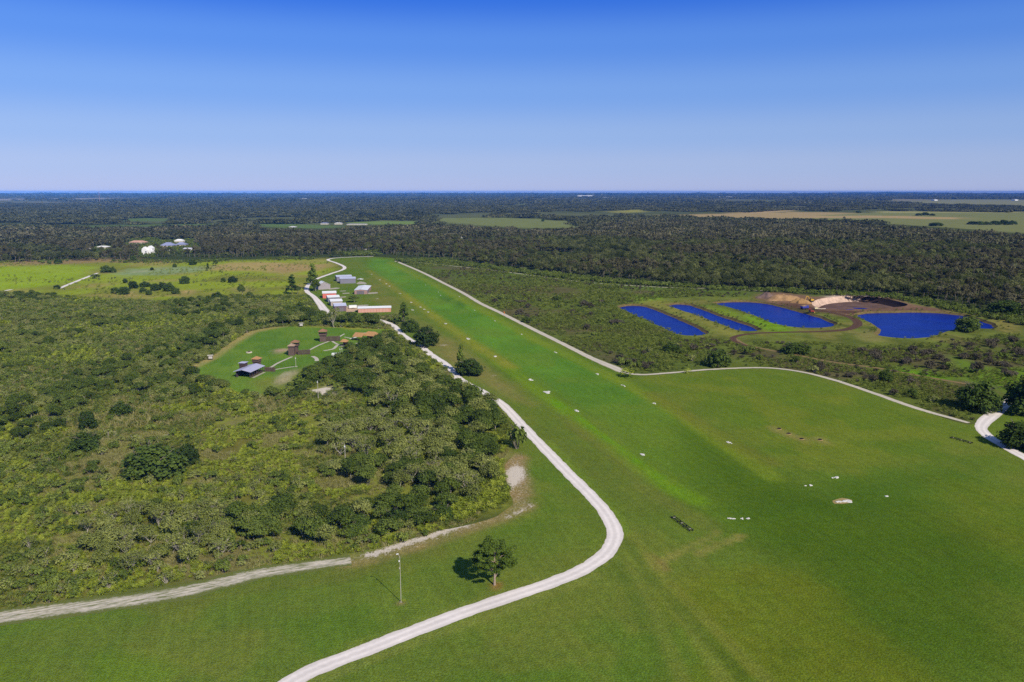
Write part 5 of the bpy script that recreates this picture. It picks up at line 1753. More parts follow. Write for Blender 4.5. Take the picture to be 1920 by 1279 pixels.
LF = np.concatenate(LEFT)
lk = RNG.uniform(size=len(LF))
scatter('oak_wood', 'leafy oaks filling the back of the thicket and the hedge round the fort lawn', 'wood',
        [(KJ['oak'], LF[lk < 0.5], np.full((lk < 0.5).sum(), 1.0), rg), (KJ['darkoak'], LF[(lk >= 0.5) & (lk < 0.75)], np.full(((lk >= 0.5) & (lk < 0.75)).sum(), 0.9), rg), (KJ['greyoak'], LF[lk >= 0.75], np.full((lk >= 0.75).sum(), 1.05), rg)])


# ------------------------------------------------------------------ the lone pine on the near grass
def lone_pine():
    rng = np.random.default_rng(5)
    x, y = 927, 1097
    o = empty('pine_tree', P(x, y), 0, 'lone spreading pine with a mulch ring standing on the grass inside the road bend', 'tree')
    hh = 11.7
    mb = MB()
    mb.tube([(0, 0, -0.2), (0.02, 0, 0.25), (0.05, 0, 1.6), (0.10, 0.05, 3.4), (0.05, 0.1, 5.6), (0.1, 0.1, 8.2), (0.0, 0, 10.4)], [0.42, 0.30, 0.25, 0.22, 0.18, 0.12, 0.05], 8)
    limb = [((0.05, 0, 1.7), (0.7, -0.2, 3.0), (1.6, -0.4, 4.4), 0.13), ((0.08, 0, 3.4), (-1.6, -0.2, 4.2), (-3.0, 0.1, 4.4), 0.12), ((0.1, 0, 3.6), (-0.9, -1.2, 4.8), (-2.0, -2.0, 5.6), 0.10), ((0.1, 0, 3.6), (1.5, 0.6, 4.9), (3.6, 1.0, 5.2), 0.12),
            ((0.1, 0, 3.8), (0.3, 1.8, 5.0), (0.4, 3.4, 5.8), 0.11), ((0.08, 0, 4.4), (1.3, -1.4, 5.8), (2.6, -2.6, 6.2), 0.10), ((0.06, 0, 4.8), (-1.5, 1.2, 6.0), (-3.0, 2.0, 6.8), 0.10), ((0.05, 0, 5.4), (1.8, 0.4, 7.0), (3.8, 0.2, 7.4), 0.09),
            ((0.05, 0, 5.6), (-1.6, -1.0, 7.2), (-3.4, -1.2, 7.8), 0.09), ((0.07, 0, 6.4), (0.8, 1.6, 8.2), (1.6, 2.8, 8.8), 0.08), ((0.07, 0, 6.8), (-0.6, -1.4, 8.6), (-1.0, -2.4, 9.4), 0.07), ((0.08, 0, 7.4), (1.0, -0.6, 9.2), (2.0, -1.0, 9.8), 0.06), ((0.08, 0, 7.8), (-0.8, 0.8, 9.6), (-1.6, 1.2, 10.2), 0.06)]
    lobes = [(0, 0, 10.7, 1.1, 1.1, 0.7), (0.9, 0.4, 10.2, 1.0, 1.0, 0.6), (-0.9, -0.2, 10.1, 1.0, 1.0, 0.6)]
    for a, b_, c, r_ in limb:
        mb.tube([a, b_, c], [r_, r_ * 0.7, r_ * 0.25], 5, False)
        for k in range(4):
            s = Vector(b_).lerp(Vector(c), rng.uniform(0.2, 1.0))
            e = s + Vector((rng.normal() * 0.9, rng.normal() * 0.9, rng.uniform(0.2, 0.9)))
            mb.tube([s, e], [r_ * 0.3, 0.02], 4, False)
            lobes.append((e.x, e.y, e.z + 0.1, rng.uniform(0.6, 0.95), rng.uniform(0.6, 0.95), rng.uniform(0.35, 0.55)))
        lobes.append((c[0], c[1], c[2] + 0.3, 1.05, 1.05, 0.6))
    for k in range(60):
        a = rng.uniform(0, 6.28)
        zz = rng.uniform(4.9, 10.6)
        rr = 5.2 * math.sqrt(max(0.03, 1 - ((zz - 6.2) / 4.7) ** 2)) * rng.uniform(0.6, 0.95)
        lobes.append((math.cos(a) * rr, math.sin(a) * rr, zz, rng.uniform(0.6, 0.95), rng.uniform(0.6, 0.95), rng.uniform(0.35, 0.55)))
    q, f, t = crown_arrays(rng, lobes, 21000, 0.31, 0.1, 0.7, 0.5, (0.35, 0.8))
    cr = bpy.data.objects.new('crown', mesh_np('lone_pine_crown', q, f, None, [PINE], None, t))
    C.objects.link(cr)
    cr.parent = o
    tr = mb.build('trunk', mat_plain('pine_bark', (0.34, 0.26, 0.20), 0.9, 0.35, 2.5, 0.05), o)
    for p_ in tr.data.polygons:
        p_.use_smooth = True
    o.rotation_euler.z = 0.15


lone_pine()


# ------------------------------------------------------------------ buildings
def frame_px(fl, fr, bl):
    """Building axes from three surveyed corners of its footprint: near left, near right, far left."""
    a, b_, c = P(*fl), P(*fr), P(*bl)
    u = (b_ - a)
    L = u.length
    u.normalize()
    v = Vector((-u.y, u.x, 0))
    D = abs((c - a).dot(v))
    return a, math.atan2(u.y, u.x), L, D


def hangar(name, label, cat, fl, fr, bl, eave, rise, ridge, wall, roof, door_mat, doors, dep=None, group=None, over=0.35, trim=None):
    """Metal shed: walls (with gables), two roof sheets with an overhang, sliding doors on the given side."""
    a, rz, L, D = frame_px(fl, fr, bl)
    D = dep if dep else D
    o = empty(name, a, rz, label, cat, group)
    mb = MB()
    t = 0.12
    if ridge == 'u':
        prof = [(0, 0), (D, 0), (D, eave), (D / 2, eave + rise), (0, eave)]
        vs = [(0, y, z) for y, z in prof] + [(L, y, z) for y, z in prof]
    else:
        prof = [(0, 0), (L, 0), (L, eave), (L / 2, eave + rise), (0, eave)]
        vs = [(x, 0, z) for x, z in prof] + [(x, D, z) for x, z in prof]
    mb.add(vs, [(4, 3, 2, 1, 0), (5, 6, 7, 8, 9), (0, 1, 6, 5), (1, 2, 7, 6), (2, 3, 8, 7), (3, 4, 9, 8), (4, 0, 5, 9)])
    mb.build('wall', wall, o)
    rb = MB()
    W_ = D if ridge == 'u' else L
    S = L if ridge == 'u' else D
    slope = rise / (W_ / 2)
    for sgn in (0, 1):
        e0 = -over if sgn == 0 else W_ + over
        z0 = eave - slope * over + 0.06
        z1 = eave + rise + 0.06
        m_ = W_ / 2 + (0.0 if sgn == 0 else 0.0)
        if ridge == 'u':
            bot = [(-over, e0, z0), (S + over, e0, z0), (S + over, m_, z1), (-over, m_, z1)]
        else:
            bot = [(e0, -over, z0), (e0, S + over, z0), (m_, S + over, z1), (m_, -over, z1)]
        rb.hexa(bot, [(x, y, z + t) for x, y, z in bot])
    rf = rb.build('roof', roof, o)
    if trim:
        cb = MB()
        if ridge == 'u':
            cb.box(-over, D / 2 - 0.25, eave + rise + 0.13, L + over, D / 2 + 0.25, eave + rise + 0.24)
        else:
            cb.box(L / 2 - 0.25, -over, eave + rise + 0.13, L / 2 + 0.25, D + over, eave + rise + 0.24)
        cb.build('ridge_cap', trim, rf)
    for side, c0, c1, hh in doors:
        db = MB()
        n = max(2, int(round((c1 - c0) / 2.4)))
        for i in range(n):
            x0, x1 = c0 + (c1 - c0) * i / n + 0.03, c0 + (c1 - c0) * (i + 1) / n - 0.03
            pr = 0.06 + 0.05 * (i % 2)
            if side == 'front':
                db.box(x0, -pr, 0.05, x1, -0.003, hh)
            elif side == 'right':
                db.box(L + 0.003, x0, 0.05, L + pr, x1, hh)
            else:
                db.box(-pr, x0, 0.05, -0.003, x1, hh)
        db.build('door', door_mat, o)
    return o


WHITE_ROOF = mat_plain('white_metal_roof', (0.80, 0.80, 0.80), 0.45, 0.05, 0.3, 0.4, (0, 2.2, 0.10))
BLUE_ROOF = mat_plain('bluish_metal_roof', (0.50, 0.52, 0.66), 0.45, 0.06, 0.3, 0.4, (0, 2.2, 0.10))
GREY_WALL = mat_plain('grey_metal_wall', (0.34, 0.30, 0.32), 0.7, 0.08, 0.4, 0.3, (0, 1.6, 0.18))
DGREY_WALL = mat_plain('slate_metal_wall', (0.20, 0.19, 0.24), 0.7, 0.08, 0.4, 0.3, (0, 1.6, 0.18))
RED_WALL = mat_plain('red_metal_wall', (0.62, 0.16, 0.13), 0.7, 0.08, 0.4, 0.3, (0, 1.6, 0.15))
PINK_WALL = mat_plain('salmon_metal_wall', (0.55, 0.27, 0.20), 0.7, 0.10, 0.4, 0.3, (0, 0.8, 0.22))
ROSE_WALL = mat_plain('rose_brown_wall', (0.36, 0.22, 0.20), 0.7, 0.10, 0.4, 0.3, (0, 1.1, 0.30))
TAN_WALL = mat_plain('tan_metal_wall', (0.40, 0.34, 0.30), 0.7, 0.08, 0.4, 0.3, (0, 1.6, 0.2))
DOORM = mat_plain('grey_door', (0.30, 0.29, 0.30), 0.6, 0.08, 0.5, 0.3, (0, 1.2, 0.2))
DOORP = mat_plain('salmon_door', (0.60, 0.32, 0.25), 0.6, 0.08, 0.5, 0.3, (0, 1.0, 0.2))
DOORD = mat_plain('dark_door', (0.16, 0.14, 0.16), 0.6, 0.08, 0.5, 0.3, (0, 1.0, 0.2))
TRIM = mat_plain('white_trim', (0.72, 0.72, 0.74), 0.5, 0.05, 1, 0.3)
GH = 'hangars beside the airstrip'
hangar('hangar', 'bluish roofed hangar farthest along the airstrip, half hidden by a slate hangar', 'hangar', (631.5, 528), (660, 527), (628.5, 524.8), 4.6, 1.0, 'u', DGREY_WALL, BLUE_ROOF, DOORM, [('left', 1.5, 7.5, 3.8)], dep=13, group=GH, trim=TRIM)
hangar('hangar', 'slate walled hangar with bluish white roof, in front of the farthest hangar', 'hangar', (638, 532), (667, 531.2), (635, 528.6), 4.7, 0.9, 'u', DGREY_WALL, BLUE_ROOF, DOORM, [('left', 1.5, 8, 4)], dep=13, group=GH, trim=TRIM)
hangar('hangar', 'small grey hangar with a gabled front facing across the grass, beside the tall pines', 'hangar', (597, 543.5), (619.5, 542.3), (594, 539), 4.4, 2.6, 'v', GREY_WALL, WHITE_ROOF, DOORM, [('right', 2, 9, 3.6)], dep=11, group=GH, trim=TRIM)
hangar('hangar', 'broad white roofed hangar with rose brown front, standing alone by the airstrip', 'hangar', (664.7, 552), (688.4, 551.8), (650, 541), 3.6, 0.7, 'v', ROSE_WALL, WHITE_ROOF, DOORD, [('front', 2.0, 8.6, 3.0), ('right', 4, 12, 3)], dep=34, group=GH, trim=TRIM)
hangar('hangar', 'bright red walled hangar with white roof, first of the row of four', 'hangar', (605.3, 559.6), (630.6, 558.8), (602, 555), 4.2, 1.1, 'u', RED_WALL, WHITE_ROOF, DOORD, [('right', 2, 9, 3.4)], dep=12, group=GH, trim=TRIM)
hangar('hangar', 'slate walled hangar with white roof, just in front of the red one', 'hangar', (615.4, 567), (637, 566), (612, 562.5), 3.9, 1.0, 'u', DGREY_WALL, WHITE_ROOF, DOORM, [('left', 2, 8, 3.2)], dep=11.5, group=GH, trim=TRIM)
hangar('hangar', 'tan walled hangar with white roof between the slate one and the lilac roofed one', 'hangar', (620.6, 574), (642.2, 573), (617, 569.5), 3.6, 1.0, 'u', TAN_WALL, WHITE_ROOF, DOORD, [('left', 2, 8, 3.0)], dep=11.5, group=GH, trim=TRIM)
hangar('hangar', 'lilac white roofed hangar with dark walls at the near end of the row', 'hangar', (627.5, 584.6), (649.5, 583.6), (624, 579.5), 4.2, 1.3, 'u', mat_plain('plum_wall', (0.15, 0.10, 0.12), 0.7, 0.1, 0.4, 0.3, (0, 1.6, 0.2)), BLUE_ROOF, DOORD, [('front', 1.0, 6.8, 3.0)], dep=11.5, group=GH, trim=TRIM)
hangar('hangar', 'long low hangar with salmon pink doors and a white roof', 'hangar', (671.5, 586.6), (733.2, 585.0), (669, 581.5), 3.2, 0.75, 'u', PINK_WALL, WHITE_ROOF, DOORP, [('front', 0.4, 4.4, 2.7), ('front', 4.9, 8.9, 2.7), ('front', 9.4, 13.4, 2.7), ('front', 13.9, 17.9, 2.7), ('front', 18.4, 22.6, 2.7)], dep=9, group=GH, trim=TRIM)


# trailer, parked aircraft and yard clutter by the hangars
def trailer(label, px, rz, s, cat='trailer'):
    o = empty('box_trailer', P(*px), rz, label, cat)
    o.scale = (s, s, s * 0.9)
    MB().box(-3.0, -1.1, 0.6, 3.0, 1.1, 2.9).build('body', mat_plain('trailer_white', (0.78, 0.78, 0.76), 0.4, 0.05, 0.5, 0.4), o, bevel=0.05)
    MB().box(-3.05, -0.95, 0.75, -3.0, 0.95, 2.7).build('rear_door', mat_plain('trailer_door', (0.10, 0.10, 0.12), 0.5, 0.05, 0.5, 0.3), o)
    MB().tube([(3.0, 0.6, 0.7), (4.3, 0, 0.6), (3.0, -0.6, 0.7)], 0.06, 6).build('hitch', DOORD, o)
    for x in (-0.6, 0.5):
        for y in (-1.15, 1.15):
            wv = MB().tube([(x, y - 0.12, 0.42), (x, y + 0.12, 0.42)], 0.42, 14)
            wv.build('wheel', mat_plain('tyre', (0.03, 0.03, 0.03), 0.9, 0.1, 2, 0.1), o)
    return o


trailer('white box trailer with a dark open end at the near end of the hangar row', (661.5, 578.5), R(20), 1.0)
trailer('white roofed trailer half hidden by trees below the small orange roofed hut', (630, 668.5), R(6), 0.75)


def aircraft(label, px, rz):
    o = empty('light_aircraft', P(*px), rz, label, 'aircraft')
    wm = mat_plain('aircraft_white', (0.80, 0.80, 0.80), 0.35, 0.04, 0.5, 0.5)
    MB().tube([(2.2, 0, 1.1), (2.0, 0, 1.15), (0.9, 0, 1.25), (-0.6, 0, 1.3), (-3.6, 0, 1.2)], [0.15, 0.4, 0.55, 0.5, 0.14], 10).build('fuselage', wm, o)
    MB().hexa([(0.9, -4.6, 1.75), (0.9, 4.6, 1.75), (-0.4, 4.4, 1.72), (-0.4, -4.4, 1.72)], [(0.8, -4.6, 1.88), (0.8, 4.6, 1.88), (-0.4, 4.4, 1.78), (-0.4, -4.4, 1.78)]).build('wing', wm, o)
    MB().box(-3.7, -1.4, 1.28, -3.0, 1.4, 1.34).build('tailplane', wm, o)
    MB().hexa([(-3.0, -0.04, 1.35), (-3.7, -0.04, 1.35), (-3.7, 0.04, 1.35), (-3.0, 0.04, 1.35)], [(-3.4, -0.03, 2.4), (-3.8, -0.03, 2.4), (-3.8, 0.03, 2.4), (-3.4, 0.03, 2.4)]).build('fin', wm, o)
    MB().box(2.22, -0.9, 1.05, 2.27, 0.9, 1.17).build('propeller', DOORD, o)
    for x, y in ((0.7, -0.8), (0.7, 0.8), (-3.3, 0)):
        MB().tube([(x, y - 0.07, 0.25), (x, y + 0.07, 0.25)], 0.25, 10).build('wheel', DOORD, o)
        MB().tube([(x, y, 0.25), (x, y * 0.4, 1.0)], 0.04, 5).build('strut', DOORD, o)


aircraft('white light aircraft parked on the apron beside the slate hangar', (675, 526), R(160))

# ------------------------------------------------------------------ the log fort
LOGS = mat_plain('brown_logs', (0.115, 0.080, 0.066), 0.9, 0.25, 1.2, 0.1, (0, 2.6, 0.4))
LOGSY = mat_plain('brown_logs_side', (0.130, 0.088, 0.074), 0.9, 0.25, 1.2, 0.1, (2, 2.8, 0.4))
THATCH = mat_plain('orange_shingles', (0.42, 0.235, 0.10), 0.9, 0.25, 1.4, 0.1, (2, 3.2, 0.2))
RUST = mat_plain('rusty_shingles', (0.28, 0.15, 0.085), 0.9, 0.25, 1.4, 0.1, (2, 3.2, 0.2))
LILAC = mat_plain('lilac_metal_roof', (0.44, 0.43, 0.56), 0.5, 0.06, 0.4, 0.35, (0, 1.8, 0.10))
DARKW = mat_plain('dark_timber', (0.07, 0.05, 0.05), 0.9, 0.25, 1.2, 0.1, (0, 2.0, 0.4))
POST = mat_plain('grey_post', (0.42, 0.39, 0.33), 0.8, 0.15, 1, 0.15)


def hip_roof(mb, x0, y0, x1, y1, z, rise, t=0.15, flat=0.0):
    cx, cy = (x0 + x1) / 2, (y0 + y1) / 2
    f = flat
    mb.hexa([(x0, y0, z), (x1, y0, z), (x1, y1, z), (x0, y1, z)], [(x0, y0, z + t), (x1, y0, z + t), (x1, y1, z + t), (x0, y1, z + t)])
    mb.hexa([(x0, y0, z + t + 0.004), (x1, y0, z + t + 0.004), (x1, y1, z + t + 0.004), (x0, y1, z + t + 0.004)],
            [(cx - f, cy - 0.05, z + t + rise), (cx + f, cy - 0.05, z + t + rise), (cx + f, cy + 0.05, z + t + rise), (cx - f, cy + 0.05, z + t + rise)])
    return mb


def blockhouse(label, px, rz, w_, h1, h2, over, roofm, open_top=True):
    """Log tower: lower storey, wider upper storey or look-out, pointed shingle roof."""
    o = empty('log_tower', P(*px), rz, label, 'tower', 'log towers of the fort')
    h = w_ / 2
    h1 *= 0.92
    MB().box(-h, -h, 0, h, h, h1).build('lower_storey', LOGSY, o)
    fb = MB().box(-h - over, -h - over, h1 + 0.003, h + over, h + over, h1 + 0.25)
    fb.build('floor_deck', DARKW, o)
    if open_top:
        for sx in (-1, 1):
            for sy in (-1, 1):
                x, y = sx * (h + over - 0.25), sy * (h + over - 0.25)
                MB().box(x - 0.12, y - 0.12, h1 + 0.253, x + 0.12, y + 0.12, h1 + h2).build('post', DARKW, o)
        k = h + over
        rb = MB().box(-k, -k, h1 + 0.253, k, -k + 0.12, h1 + 1.2).box(-k, k - 0.12, h1 + 0.253, k, k, h1 + 1.2).box(-k, -k + 0.123, h1 + 0.253, -k + 0.12, k - 0.123, h1 + 1.2).box(k - 0.12, -k + 0.123, h1 + 0.253, k, k - 0.123, h1 + 1.2)
        rb.build('parapet', LOGSY, o)
    else:
        MB().box(-h - over + 0.1, -h - over + 0.1, h1 + 0.253, h + over - 0.1, h + over - 0.1, h1 + h2).build('upper_storey', LOGSY, o)
    k = h + over + 0.35
    hip_roof(MB(), -k, -k, k, k, h1 + h2 + 0.003, w_ * 0.42).build('roof', roofm, o)
    return o


def palisade(label, p0, p1, hh, group):
    """Wall of upright pointed logs between two surveyed ends."""
    a, b_ = P(*p0), P(*p1)
    d = b_ - a
    L = d.length
    o = empty('log_palisade', a, math.atan2(d.y, d.x), label, 'palisade', group)
    mb = MB()
    n = int(L / 0.42)
    rng = np.random.default_rng(int(p0[0]))
    for i in range(n):
        x = (i + 0.5) * L / n
        h = hh * rng.uniform(0.94, 1.04)
        mb.lathe([(0.205, 0), (0.20, h - 0.35), (0.03, h)], 6, x, rng.uniform(-0.05, 0.05), rng.uniform(0, 1))
    mb.build('logs', LOGS, o)
    MB().box(0, 0.215, hh * 0.62, L, 0.36, hh * 0.70).build('rail', DARKW, o)
    return o


blockhouse('farthest log tower with a broad orange pointed roof and open look-out', (606, 640), R(8), 3.6, 4.2, 2.4, 0.55, RUST)
palisade('log palisade running from the farthest tower', (611, 640.2), (638, 639.5), 3.4, 'log palisades of the fort')
blockhouse('square log tower with a flat tan top, front one of the touching pair', (547.5, 666), R(4), 3.2, 5.0, 0.8, 0.12, mat_plain('tan_shingles', (0.34, 0.24, 0.17), 0.9, 0.2, 1, 0.1), False)
blockhouse('taller log tower with a rusty roof and look-out behind the square one', (554.5, 663.5), R(4), 2.8, 5.0, 2.2, 0.6, RUST)
palisade('log palisade running from the pair of touching towers', (558, 665.5), (582, 664.3), 3.0, 'log palisades of the fort')
blockhouse('small log hut-tower with an orange roof behind the lilac roofed shed', (482, 689), R(-14), 3.0, 3.4, 1.5, 0.3, THATCH, False)
palisade('log palisade joined to the lilac roofed shed', (496, 696.6), (516.5, 697.2), 2.5, 'log palisades of the fort')


def open_shed():
    fl, fr, bl = (452, 706.5), (467, 707.5), (488, 691)
    a, b_ = P(456, 708.5), P(469, 709.0)
    c = P(493, 697.5)
    v = c - b_
    D = v.length
    rz = math.atan2(v.y, v.x) - math.pi / 2
    W_ = 7.5
    o = empty('timber_shed', b_, rz, 'open sided dark timber shed with lilac metal roof on the fort lawn', 'shed')
    z = 3.3
    bot = [(-W_ - 0.8, -0.8, z), (0.8, -0.8, z), (0.8, D + 0.8, z), (-W_ - 0.8, D + 0.8, z)]
    mb = MB()
    s1 = [(0.9, -0.9, z - 0.3), (0.9, D + 0.9, z - 0.3), (-W_ / 2, D + 0.9, z + 0.75), (-W_ / 2, -0.9, z + 0.75)]
    s2 = [(-W_ / 2, -0.9, z + 0.75), (-W_ / 2, D + 0.9, z + 0.75), (-W_ - 0.9, D + 0.9, z - 0.3), (-W_ - 0.9, -0.9, z - 0.3)]
    for s in (s1, s2):
        mb.hexa(s, [(x, y, zz + 0.14) for x, y, zz in s])
    mb.build('roof', LILAC, o)
    MB().box(-W_, 0.3, 0, -W_ + 0.2, D - 0.2, 2.9).box(-W_ + 0.203, D * 0.6, 0, -0.2, D * 0.6 + 0.2, 2.9).build('back_wall', DARKW, o)
    n = 7
    for i in range(n):
        y = D * i / (n - 1)
        MB().box(-0.12, y - 0.12, 0, 0.12, y + 0.12, z - 0.05).build('post', DARKW, o)
    MB().box(0.123, 0.1, 0.75, 0.22, D - 0.1, 0.95).box(-0.05, 0.15, 0.0, 0.05, D - 0.15, 0.7).build('rail', LOGS, o)
    cb = MB()
    # raised vent roof on posts over the far side
    hip_roof(cb, -W_ - 3.0, D * 0.62, -W_ + 0.6, D * 0.92, z + 2.0, 0.35, 0.12, 0.8)
    cu = cb.build('raised_roof', LILAC, o)
    MB().box(-W_ - 2.6, D * 0.65, 0, -W_ + 0.2, D * 0.89, z + 1.99).build('hut', DARKW, cu)
    MB().box(0.6, 0.5, 0.01, 1.8, D - 0.5, 0.10).build('step', CONC, o)


open_shed()


def pavilion(label, px, rz, w_, d_, z, rise, roofm, second=True):
    o = empty('pavilion', P(*px), rz, label, 'pavilion')
    hip_roof(MB(), -w_ / 2, -d_ / 2, w_ / 2, d_ / 2, z, rise, 0.15, w_ * 0.22).build('roof', roofm, o)
    for sx in (-1, 0, 1):
        for sy in (-1, 1):
            MB().box(sx * (w_ / 2 - 0.6) - 0.11, sy * (d_ / 2 - 0.6) - 0.11, 0, sx * (w_ / 2 - 0.6) + 0.11, sy * (d_ / 2 - 0.6) + 0.11, z - 0.003).build('post', DARKW, o)
    if second:
        gb = MB()
        gb.hexa([(-w_ / 2 - 4.5, -d_ / 2 - 3.4, z - 0.4), (-w_ / 2 + 2.2, -d_ / 2 - 3.4, z - 0.4), (-w_ / 2 + 2.2, -d_ / 2 + 0.6, z + 1.6), (-w_ / 2 - 4.5, -d_ / 2 + 0.6, z + 1.6)],
                [(-w_ / 2 - 4.5, -d_ / 2 - 3.4, z - 0.25), (-w_ / 2 + 2.2, -d_ / 2 - 3.4, z - 0.25), (-w_ / 2 + 2.2, -d_ / 2 + 0.6, z + 1.75), (-w_ / 2 - 4.5, -d_ / 2 + 0.6, z + 1.75)])
        gb.build('lean_to_roof', roofm, o)
        for x in (-w_ / 2 - 4.2, -w_ / 2 - 1.2, -w_ / 2 + 1.9):
            MB().box(x - 0.1, -d_ / 2 - 3.1, 0, x + 0.1, -d_ / 2 - 2.9, z - 0.45).build('post', DARKW, o)
    MB().box(-w_ / 2 + 0.8, d_ / 2 - 1.0, 0, w_ / 2 - 0.8, d_ / 2 - 0.8, z - 0.1).build('back_wall', DARKW, o)
    MB().box(-w_ / 2 - 0.2, -d_ / 2 - 0.2, 0.01, w_ / 2 + 0.2, d_ / 2 + 0.2, 0.07).build('floor_slab', CONC, o)
    return o


pavilion('large pavilion with orange shingle roof and lean-to at the road end of the lawn', (697, 637), R(-20), 10.5, 6.5, 2.8, 2.2, THATCH)
pavilion('small square hut with an orange shingle roof beside the curved path', (646, 648.5), R(-10), 4.2, 4.2, 2.6, 1.3, THATCH, False)


def fire_pit(px):
    o = empty('fire_pit', P(*px), 0, 'round log fire pit with pale stones on the open fort lawn', 'fire pit')
    MB().lathe([(1.7, 0), (1.7, 0.5), (1.3, 0.5), (1.3, 0.15), (0.01, 0.15)], 14).build('stone_ring', SANDP, o)
    mb = MB()
    for i in range(7):
        a = i * 0.9
        mb.tube([(math.cos(a) * 1.1, math.sin(a) * 1.1, 0.2), (math.cos(a) * 0.1, math.sin(a) * 0.1, 1.1)], 0.14, 6)
    mb.build('logs', LOGS, o)


fire_pit((467, 661.5))


def info_board(px, label):
    o = empty('notice_board', P(*px), R(10), label, 'notice board')
    for x in (-1.1, 1.1):
        MB().box(x - 0.1, -0.1, 0, x + 0.1, 0.1, 2.6).build('post', DARKW, o)
    MB().box(-1.0, -0.06, 0.9, 1.0, 0.06, 2.4).build('panel', mat_plain('board_grey', (0.5, 0.46, 0.45), 0.7, 0.1, 1, 0.2), o)
    MB().hexa([(-1.5, -0.6, 2.603), (1.5, -0.6, 2.603), (1.5, 0.6, 2.603), (-1.5, 0.6, 2.603)], [(-1.5, -0.02, 3.0), (1.5, -0.02, 3.0), (1.5, 0.02, 3.0), (-1.5, 0.02, 3.0)]).build('roof', POST, o)


info_board((565, 613.5), 'small roofed grey board at the far edge of the fort lawn')
info_board((395, 675.5), 'small pale stand on the worn edge of the fort lawn')


# ------------------------------------------------------------------ posts, lamps, wind marker
def plain_post(px, hpx, label, rad=0.13):
    o = empty('utility_pole', P(*px), 0, label, 'pole', 'utility poles in the scrub')
    h = hpx * mpp(px[1]) / 0.93
    MB().tube([(0, 0, -0.1), (0, 0, h)], [rad, rad * 0.7], 8).build('shaft', POST, o)
    MB().box(-0.18, -0.3, h - 1.0, 0.18, -0.1, h - 0.5).build('lamp_head', TRIM, o)


plain_post((555, 689), 19, 'tall pale pole on the fort lawn in front of the touching towers')
plain_post((597, 752), 37, 'tall pale pole beside the sandy clearing in the thicket')
plain_post((648, 877), 43, 'grey pole with a small white lamp rising out of the open thicket')
plain_post((638, 666), 13, 'shorter of two pale poles in front of the small orange roofed hut', 0.11)
plain_post((641.7, 668.5), 16, 'longer of two pale poles in front of the small orange roofed hut', 0.11)


def lamp_post():
    o = empty('lamp_post', P(752, 1129), R(205), 'tall pale lamp post with a bent arm standing alone on the near grass', 'lamp post')
    MB().tube([(0, 0, -0.1), (0, 0, 5.5), (0.02, 0, 10.7)], [0.085, 0.07, 0.055], 10).build('shaft', POST, o)
    MB().tube([(0.02, 0, 10.65), (0.15, 0, 11.1), (0.45, 0.1, 11.6)], [0.07, 0.06, 0.05], 8).build('arm', POST, o)
    MB().box(0.32, -0.02, 11.55, 0.85, 0.22, 11.72).build('lamp_head', TRIM, o, bevel=0.03)
    MB().box(0.1, -0.13, 9.7, 0.32, 0.13, 10.0).build('control_box', mat_plain('box_white', (0.8, 0.8, 0.8), 0.5, 0.03, 1, 0.3), o, bevel=0.03)
    MB().box(0.09, -0.1, 8.0, 0.26, 0.1, 8.3).build('bracket', POST, o)
    MB().lathe([(0.30, -0.05), (0.30, 0.12), (0.17, 0.2)], 10).build('base_collar', CONC, o)


lamp_post()


def windsock():
    o = empty('wind_marker', P(945, 594), 0, 'orange wind marker on a post beside the sandy path', 'windsock')
    ora = mat_plain('orange_cloth', (0.62, 0.17, 0.03), 0.8, 0.1, 1, 0.1)
    MB().tube([(0, 0, 0), (0, 0, 4.2)], 0.07, 8).build('post', mat_plain('rust_post', (0.30, 0.10, 0.05), 0.8, 0.1, 1, 0.1), o)
    MB().tube([(0, 0, 4.1), (0.15, 0, 3.2), (0.22, 0, 2.2)], [0.42, 0.34, 0.2], 10).build('sock', ora, o)
    MB().tube([(0.42 * math.cos(a), 0.42 * math.sin(a), 4.12) for a in np.linspace(0, 6.283, 13)], 0.03, 5, False).build('ring', POST, o)


windsock()


# ------------------------------------------------------------------ markers, rails and holes on the grass
LIME = mat_plain('limestone', (0.62, 0.59, 0.55), 0.9, 0.25, 2.0, 0.1)


def marker(px, L, W_, label, seed, group=None, rz=None, stones=9):
    """Broken pale limestone slabs set in the turf."""
    rng = np.random.default_rng(seed)
    mb = MB()
    for i in range(stones):
        x, y = rng.uniform(-0.5, 0.5) * L, rng.uniform(-0.5, 0.5) * W_ * (1 if stones > 4 else 0.3)
        n = int(rng.integers(5, 8))
        r = W_ * rng.uniform(0.22, 0.42)
        h = rng.uniform(0.05, 0.16)
        base = len(mb.v)
        a0 = rng.uniform(0, 6)
        rad = [r * rng.uniform(0.7, 1.25) for _ in range(n)]
        for z, k in ((-0.05, 1.05), (h, 1.0), (h + 0.04, 0.7)):
            for j in range(n):
                a = a0 + 6.283 * j / n
                mb.v.append((x + math.cos(a) * rad[j] * k * 1.3, y + math.sin(a) * rad[j] * k, z + rng.uniform(-0.01, 0.01)))
        for q in range(2):
            for j in range(n):
                mb.f.append((base + q * n + j, base + q * n + (j + 1) % n, base + (q + 1) * n + (j + 1) % n, base + (q + 1) * n + j))
        mb.f.append(tuple(base + 2 * n + j for j in range(n)))
    p = P(*px)
    o = mb.build('stone_marker', LIME, None, (p.x, p.y, 0.05))
    o.rotation_euler = (0, 0, STRIP_ANG if rz is None else rz)
    return tag(o, label, 'stone marker', group)


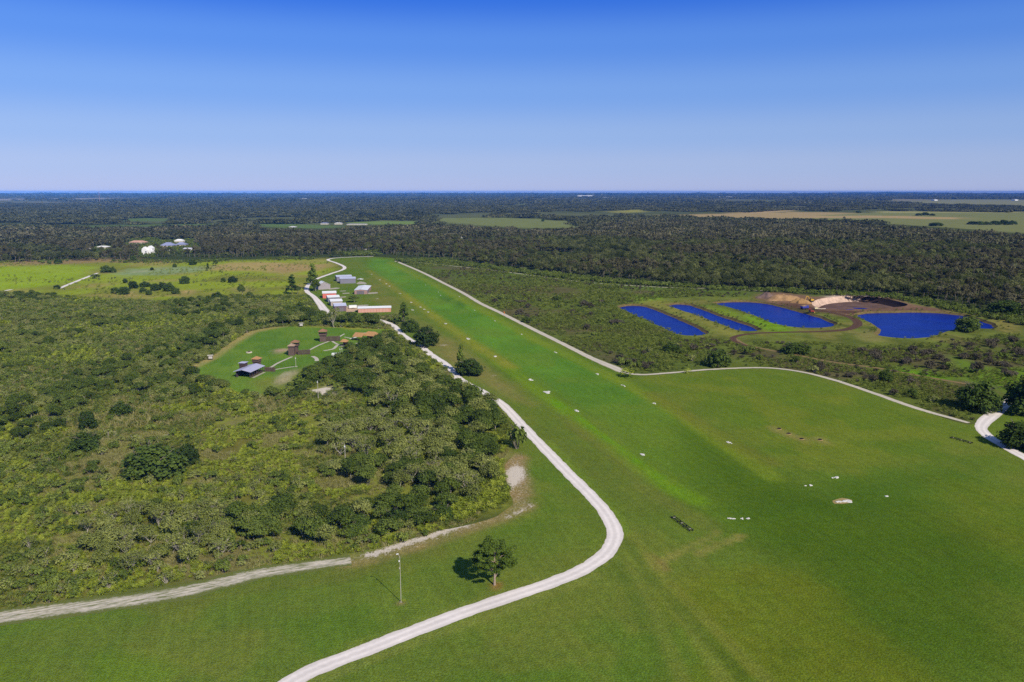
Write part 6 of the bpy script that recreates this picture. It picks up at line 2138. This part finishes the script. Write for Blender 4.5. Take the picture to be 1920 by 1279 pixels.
GL, GRR = 'stone markers along the thicket side of the airstrip', 'stone markers along the path side of the airstrip'
for i, (x, y) in enumerate(((697, 514.5), (712, 525), (724, 532.5), (730, 536.8), (750, 550.5), (771, 567), (774, 581.5), (788, 576), (795, 580), (803, 585.5), (836, 607))):
    marker((x, y), 2.6, 1.4, 'small white stone marker along the far thicket side of the airstrip', 400 + i, GL, None, 5)
marker((878, 635.5), 4.2, 1.4, 'white oblong stone marker on the thicket side, level with the pair of touching towers', 421, GL)
marker((929, 668.5), 3.6, 1.3, 'white oblong stone marker on the thicket side, beyond the lone dark oak', 422, GL)
marker((995, 712.5), 4.0, 1.3, 'white slanted stone marker level with the corner of the sandy path', 423, GL)
marker((1027, 736), 3.2, 2.4, 'broad white stone slab, widest of the markers on the thicket side', 424, GL, None, 7)
marker((1083, 771.5), 3.8, 1.2, 'grey white slanted stone marker at the head of the bright green stripe', 425, GL)
marker((1205, 853), 3.8, 1.0, 'weathered stone marker in the middle of the bright green stripe', 426, GL)
for i, (x, y) in enumerate(((798, 534.5), (822, 548), (826, 554), (861, 556), (890, 582), (928, 602), (978, 627))):
    marker((x, y), 2.2, 1.0, 'small white stone marker along the far path side of the airstrip', 440 + i, GRR, None, 4)
marker((1042, 661), 2.8, 1.0, 'small stone marker near the path where it runs towards its corner', 451, GRR, None, 6)
marker((1121, 702), 2.6, 0.9, 'stone marker on the path side, first one short of the palmetto clump', 452, GRR, None, 6)
marker((1169, 723.5), 4.6, 0.8, 'ragged white stone marker just below the palmetto clump', 453, GRR)
marker((1227, 757), 3.0, 0.9, 'stone marker on the path side in the middle of the dark turf', 454, GRR)
marker((1368, 831), 4.0, 0.9, 'flat grey stone marker by the yellowish band below the small holes', 455, GRR)
marker((1566, 896), 2.6, 1.0, 'bright white stone, highest of the four scattered stones on the open grass', 461, None, 0.3, 6)
marker((1517, 911), 2.2, 0.8, 'small tan and white stone left of the brightest scattered stone', 462, None, 0.3, 5)
marker((1658, 931), 1.7, 1.0, 'single oval white stone lying apart on the open grass', 463, None, 0.1, 2)
marker((1580, 941), 4.6, 1.5, 'largest stone patch with tan earth on the open grass', 464, None, 0.1, 12)
marker((1386, 973), 6.0, 0.7, 'long thin row of white stones beside the dark rails', 465, None, 0.02, 18)
patch('worn_earth', [(1561, 939), (1580, 934), (1598, 938), (1592, 944), (1565, 945)], 0.045, mat_plain('tan_earth', A(160, 142, 92), 0.95, 0.3, 1.5, 0.05), 0.3)


def rails(p0, p1, label, gap):
    a, b_ = P(*p0), P(*p1)
    d = b_ - a
    L = d.length
    o = empty('timber_rails', a, math.atan2(d.y, d.x), label, 'rails', 'pairs of timber rails on the grass')
    dk = mat_plain('weathered_black_timber', (0.045, 0.042, 0.038), 0.9, 0.25, 1.5, 0.1)
    for y in (0, gap):
        MB().box(0, y - 0.09, 0.34, L, y + 0.09, 0.52).build('rail', dk, o)
        for k in range(4):
            x = 0.4 + (L - 0.8) * k / 3
            MB().box(x - 0.12, y - 0.10, -0.05, x + 0.12, y + 0.10, 0.297).build('foot', dk, o)
    for k in range(3):
        x = 1.0 + (L - 2.0) * k / 2
        MB().box(x - 0.08, 0.133, 0.34, x + 0.08, gap - 0.133, 0.48).build('crosspiece', mat_plain('pale_timber', (0.32, 0.29, 0.25), 0.9, 0.2, 1.5, 0.1), o)


rails((1257.5, 970.5), (1294, 997.5), 'two parallel black timber rails on the near grass', 1.0)
rails((1780, 821.5), (1821, 833), 'two parallel black timber rails near the bend of the pale road', 1.1)


def dug_hole(px, label):
    p = P(*px)
    o = empty('dug_hole', (p.x, p.y, 0.03), 0, label, 'hole', 'row of small holes')
    MB().lathe([(1.0, 0.0), (0.85, 0.14), (0.55, 0.16), (0.45, 0.03)], 12).build('tan_rim', mat_plain('rim_earth', A(168, 140, 96), 0.95, 0.3, 2, 0.05), o)
    MB().lathe([(0.85, 0.13), (0.6, 0.30), (0.35, 0.34)], 9).build('dark_inside', mat_plain('hole_black', (0.015, 0.014, 0.013), 0.8, 0.2, 2, 0.2), o)  # raised black form added to stand for the dark inside of the hole


for x, y in ((1461, 804.5), (1479, 813.5), (1503, 823.5), (1537.5, 825)):
    dug_hole((x, y), 'small black hole with a tan rim, one of four on yellowish grass')

# ------------------------------------------------------------------ machines at the pit
YEL = mat_plain('machine_yellow', (0.62, 0.38, 0.04), 0.5, 0.1, 1, 0.3)
BLK = mat_plain('machine_black', (0.03, 0.03, 0.035), 0.7, 0.1, 1, 0.2)
BLUE = mat_plain('truck_blue', (0.05, 0.06, 0.32), 0.4, 0.08, 1, 0.4)
RED = mat_plain('machine_red', (0.55, 0.05, 0.03), 0.5, 0.08, 1, 0.3)


def excavator(px, rz, label):
    o = empty('excavator', P(*px), rz, label, 'excavator')
    for y in (-1.3, 1.3):
        MB().hexa([(-1.9, y - 0.35, 0.1), (1.9, y - 0.35, 0.1), (1.9, y + 0.35, 0.1), (-1.9, y + 0.35, 0.1)], [(-2.2, y - 0.35, 0.9), (2.2, y - 0.35, 0.9), (2.2, y + 0.35, 0.9), (-2.2, y + 0.35, 0.9)]).build('track', BLK, o)
    MB().box(-2.4, -1.4, 1.05, 1.2, 1.4, 2.2).build('body', YEL, o, bevel=0.1)
    MB().box(-2.75, -1.2, 1.1, -2.403, 1.2, 2.3).build('counterweight', BLK, o)
    cb = MB().box(0.1, 0.3, 2.203, 1.5, 1.35, 3.3).build('cab', YEL, o, bevel=0.06)
    MB().box(1.503, 0.4, 2.4, 1.53, 1.25, 3.15).box(0.3, 1.353, 2.5, 1.3, 1.38, 3.15).build('window', BLK, cb)
    MB().tube([(1.0, -0.4, 1.9), (3.0, -0.4, 4.6), (4.8, -0.4, 5.0)], [0.35, 0.34, 0.25], 6).build('boom', YEL, o)
    MB().tube([(4.8, -0.4, 5.1), (6.2, -0.4, 2.2)], [0.26, 0.2], 6).build('arm', YEL, o)
    MB().hexa([(5.7, -1.0, 1.0), (6.6, -1.0, 0.8), (6.6, 0.2, 0.8), (5.7, 0.2, 1.0)], [(5.9, -1.0, 2.2), (6.7, -1.0, 2.1), (6.7, 0.2, 2.1), (5.9, 0.2, 2.2)]).build('bucket', BLK, o)


excavator((1520, 566), R(-150), 'yellow excavator on the pale sand rim of the pit')


def dump_truck(px, rz, label):
    o = empty('dump_truck', P(*px), rz, label, 'truck')
    MB().box(-3.4, -1.1, 0.8, 3.2, 1.1, 1.1).build('chassis', BLK, o)
    MB().hexa([(-3.4, -1.25, 1.103), (1.0, -1.25, 1.103), (1.0, 1.25, 1.103), (-3.4, 1.25, 1.103)], [(-3.7, -1.35, 2.6), (1.2, -1.35, 2.6), (1.2, 1.35, 2.6), (-3.7, 1.35, 2.6)]).build('tipper_body', BLUE, o, bevel=0.05)
    MB().box(-3.3, -1.15, 2.61, 0.9, 1.15, 2.85).build('load', mat_plain('sand_load', A(190, 160, 110), 0.95, 0.3, 1, 0.05), o, bevel=0.1)
    c = MB().hexa([(1.3, -1.15, 1.103), (3.2, -1.15, 1.103), (3.2, 1.15, 1.103), (1.3, 1.15, 1.103)], [(1.3, -1.1, 2.9), (2.7, -1.1, 2.9), (2.7, 1.1, 2.9), (1.3, 1.1, 2.9)]).build('cab', BLUE, o, bevel=0.05)
    MB().hexa([(3.16, -0.95, 1.9), (3.2, -0.95, 1.9), (3.2, 0.95, 1.9), (3.16, 0.95, 1.9)], [(2.8, -0.9, 2.75), (2.84, -0.9, 2.75), (2.84, 0.9, 2.75), (2.8, 0.9, 2.75)]).build('windscreen', BLK, c)
    for x in (-2.4, -1.2, 2.2):
        for y in (-1.1, 1.1):
            MB().tube([(x, y - 0.16, 0.5), (x, y + 0.16, 0.5)], 0.5, 14).build('wheel', BLK, o)


dump_truck((1509, 580), R(25), 'blue tipper truck loaded with sand between two ponds')


def tractor(px, rz, label):
    o = empty('tractor', P(*px), rz, label, 'tractor')
    MB().box(-0.4, -0.45, 0.9, 1.9, 0.45, 1.7).build('bonnet', RED, o, bevel=0.06)
    cb = MB().box(-1.6, -0.8, 0.9, -0.403, 0.8, 2.7).build('cab', BLK, o, bevel=0.05)
    MB().box(-1.75, -0.9, 2.703, -0.3, 0.9, 2.85).build('roof', RED, cb)
    for y in (-1.0, 1.0):
        MB().tube([(-1.0, y - 0.22, 0.85), (-1.0, y + 0.22, 0.85)], 0.85, 16).build('wheel', BLK, o)
        MB().tube([(1.4, y - 0.15, 0.5), (1.4, y + 0.15, 0.5)], 0.5, 14).build('wheel', BLK, o)
    MB().box(2.2, -1.1, 0.2, 2.6, 1.1, 0.9).build('blade', mat_plain('blade_yellow', (0.55, 0.36, 0.08), 0.6, 0.1, 1, 0.2), o)


tractor((1521, 586.5), R(-30), 'red tractor with a blade beside the pond corner')


def pump(px, label):
    o = empty('pump_unit', P(*px), R(15), label, 'pump')
    MB().box(-1.5, -0.7, 0.5, 1.0, 0.7, 1.6).build('housing', mat_plain('cream_housing', (0.72, 0.62, 0.36), 0.6, 0.1, 1, 0.2), o, bevel=0.06)
    for y in (-0.75, 0.75):
        MB().tube([(-0.4, y - 0.12, 0.4), (-0.4, y + 0.12, 0.4)], 0.4, 12).build('wheel', BLK, o)
    MB().tube([(1.0, 0, 0.9), (2.4, 0.1, 0.5), (5.5, 0.6, 0.25), (9.5, 1.4, 0.2)], 0.22, 8).build('hose', mat_plain('pale_hose', (0.66, 0.58, 0.46), 0.8, 0.1, 1, 0.1), o)


pump((1530, 580.5), 'cream coloured pump with a pale hose beside the pit puddle')

# ------------------------------------------------------------------ houses beyond the meadow and far away
PINKR = mat_plain('pink_tile_roof', (0.50, 0.29, 0.22), 0.8, 0.12, 0.6, 0.15)
BLUER = mat_plain('blue_grey_roof', (0.25, 0.27, 0.42), 0.6, 0.08, 0.6, 0.25)
CREAM = mat_plain('cream_wall', (0.66, 0.60, 0.48), 0.8, 0.08, 0.6, 0.15)
WHITEW = mat_plain('white_wall', (0.80, 0.79, 0.77), 0.8, 0.05, 0.6, 0.15)
GLASS = mat_plain('dark_window', (0.03, 0.035, 0.05), 0.2, 0.1, 1, 0.4)


def house(label, px, wpx, dep, h, rise, wall, roof, rz=0.0, cat='house', wings=(), z=0, group=None):
    L = wpx * mpp(px[1])
    o = empty('house', P(px[0] - wpx / 2, px[1]), rz, label, cat, group)
    MB().box(0, 0, 0, L, dep, h).build('wall', wall, o)
    k = 0.7
    r = hip_roof(MB(), -k, -k, L + k, dep + k, h + 0.003, rise, 0.15, max(0.5, L / 2 - dep / 2)).build('roof', roof, o)
    n = max(2, int(L / 4))
    for i in range(n):
        x = L * (i + 0.5) / n
        MB().box(x - 0.7, -0.05, 0.9, x + 0.7, -0.003, min(h - 0.5, 2.3)).build('window', GLASS, o)
    for fx, w_, d_, h_, rs in wings:
        x0 = L * fx
        MB().box(x0, -d_, 0, x0 + w_, -0.06, h_).build('wing', wall, o)
        hip_roof(MB(), x0 - 0.5, -d_ - 0.5, x0 + w_ + 0.5, 0.6, h_ + 0.003, rs, 0.12, 0.4).build('wing_roof', roof, r)
    return o


house('long low house with a pink tiled roof against the pine wood', (257, 458), 30, 12, 3.0, 3.0, CREAM, PINKR, 0, 'house', [(0.60, 9, 6, 3.4, 3.0)])
house('broad house with a blue grey hipped roof and cream walls among trees', (313, 464.5), 24, 14, 3.6, 4.6, CREAM, BLUER, 0, 'house', [(0.3, 8, 4, 3.2, 2.2)])
house('smaller blue grey roofed house right beside the broad one', (338, 462.5), 19, 12, 3.2, 3.6, CREAM, BLUER)
house('cream gabled house behind the two blue grey roofs', (335, 456.5), 16, 9, 4.6, 2.6, CREAM, WHITEW)
house('pale garden shed in front of the broad blue grey roofed house', (315.5, 474.5), 5, 5, 3.4, 1.2, WHITEW, WHITEW, 0, 'shed')


def white_house(px):
    o = empty('house', P(px[0] - 9, px[1]), 0, 'bright white house of stacked gabled blocks standing among dark trees', 'house')
    blocks = [(0, 0, 9, 8, 6, 3), (6, 3, 8, 9, 9, 3), (-2, 5, 7, 7, 7.5, 3), (10, 1, 5, 6, 5, 2)]
    for x, y, w_, d_, h, r in blocks:
        mb = MB()
        vs = [(x, y, 0), (x + w_, y, 0), (x + w_, y, h), (x + w_ / 2, y, h + r), (x, y, h)]
        vs += [(a, y + d_, c) for a, b_, c in vs]
        mb.add(vs, [(4, 3, 2, 1, 0), (5, 6, 7, 8, 9), (0, 1, 6, 5), (1, 2, 7, 6), (2, 3, 8, 7), (3, 4, 9, 8), (4, 0, 5, 9)])
        b_ = mb.build('gabled_block', WHITEW, o)
        MB().box(x + w_ * 0.55, y - 0.05, h * 0.45, x + w_ * 0.8, y - 0.003, h * 0.72).build('window', GLASS, b_)


white_house((275, 477))


def carport(px, wpx, label):
    L = wpx * mpp(px[1])
    o = empty('garage', P(px[0] - wpx / 2, px[1]), 0, label, 'garage')
    MB().box(L * 0.45, 0, 0, L, 7, 3.2).build('wall', WHITEW, o)
    MB().box(0, 5.5, 0, L * 0.447, 7, 3.2).build('back_wall', WHITEW, o)
    MB().box(0.1, 0, 0, 0.4, 0.3, 3.2).build('post', WHITEW, o)
    mb = MB()
    mb.hexa([(-0.4, -0.5, 3.203), (L + 0.4, -0.5, 3.203), (L + 0.4, 7.5, 3.203), (-0.4, 7.5, 3.203)], [(1.0, 3.0, 4.6), (L - 1.0, 3.0, 4.6), (L - 1.0, 4.0, 4.6), (1.0, 4.0, 4.6)])
    mb.build('roof', mat_plain('pale_lilac_roof', (0.62, 0.60, 0.68), 0.6, 0.05, 0.6, 0.2), o)


carport((352, 470.5), 17, 'white garage with a dark open bay at the edge of the houses')
for x, y, wp, lb in ((192, 467, 20, 'pale low building half hidden in trees at the edge of the meadow'), (164, 468, 8, 'small white roof among trees left of the pale low building')):
    house(lb, (x, y), wp, 9, 3.4, 1.4, CREAM, WHITEW)
FARH = [(548, 428.5, 14, 'white farmhouse roof in front of the brown pine wood'), (608, 421, 14, 'dark green roofed barn at the edge of the green field'), (634, 421, 14, 'white two storey house beside the green field'), (669, 422, 38, 'long white fence-like shed roof beside the green field'),
        (975, 408, 12, 'white house at the far edge of the pale green field'), (1016, 408.5, 12, 'small white house among dark trees by the pale green field'), (1229, 424, 7, 'single white roof inside the dark forest'), (908, 439, 14, 'dark roofed house among pines right of the airstrip end'),
        (885, 437, 12, 'rust roofed house among pines beyond the airstrip end'), (866, 450, 16, 'group of pale roofs low in the pine wood beyond the airstrip'), (840, 433, 6, 'tiny white roof in the pine wood'), (802, 431, 8, 'salmon roofed cabin in the pine wood'),
        (704, 443, 8, 'pale roof in the brown pine wood above the track'), (600, 438, 10, 'white roof in the brown pine wood left of the track'), (528, 447, 8, 'white gable in the pine wood beyond the meadow'), (775, 394, 26, 'row of pale roofs in the far wood')]
PALER = mat_plain('pale_roof', (0.58, 0.57, 0.56), 0.7, 0.1, 0.5, 0.15)
for x, y, wp, lb in FARH:
    rm = {'dark': BLUER, 'rust': RUST, 'salmo': PINKR}.get(next((k for k in ('dark', 'rust', 'salmo') if lb.startswith(k)), ''), WHITEW)
    house(lb, (x, y), wp, 12, 3.4 if wp < 30 else 2.2, 1.8 if wp < 30 else 0.8, CREAM, rm if rm is not WHITEW else PALER)
for x, y, wp, h, lb in ((570, 376, 15, 16, 'large white warehouse on the far plain near the horizon'), (1098, 370.3, 30, 26, 'longest white warehouse near the horizon'), (1140, 373, 40, 14, 'low pinkish row of buildings below the longest warehouse'), (500, 375.3, 14, 12, 'white shed on the far plain left of the large warehouse'),
                        (1360, 371.5, 26, 16, 'pale town buildings near the horizon above the forest'), (1484, 373, 12, 14, 'small white building on the far plain'), (1755, 376.5, 6, 12, 'white barn on the far pasture'), (1906, 376.3, 6, 12, 'white barn at the far end of the far pasture'), (1300, 370.5, 30, 14, 'faint grey roofs near the horizon')):
    L = wp * mpp(y)
    o = empty('warehouse', P(x - wp / 2, y), 0, lb, 'building')
    MB().box(0, 0, 0, L, 60, h).build('wall', WHITEW if 'pink' not in lb else PINK_WALL, o)
    hip_roof(MB(), -2, -2, L + 2, 62, h + 0.05, h * 0.18, 0.5, L / 2 - 20).build('roof', WHITEW, o)

# trees and cattle on the far pasture
for x, y, wp, hp, lb in ((1610, 399.5, 10, 5, 'round dark tree standing alone on the far pasture'), (1583, 409, 4, 3, 'tiny bush on the green part of the far pasture'), (1755, 424, 24, 7, 'dark thicket at the forest edge on the pasture'),
                         (1018, 415.5, 6, 5, 'small dark tree in the middle of the pale green field')):
    plant('darkoak', int(x), 'oak_tree', lb, 'tree', x, y, wp, hp, parts=False)
for x, y, wp, hp in ((1722, 404.5, 12, 5), (1735, 404, 14, 6), (1748, 404.5, 10, 4)):
    plant('darkoak', int(x), 'oak_tree', 'grey green tree of the small grove beside the cattle', 'tree', x, y, wp, hp, group='small pasture grove', parts=False)
for x, y, wp, hp in ((1822, 421, 16, 6), (1836, 421.5, 18, 7), (1850, 421.5, 16, 6), (1866, 421.5, 18, 8), (1882, 421.5, 20, 9), (1898, 421.5, 16, 8)):
    plant('darkoak', int(x), 'oak_tree', 'tree of the long grove on the pasture at the far right edge', 'tree', x, y, wp, hp, group='long pasture grove', parts=False)


def cow_mesh():
    """One continuous body: barrel, neck and head, four legs, tail."""
    me = bpy.data.meshes.new('cow_body')
    J = [(-0.9, 0, 1.15, 0.34), (-0.3, 0, 1.1, 0.42), (0.4, 0, 1.12, 0.44), (0.85, 0, 1.2, 0.36), (1.2, 0, 1.15, 0.22), (1.55, 0, 0.85, 0.17), (1.85, 0, 0.62, 0.10),
         (-0.95, 0.25, 0.85, 0.17), (-1.05, 0.25, 0.5, 0.09), (-0.98, 0.25, 0.03, 0.07), (-0.95, -0.25, 0.85, 0.17), (-1.05, -0.25, 0.5, 0.09), (-0.98, -0.25, 0.03, 0.07),
         (0.75, 0.22, 0.8, 0.15), (0.78, 0.22, 0.42, 0.08), (0.75, 0.22, 0.03, 0.07), (0.75, -0.22, 0.8, 0.15), (0.78, -0.22, 0.42, 0.08), (0.75, -0.22, 0.03, 0.07), (-1.22, 0, 1.1, 0.06), (-1.3, 0, 0.6, 0.04)]
    E_ = [(0, 1), (1, 2), (2, 3), (3, 4), (4, 5), (5, 6), (0, 7), (7, 8), (8, 9), (0, 10), (10, 11), (11, 12), (3, 13), (13, 14), (14, 15), (3, 16), (16, 17), (17, 18), (0, 19), (19, 20)]
    me.from_pydata([j[:3] for j in J], E_, [])
    o = bpy.data.objects.new('cow', me)
    C.objects.link(o)
    md = o.modifiers.new('skin', 'SKIN')
    o.modifiers.new('sub', 'SUBSURF').levels = 1
    for i, v in enumerate(me.skin_vertices[0].data):
        v.radius = (J[i][3], J[i][3])
        v.use_root = (i == 1)
    dg = bpy.context.evaluated_depsgraph_get()
    m2 = bpy.data.meshes.new_from_object(o.evaluated_get(dg))
    bpy.data.objects.remove(o)
    m2.materials.clear()
    m2.materials.append(mat_plain('dark_hide', (0.035, 0.022, 0.016), 0.8, 0.2, 1.5, 0.1))
    for p_ in m2.polygons:
        p_.use_smooth = True
    return m2


COW = cow_mesh()
rc = np.random.default_rng(55)
for x, y in [(1799, 404.6), (1803, 405.2), (1806, 404.2), (1808, 405.4), (1811, 404.8), (1815, 405.6), (1818, 404.4), (1822, 404.8), (1785, 405.6), (1781, 406), (1770, 406.2), (1826, 405.8), (1711, 405.6), (1648, 399), (1628, 398.6), (1666, 399.2), (1680, 399.4), (1692, 399.2), (1640, 398.2)]:
    o = bpy.data.objects.new('cow', COW)
    C.objects.link(o)
    o.location = P(x, y)
    o.rotation_euler = (0, 0, rc.uniform(0, 6.28))
    tag(o, 'dark cow grazing on the far pasture', 'cow', 'cattle on the far pasture')


def mast(px, h, label):
    o = empty('radio_mast', P(*px), 0, label, 'mast')
    MB().tube([(0, 0, 0), (0, 0, h)], [1.6, 1.2], 4).build('shaft', mat_plain('mast_steel', (0.35, 0.22, 0.22), 0.7, 0.1, 0.2, 0.2), o)
    mb = MB()
    for a in (0.5, 2.6, 4.7):
        mb.tube([(math.cos(a) * h * 0.4, math.sin(a) * h * 0.4, 0), (0, 0, h * 0.9)], 0.15, 4)
    mb.build('guy_wires', POST, o)


mast((187, 379), 95, 'thin guyed radio mast rising from the far wood')
o = MB()
# low ridge on the horizon
rid = []
n = 40
vs, fs = [], []
for i in range(n + 1):
    x = 10200 + 6000 * i / n
    hgt = 75 * math.sin(math.pi * i / n) ** 0.6 * (0.8 + 0.3 * float(vnoise(np.array([i * 0.35]), np.array([0.0]), 3)[0])) + 1
    for dy, k in ((0, 0.0), (700, 0.85), (1500, 1.0), (3000, 0.0)):
        vs.append((x, 27000 + dy, hgt * k - 1))
for i in range(n):
    for j in range(3):
        a = i * 4 + j
        fs.append((a, a + 4, a + 5, a + 1))
o.v, o.f = vs, fs
tag(o.build('hills', mat_plain('hill_woods', (0.045, 0.060, 0.028), 0.95, 0.4, 0.004, 0.02)), kind='structure')

# ------------------------------------------------------------------ the air: haze over the whole plain
hz = MB().box(-41000, -5000, -6, 41000, 35000, H + 12).build('haze', None or mat_plain('haze', (1, 1, 1)))
tag(hz, 'thin blue haze over the plain', 'haze', None, 'stuff')
hm = hz.data.materials[0]
ht = hm.node_tree
ht.nodes.clear()
pv = ht.nodes.new('ShaderNodeVolumePrincipled')
pv.inputs['Color'].default_value = (0.08, 0.33, 1.0, 1)
pv.inputs['Density'].default_value = 0.00003
pv.inputs['Anisotropy'].default_value = -0.5
mo = ht.nodes.new('ShaderNodeOutputMaterial')
ht.links.new(pv.outputs[0], mo.inputs['Volume'])
print('objects', len(scene.objects), 'single oaks', n_oak, 'verts', sum(len(m.vertices) for m in bpy.data.meshes))
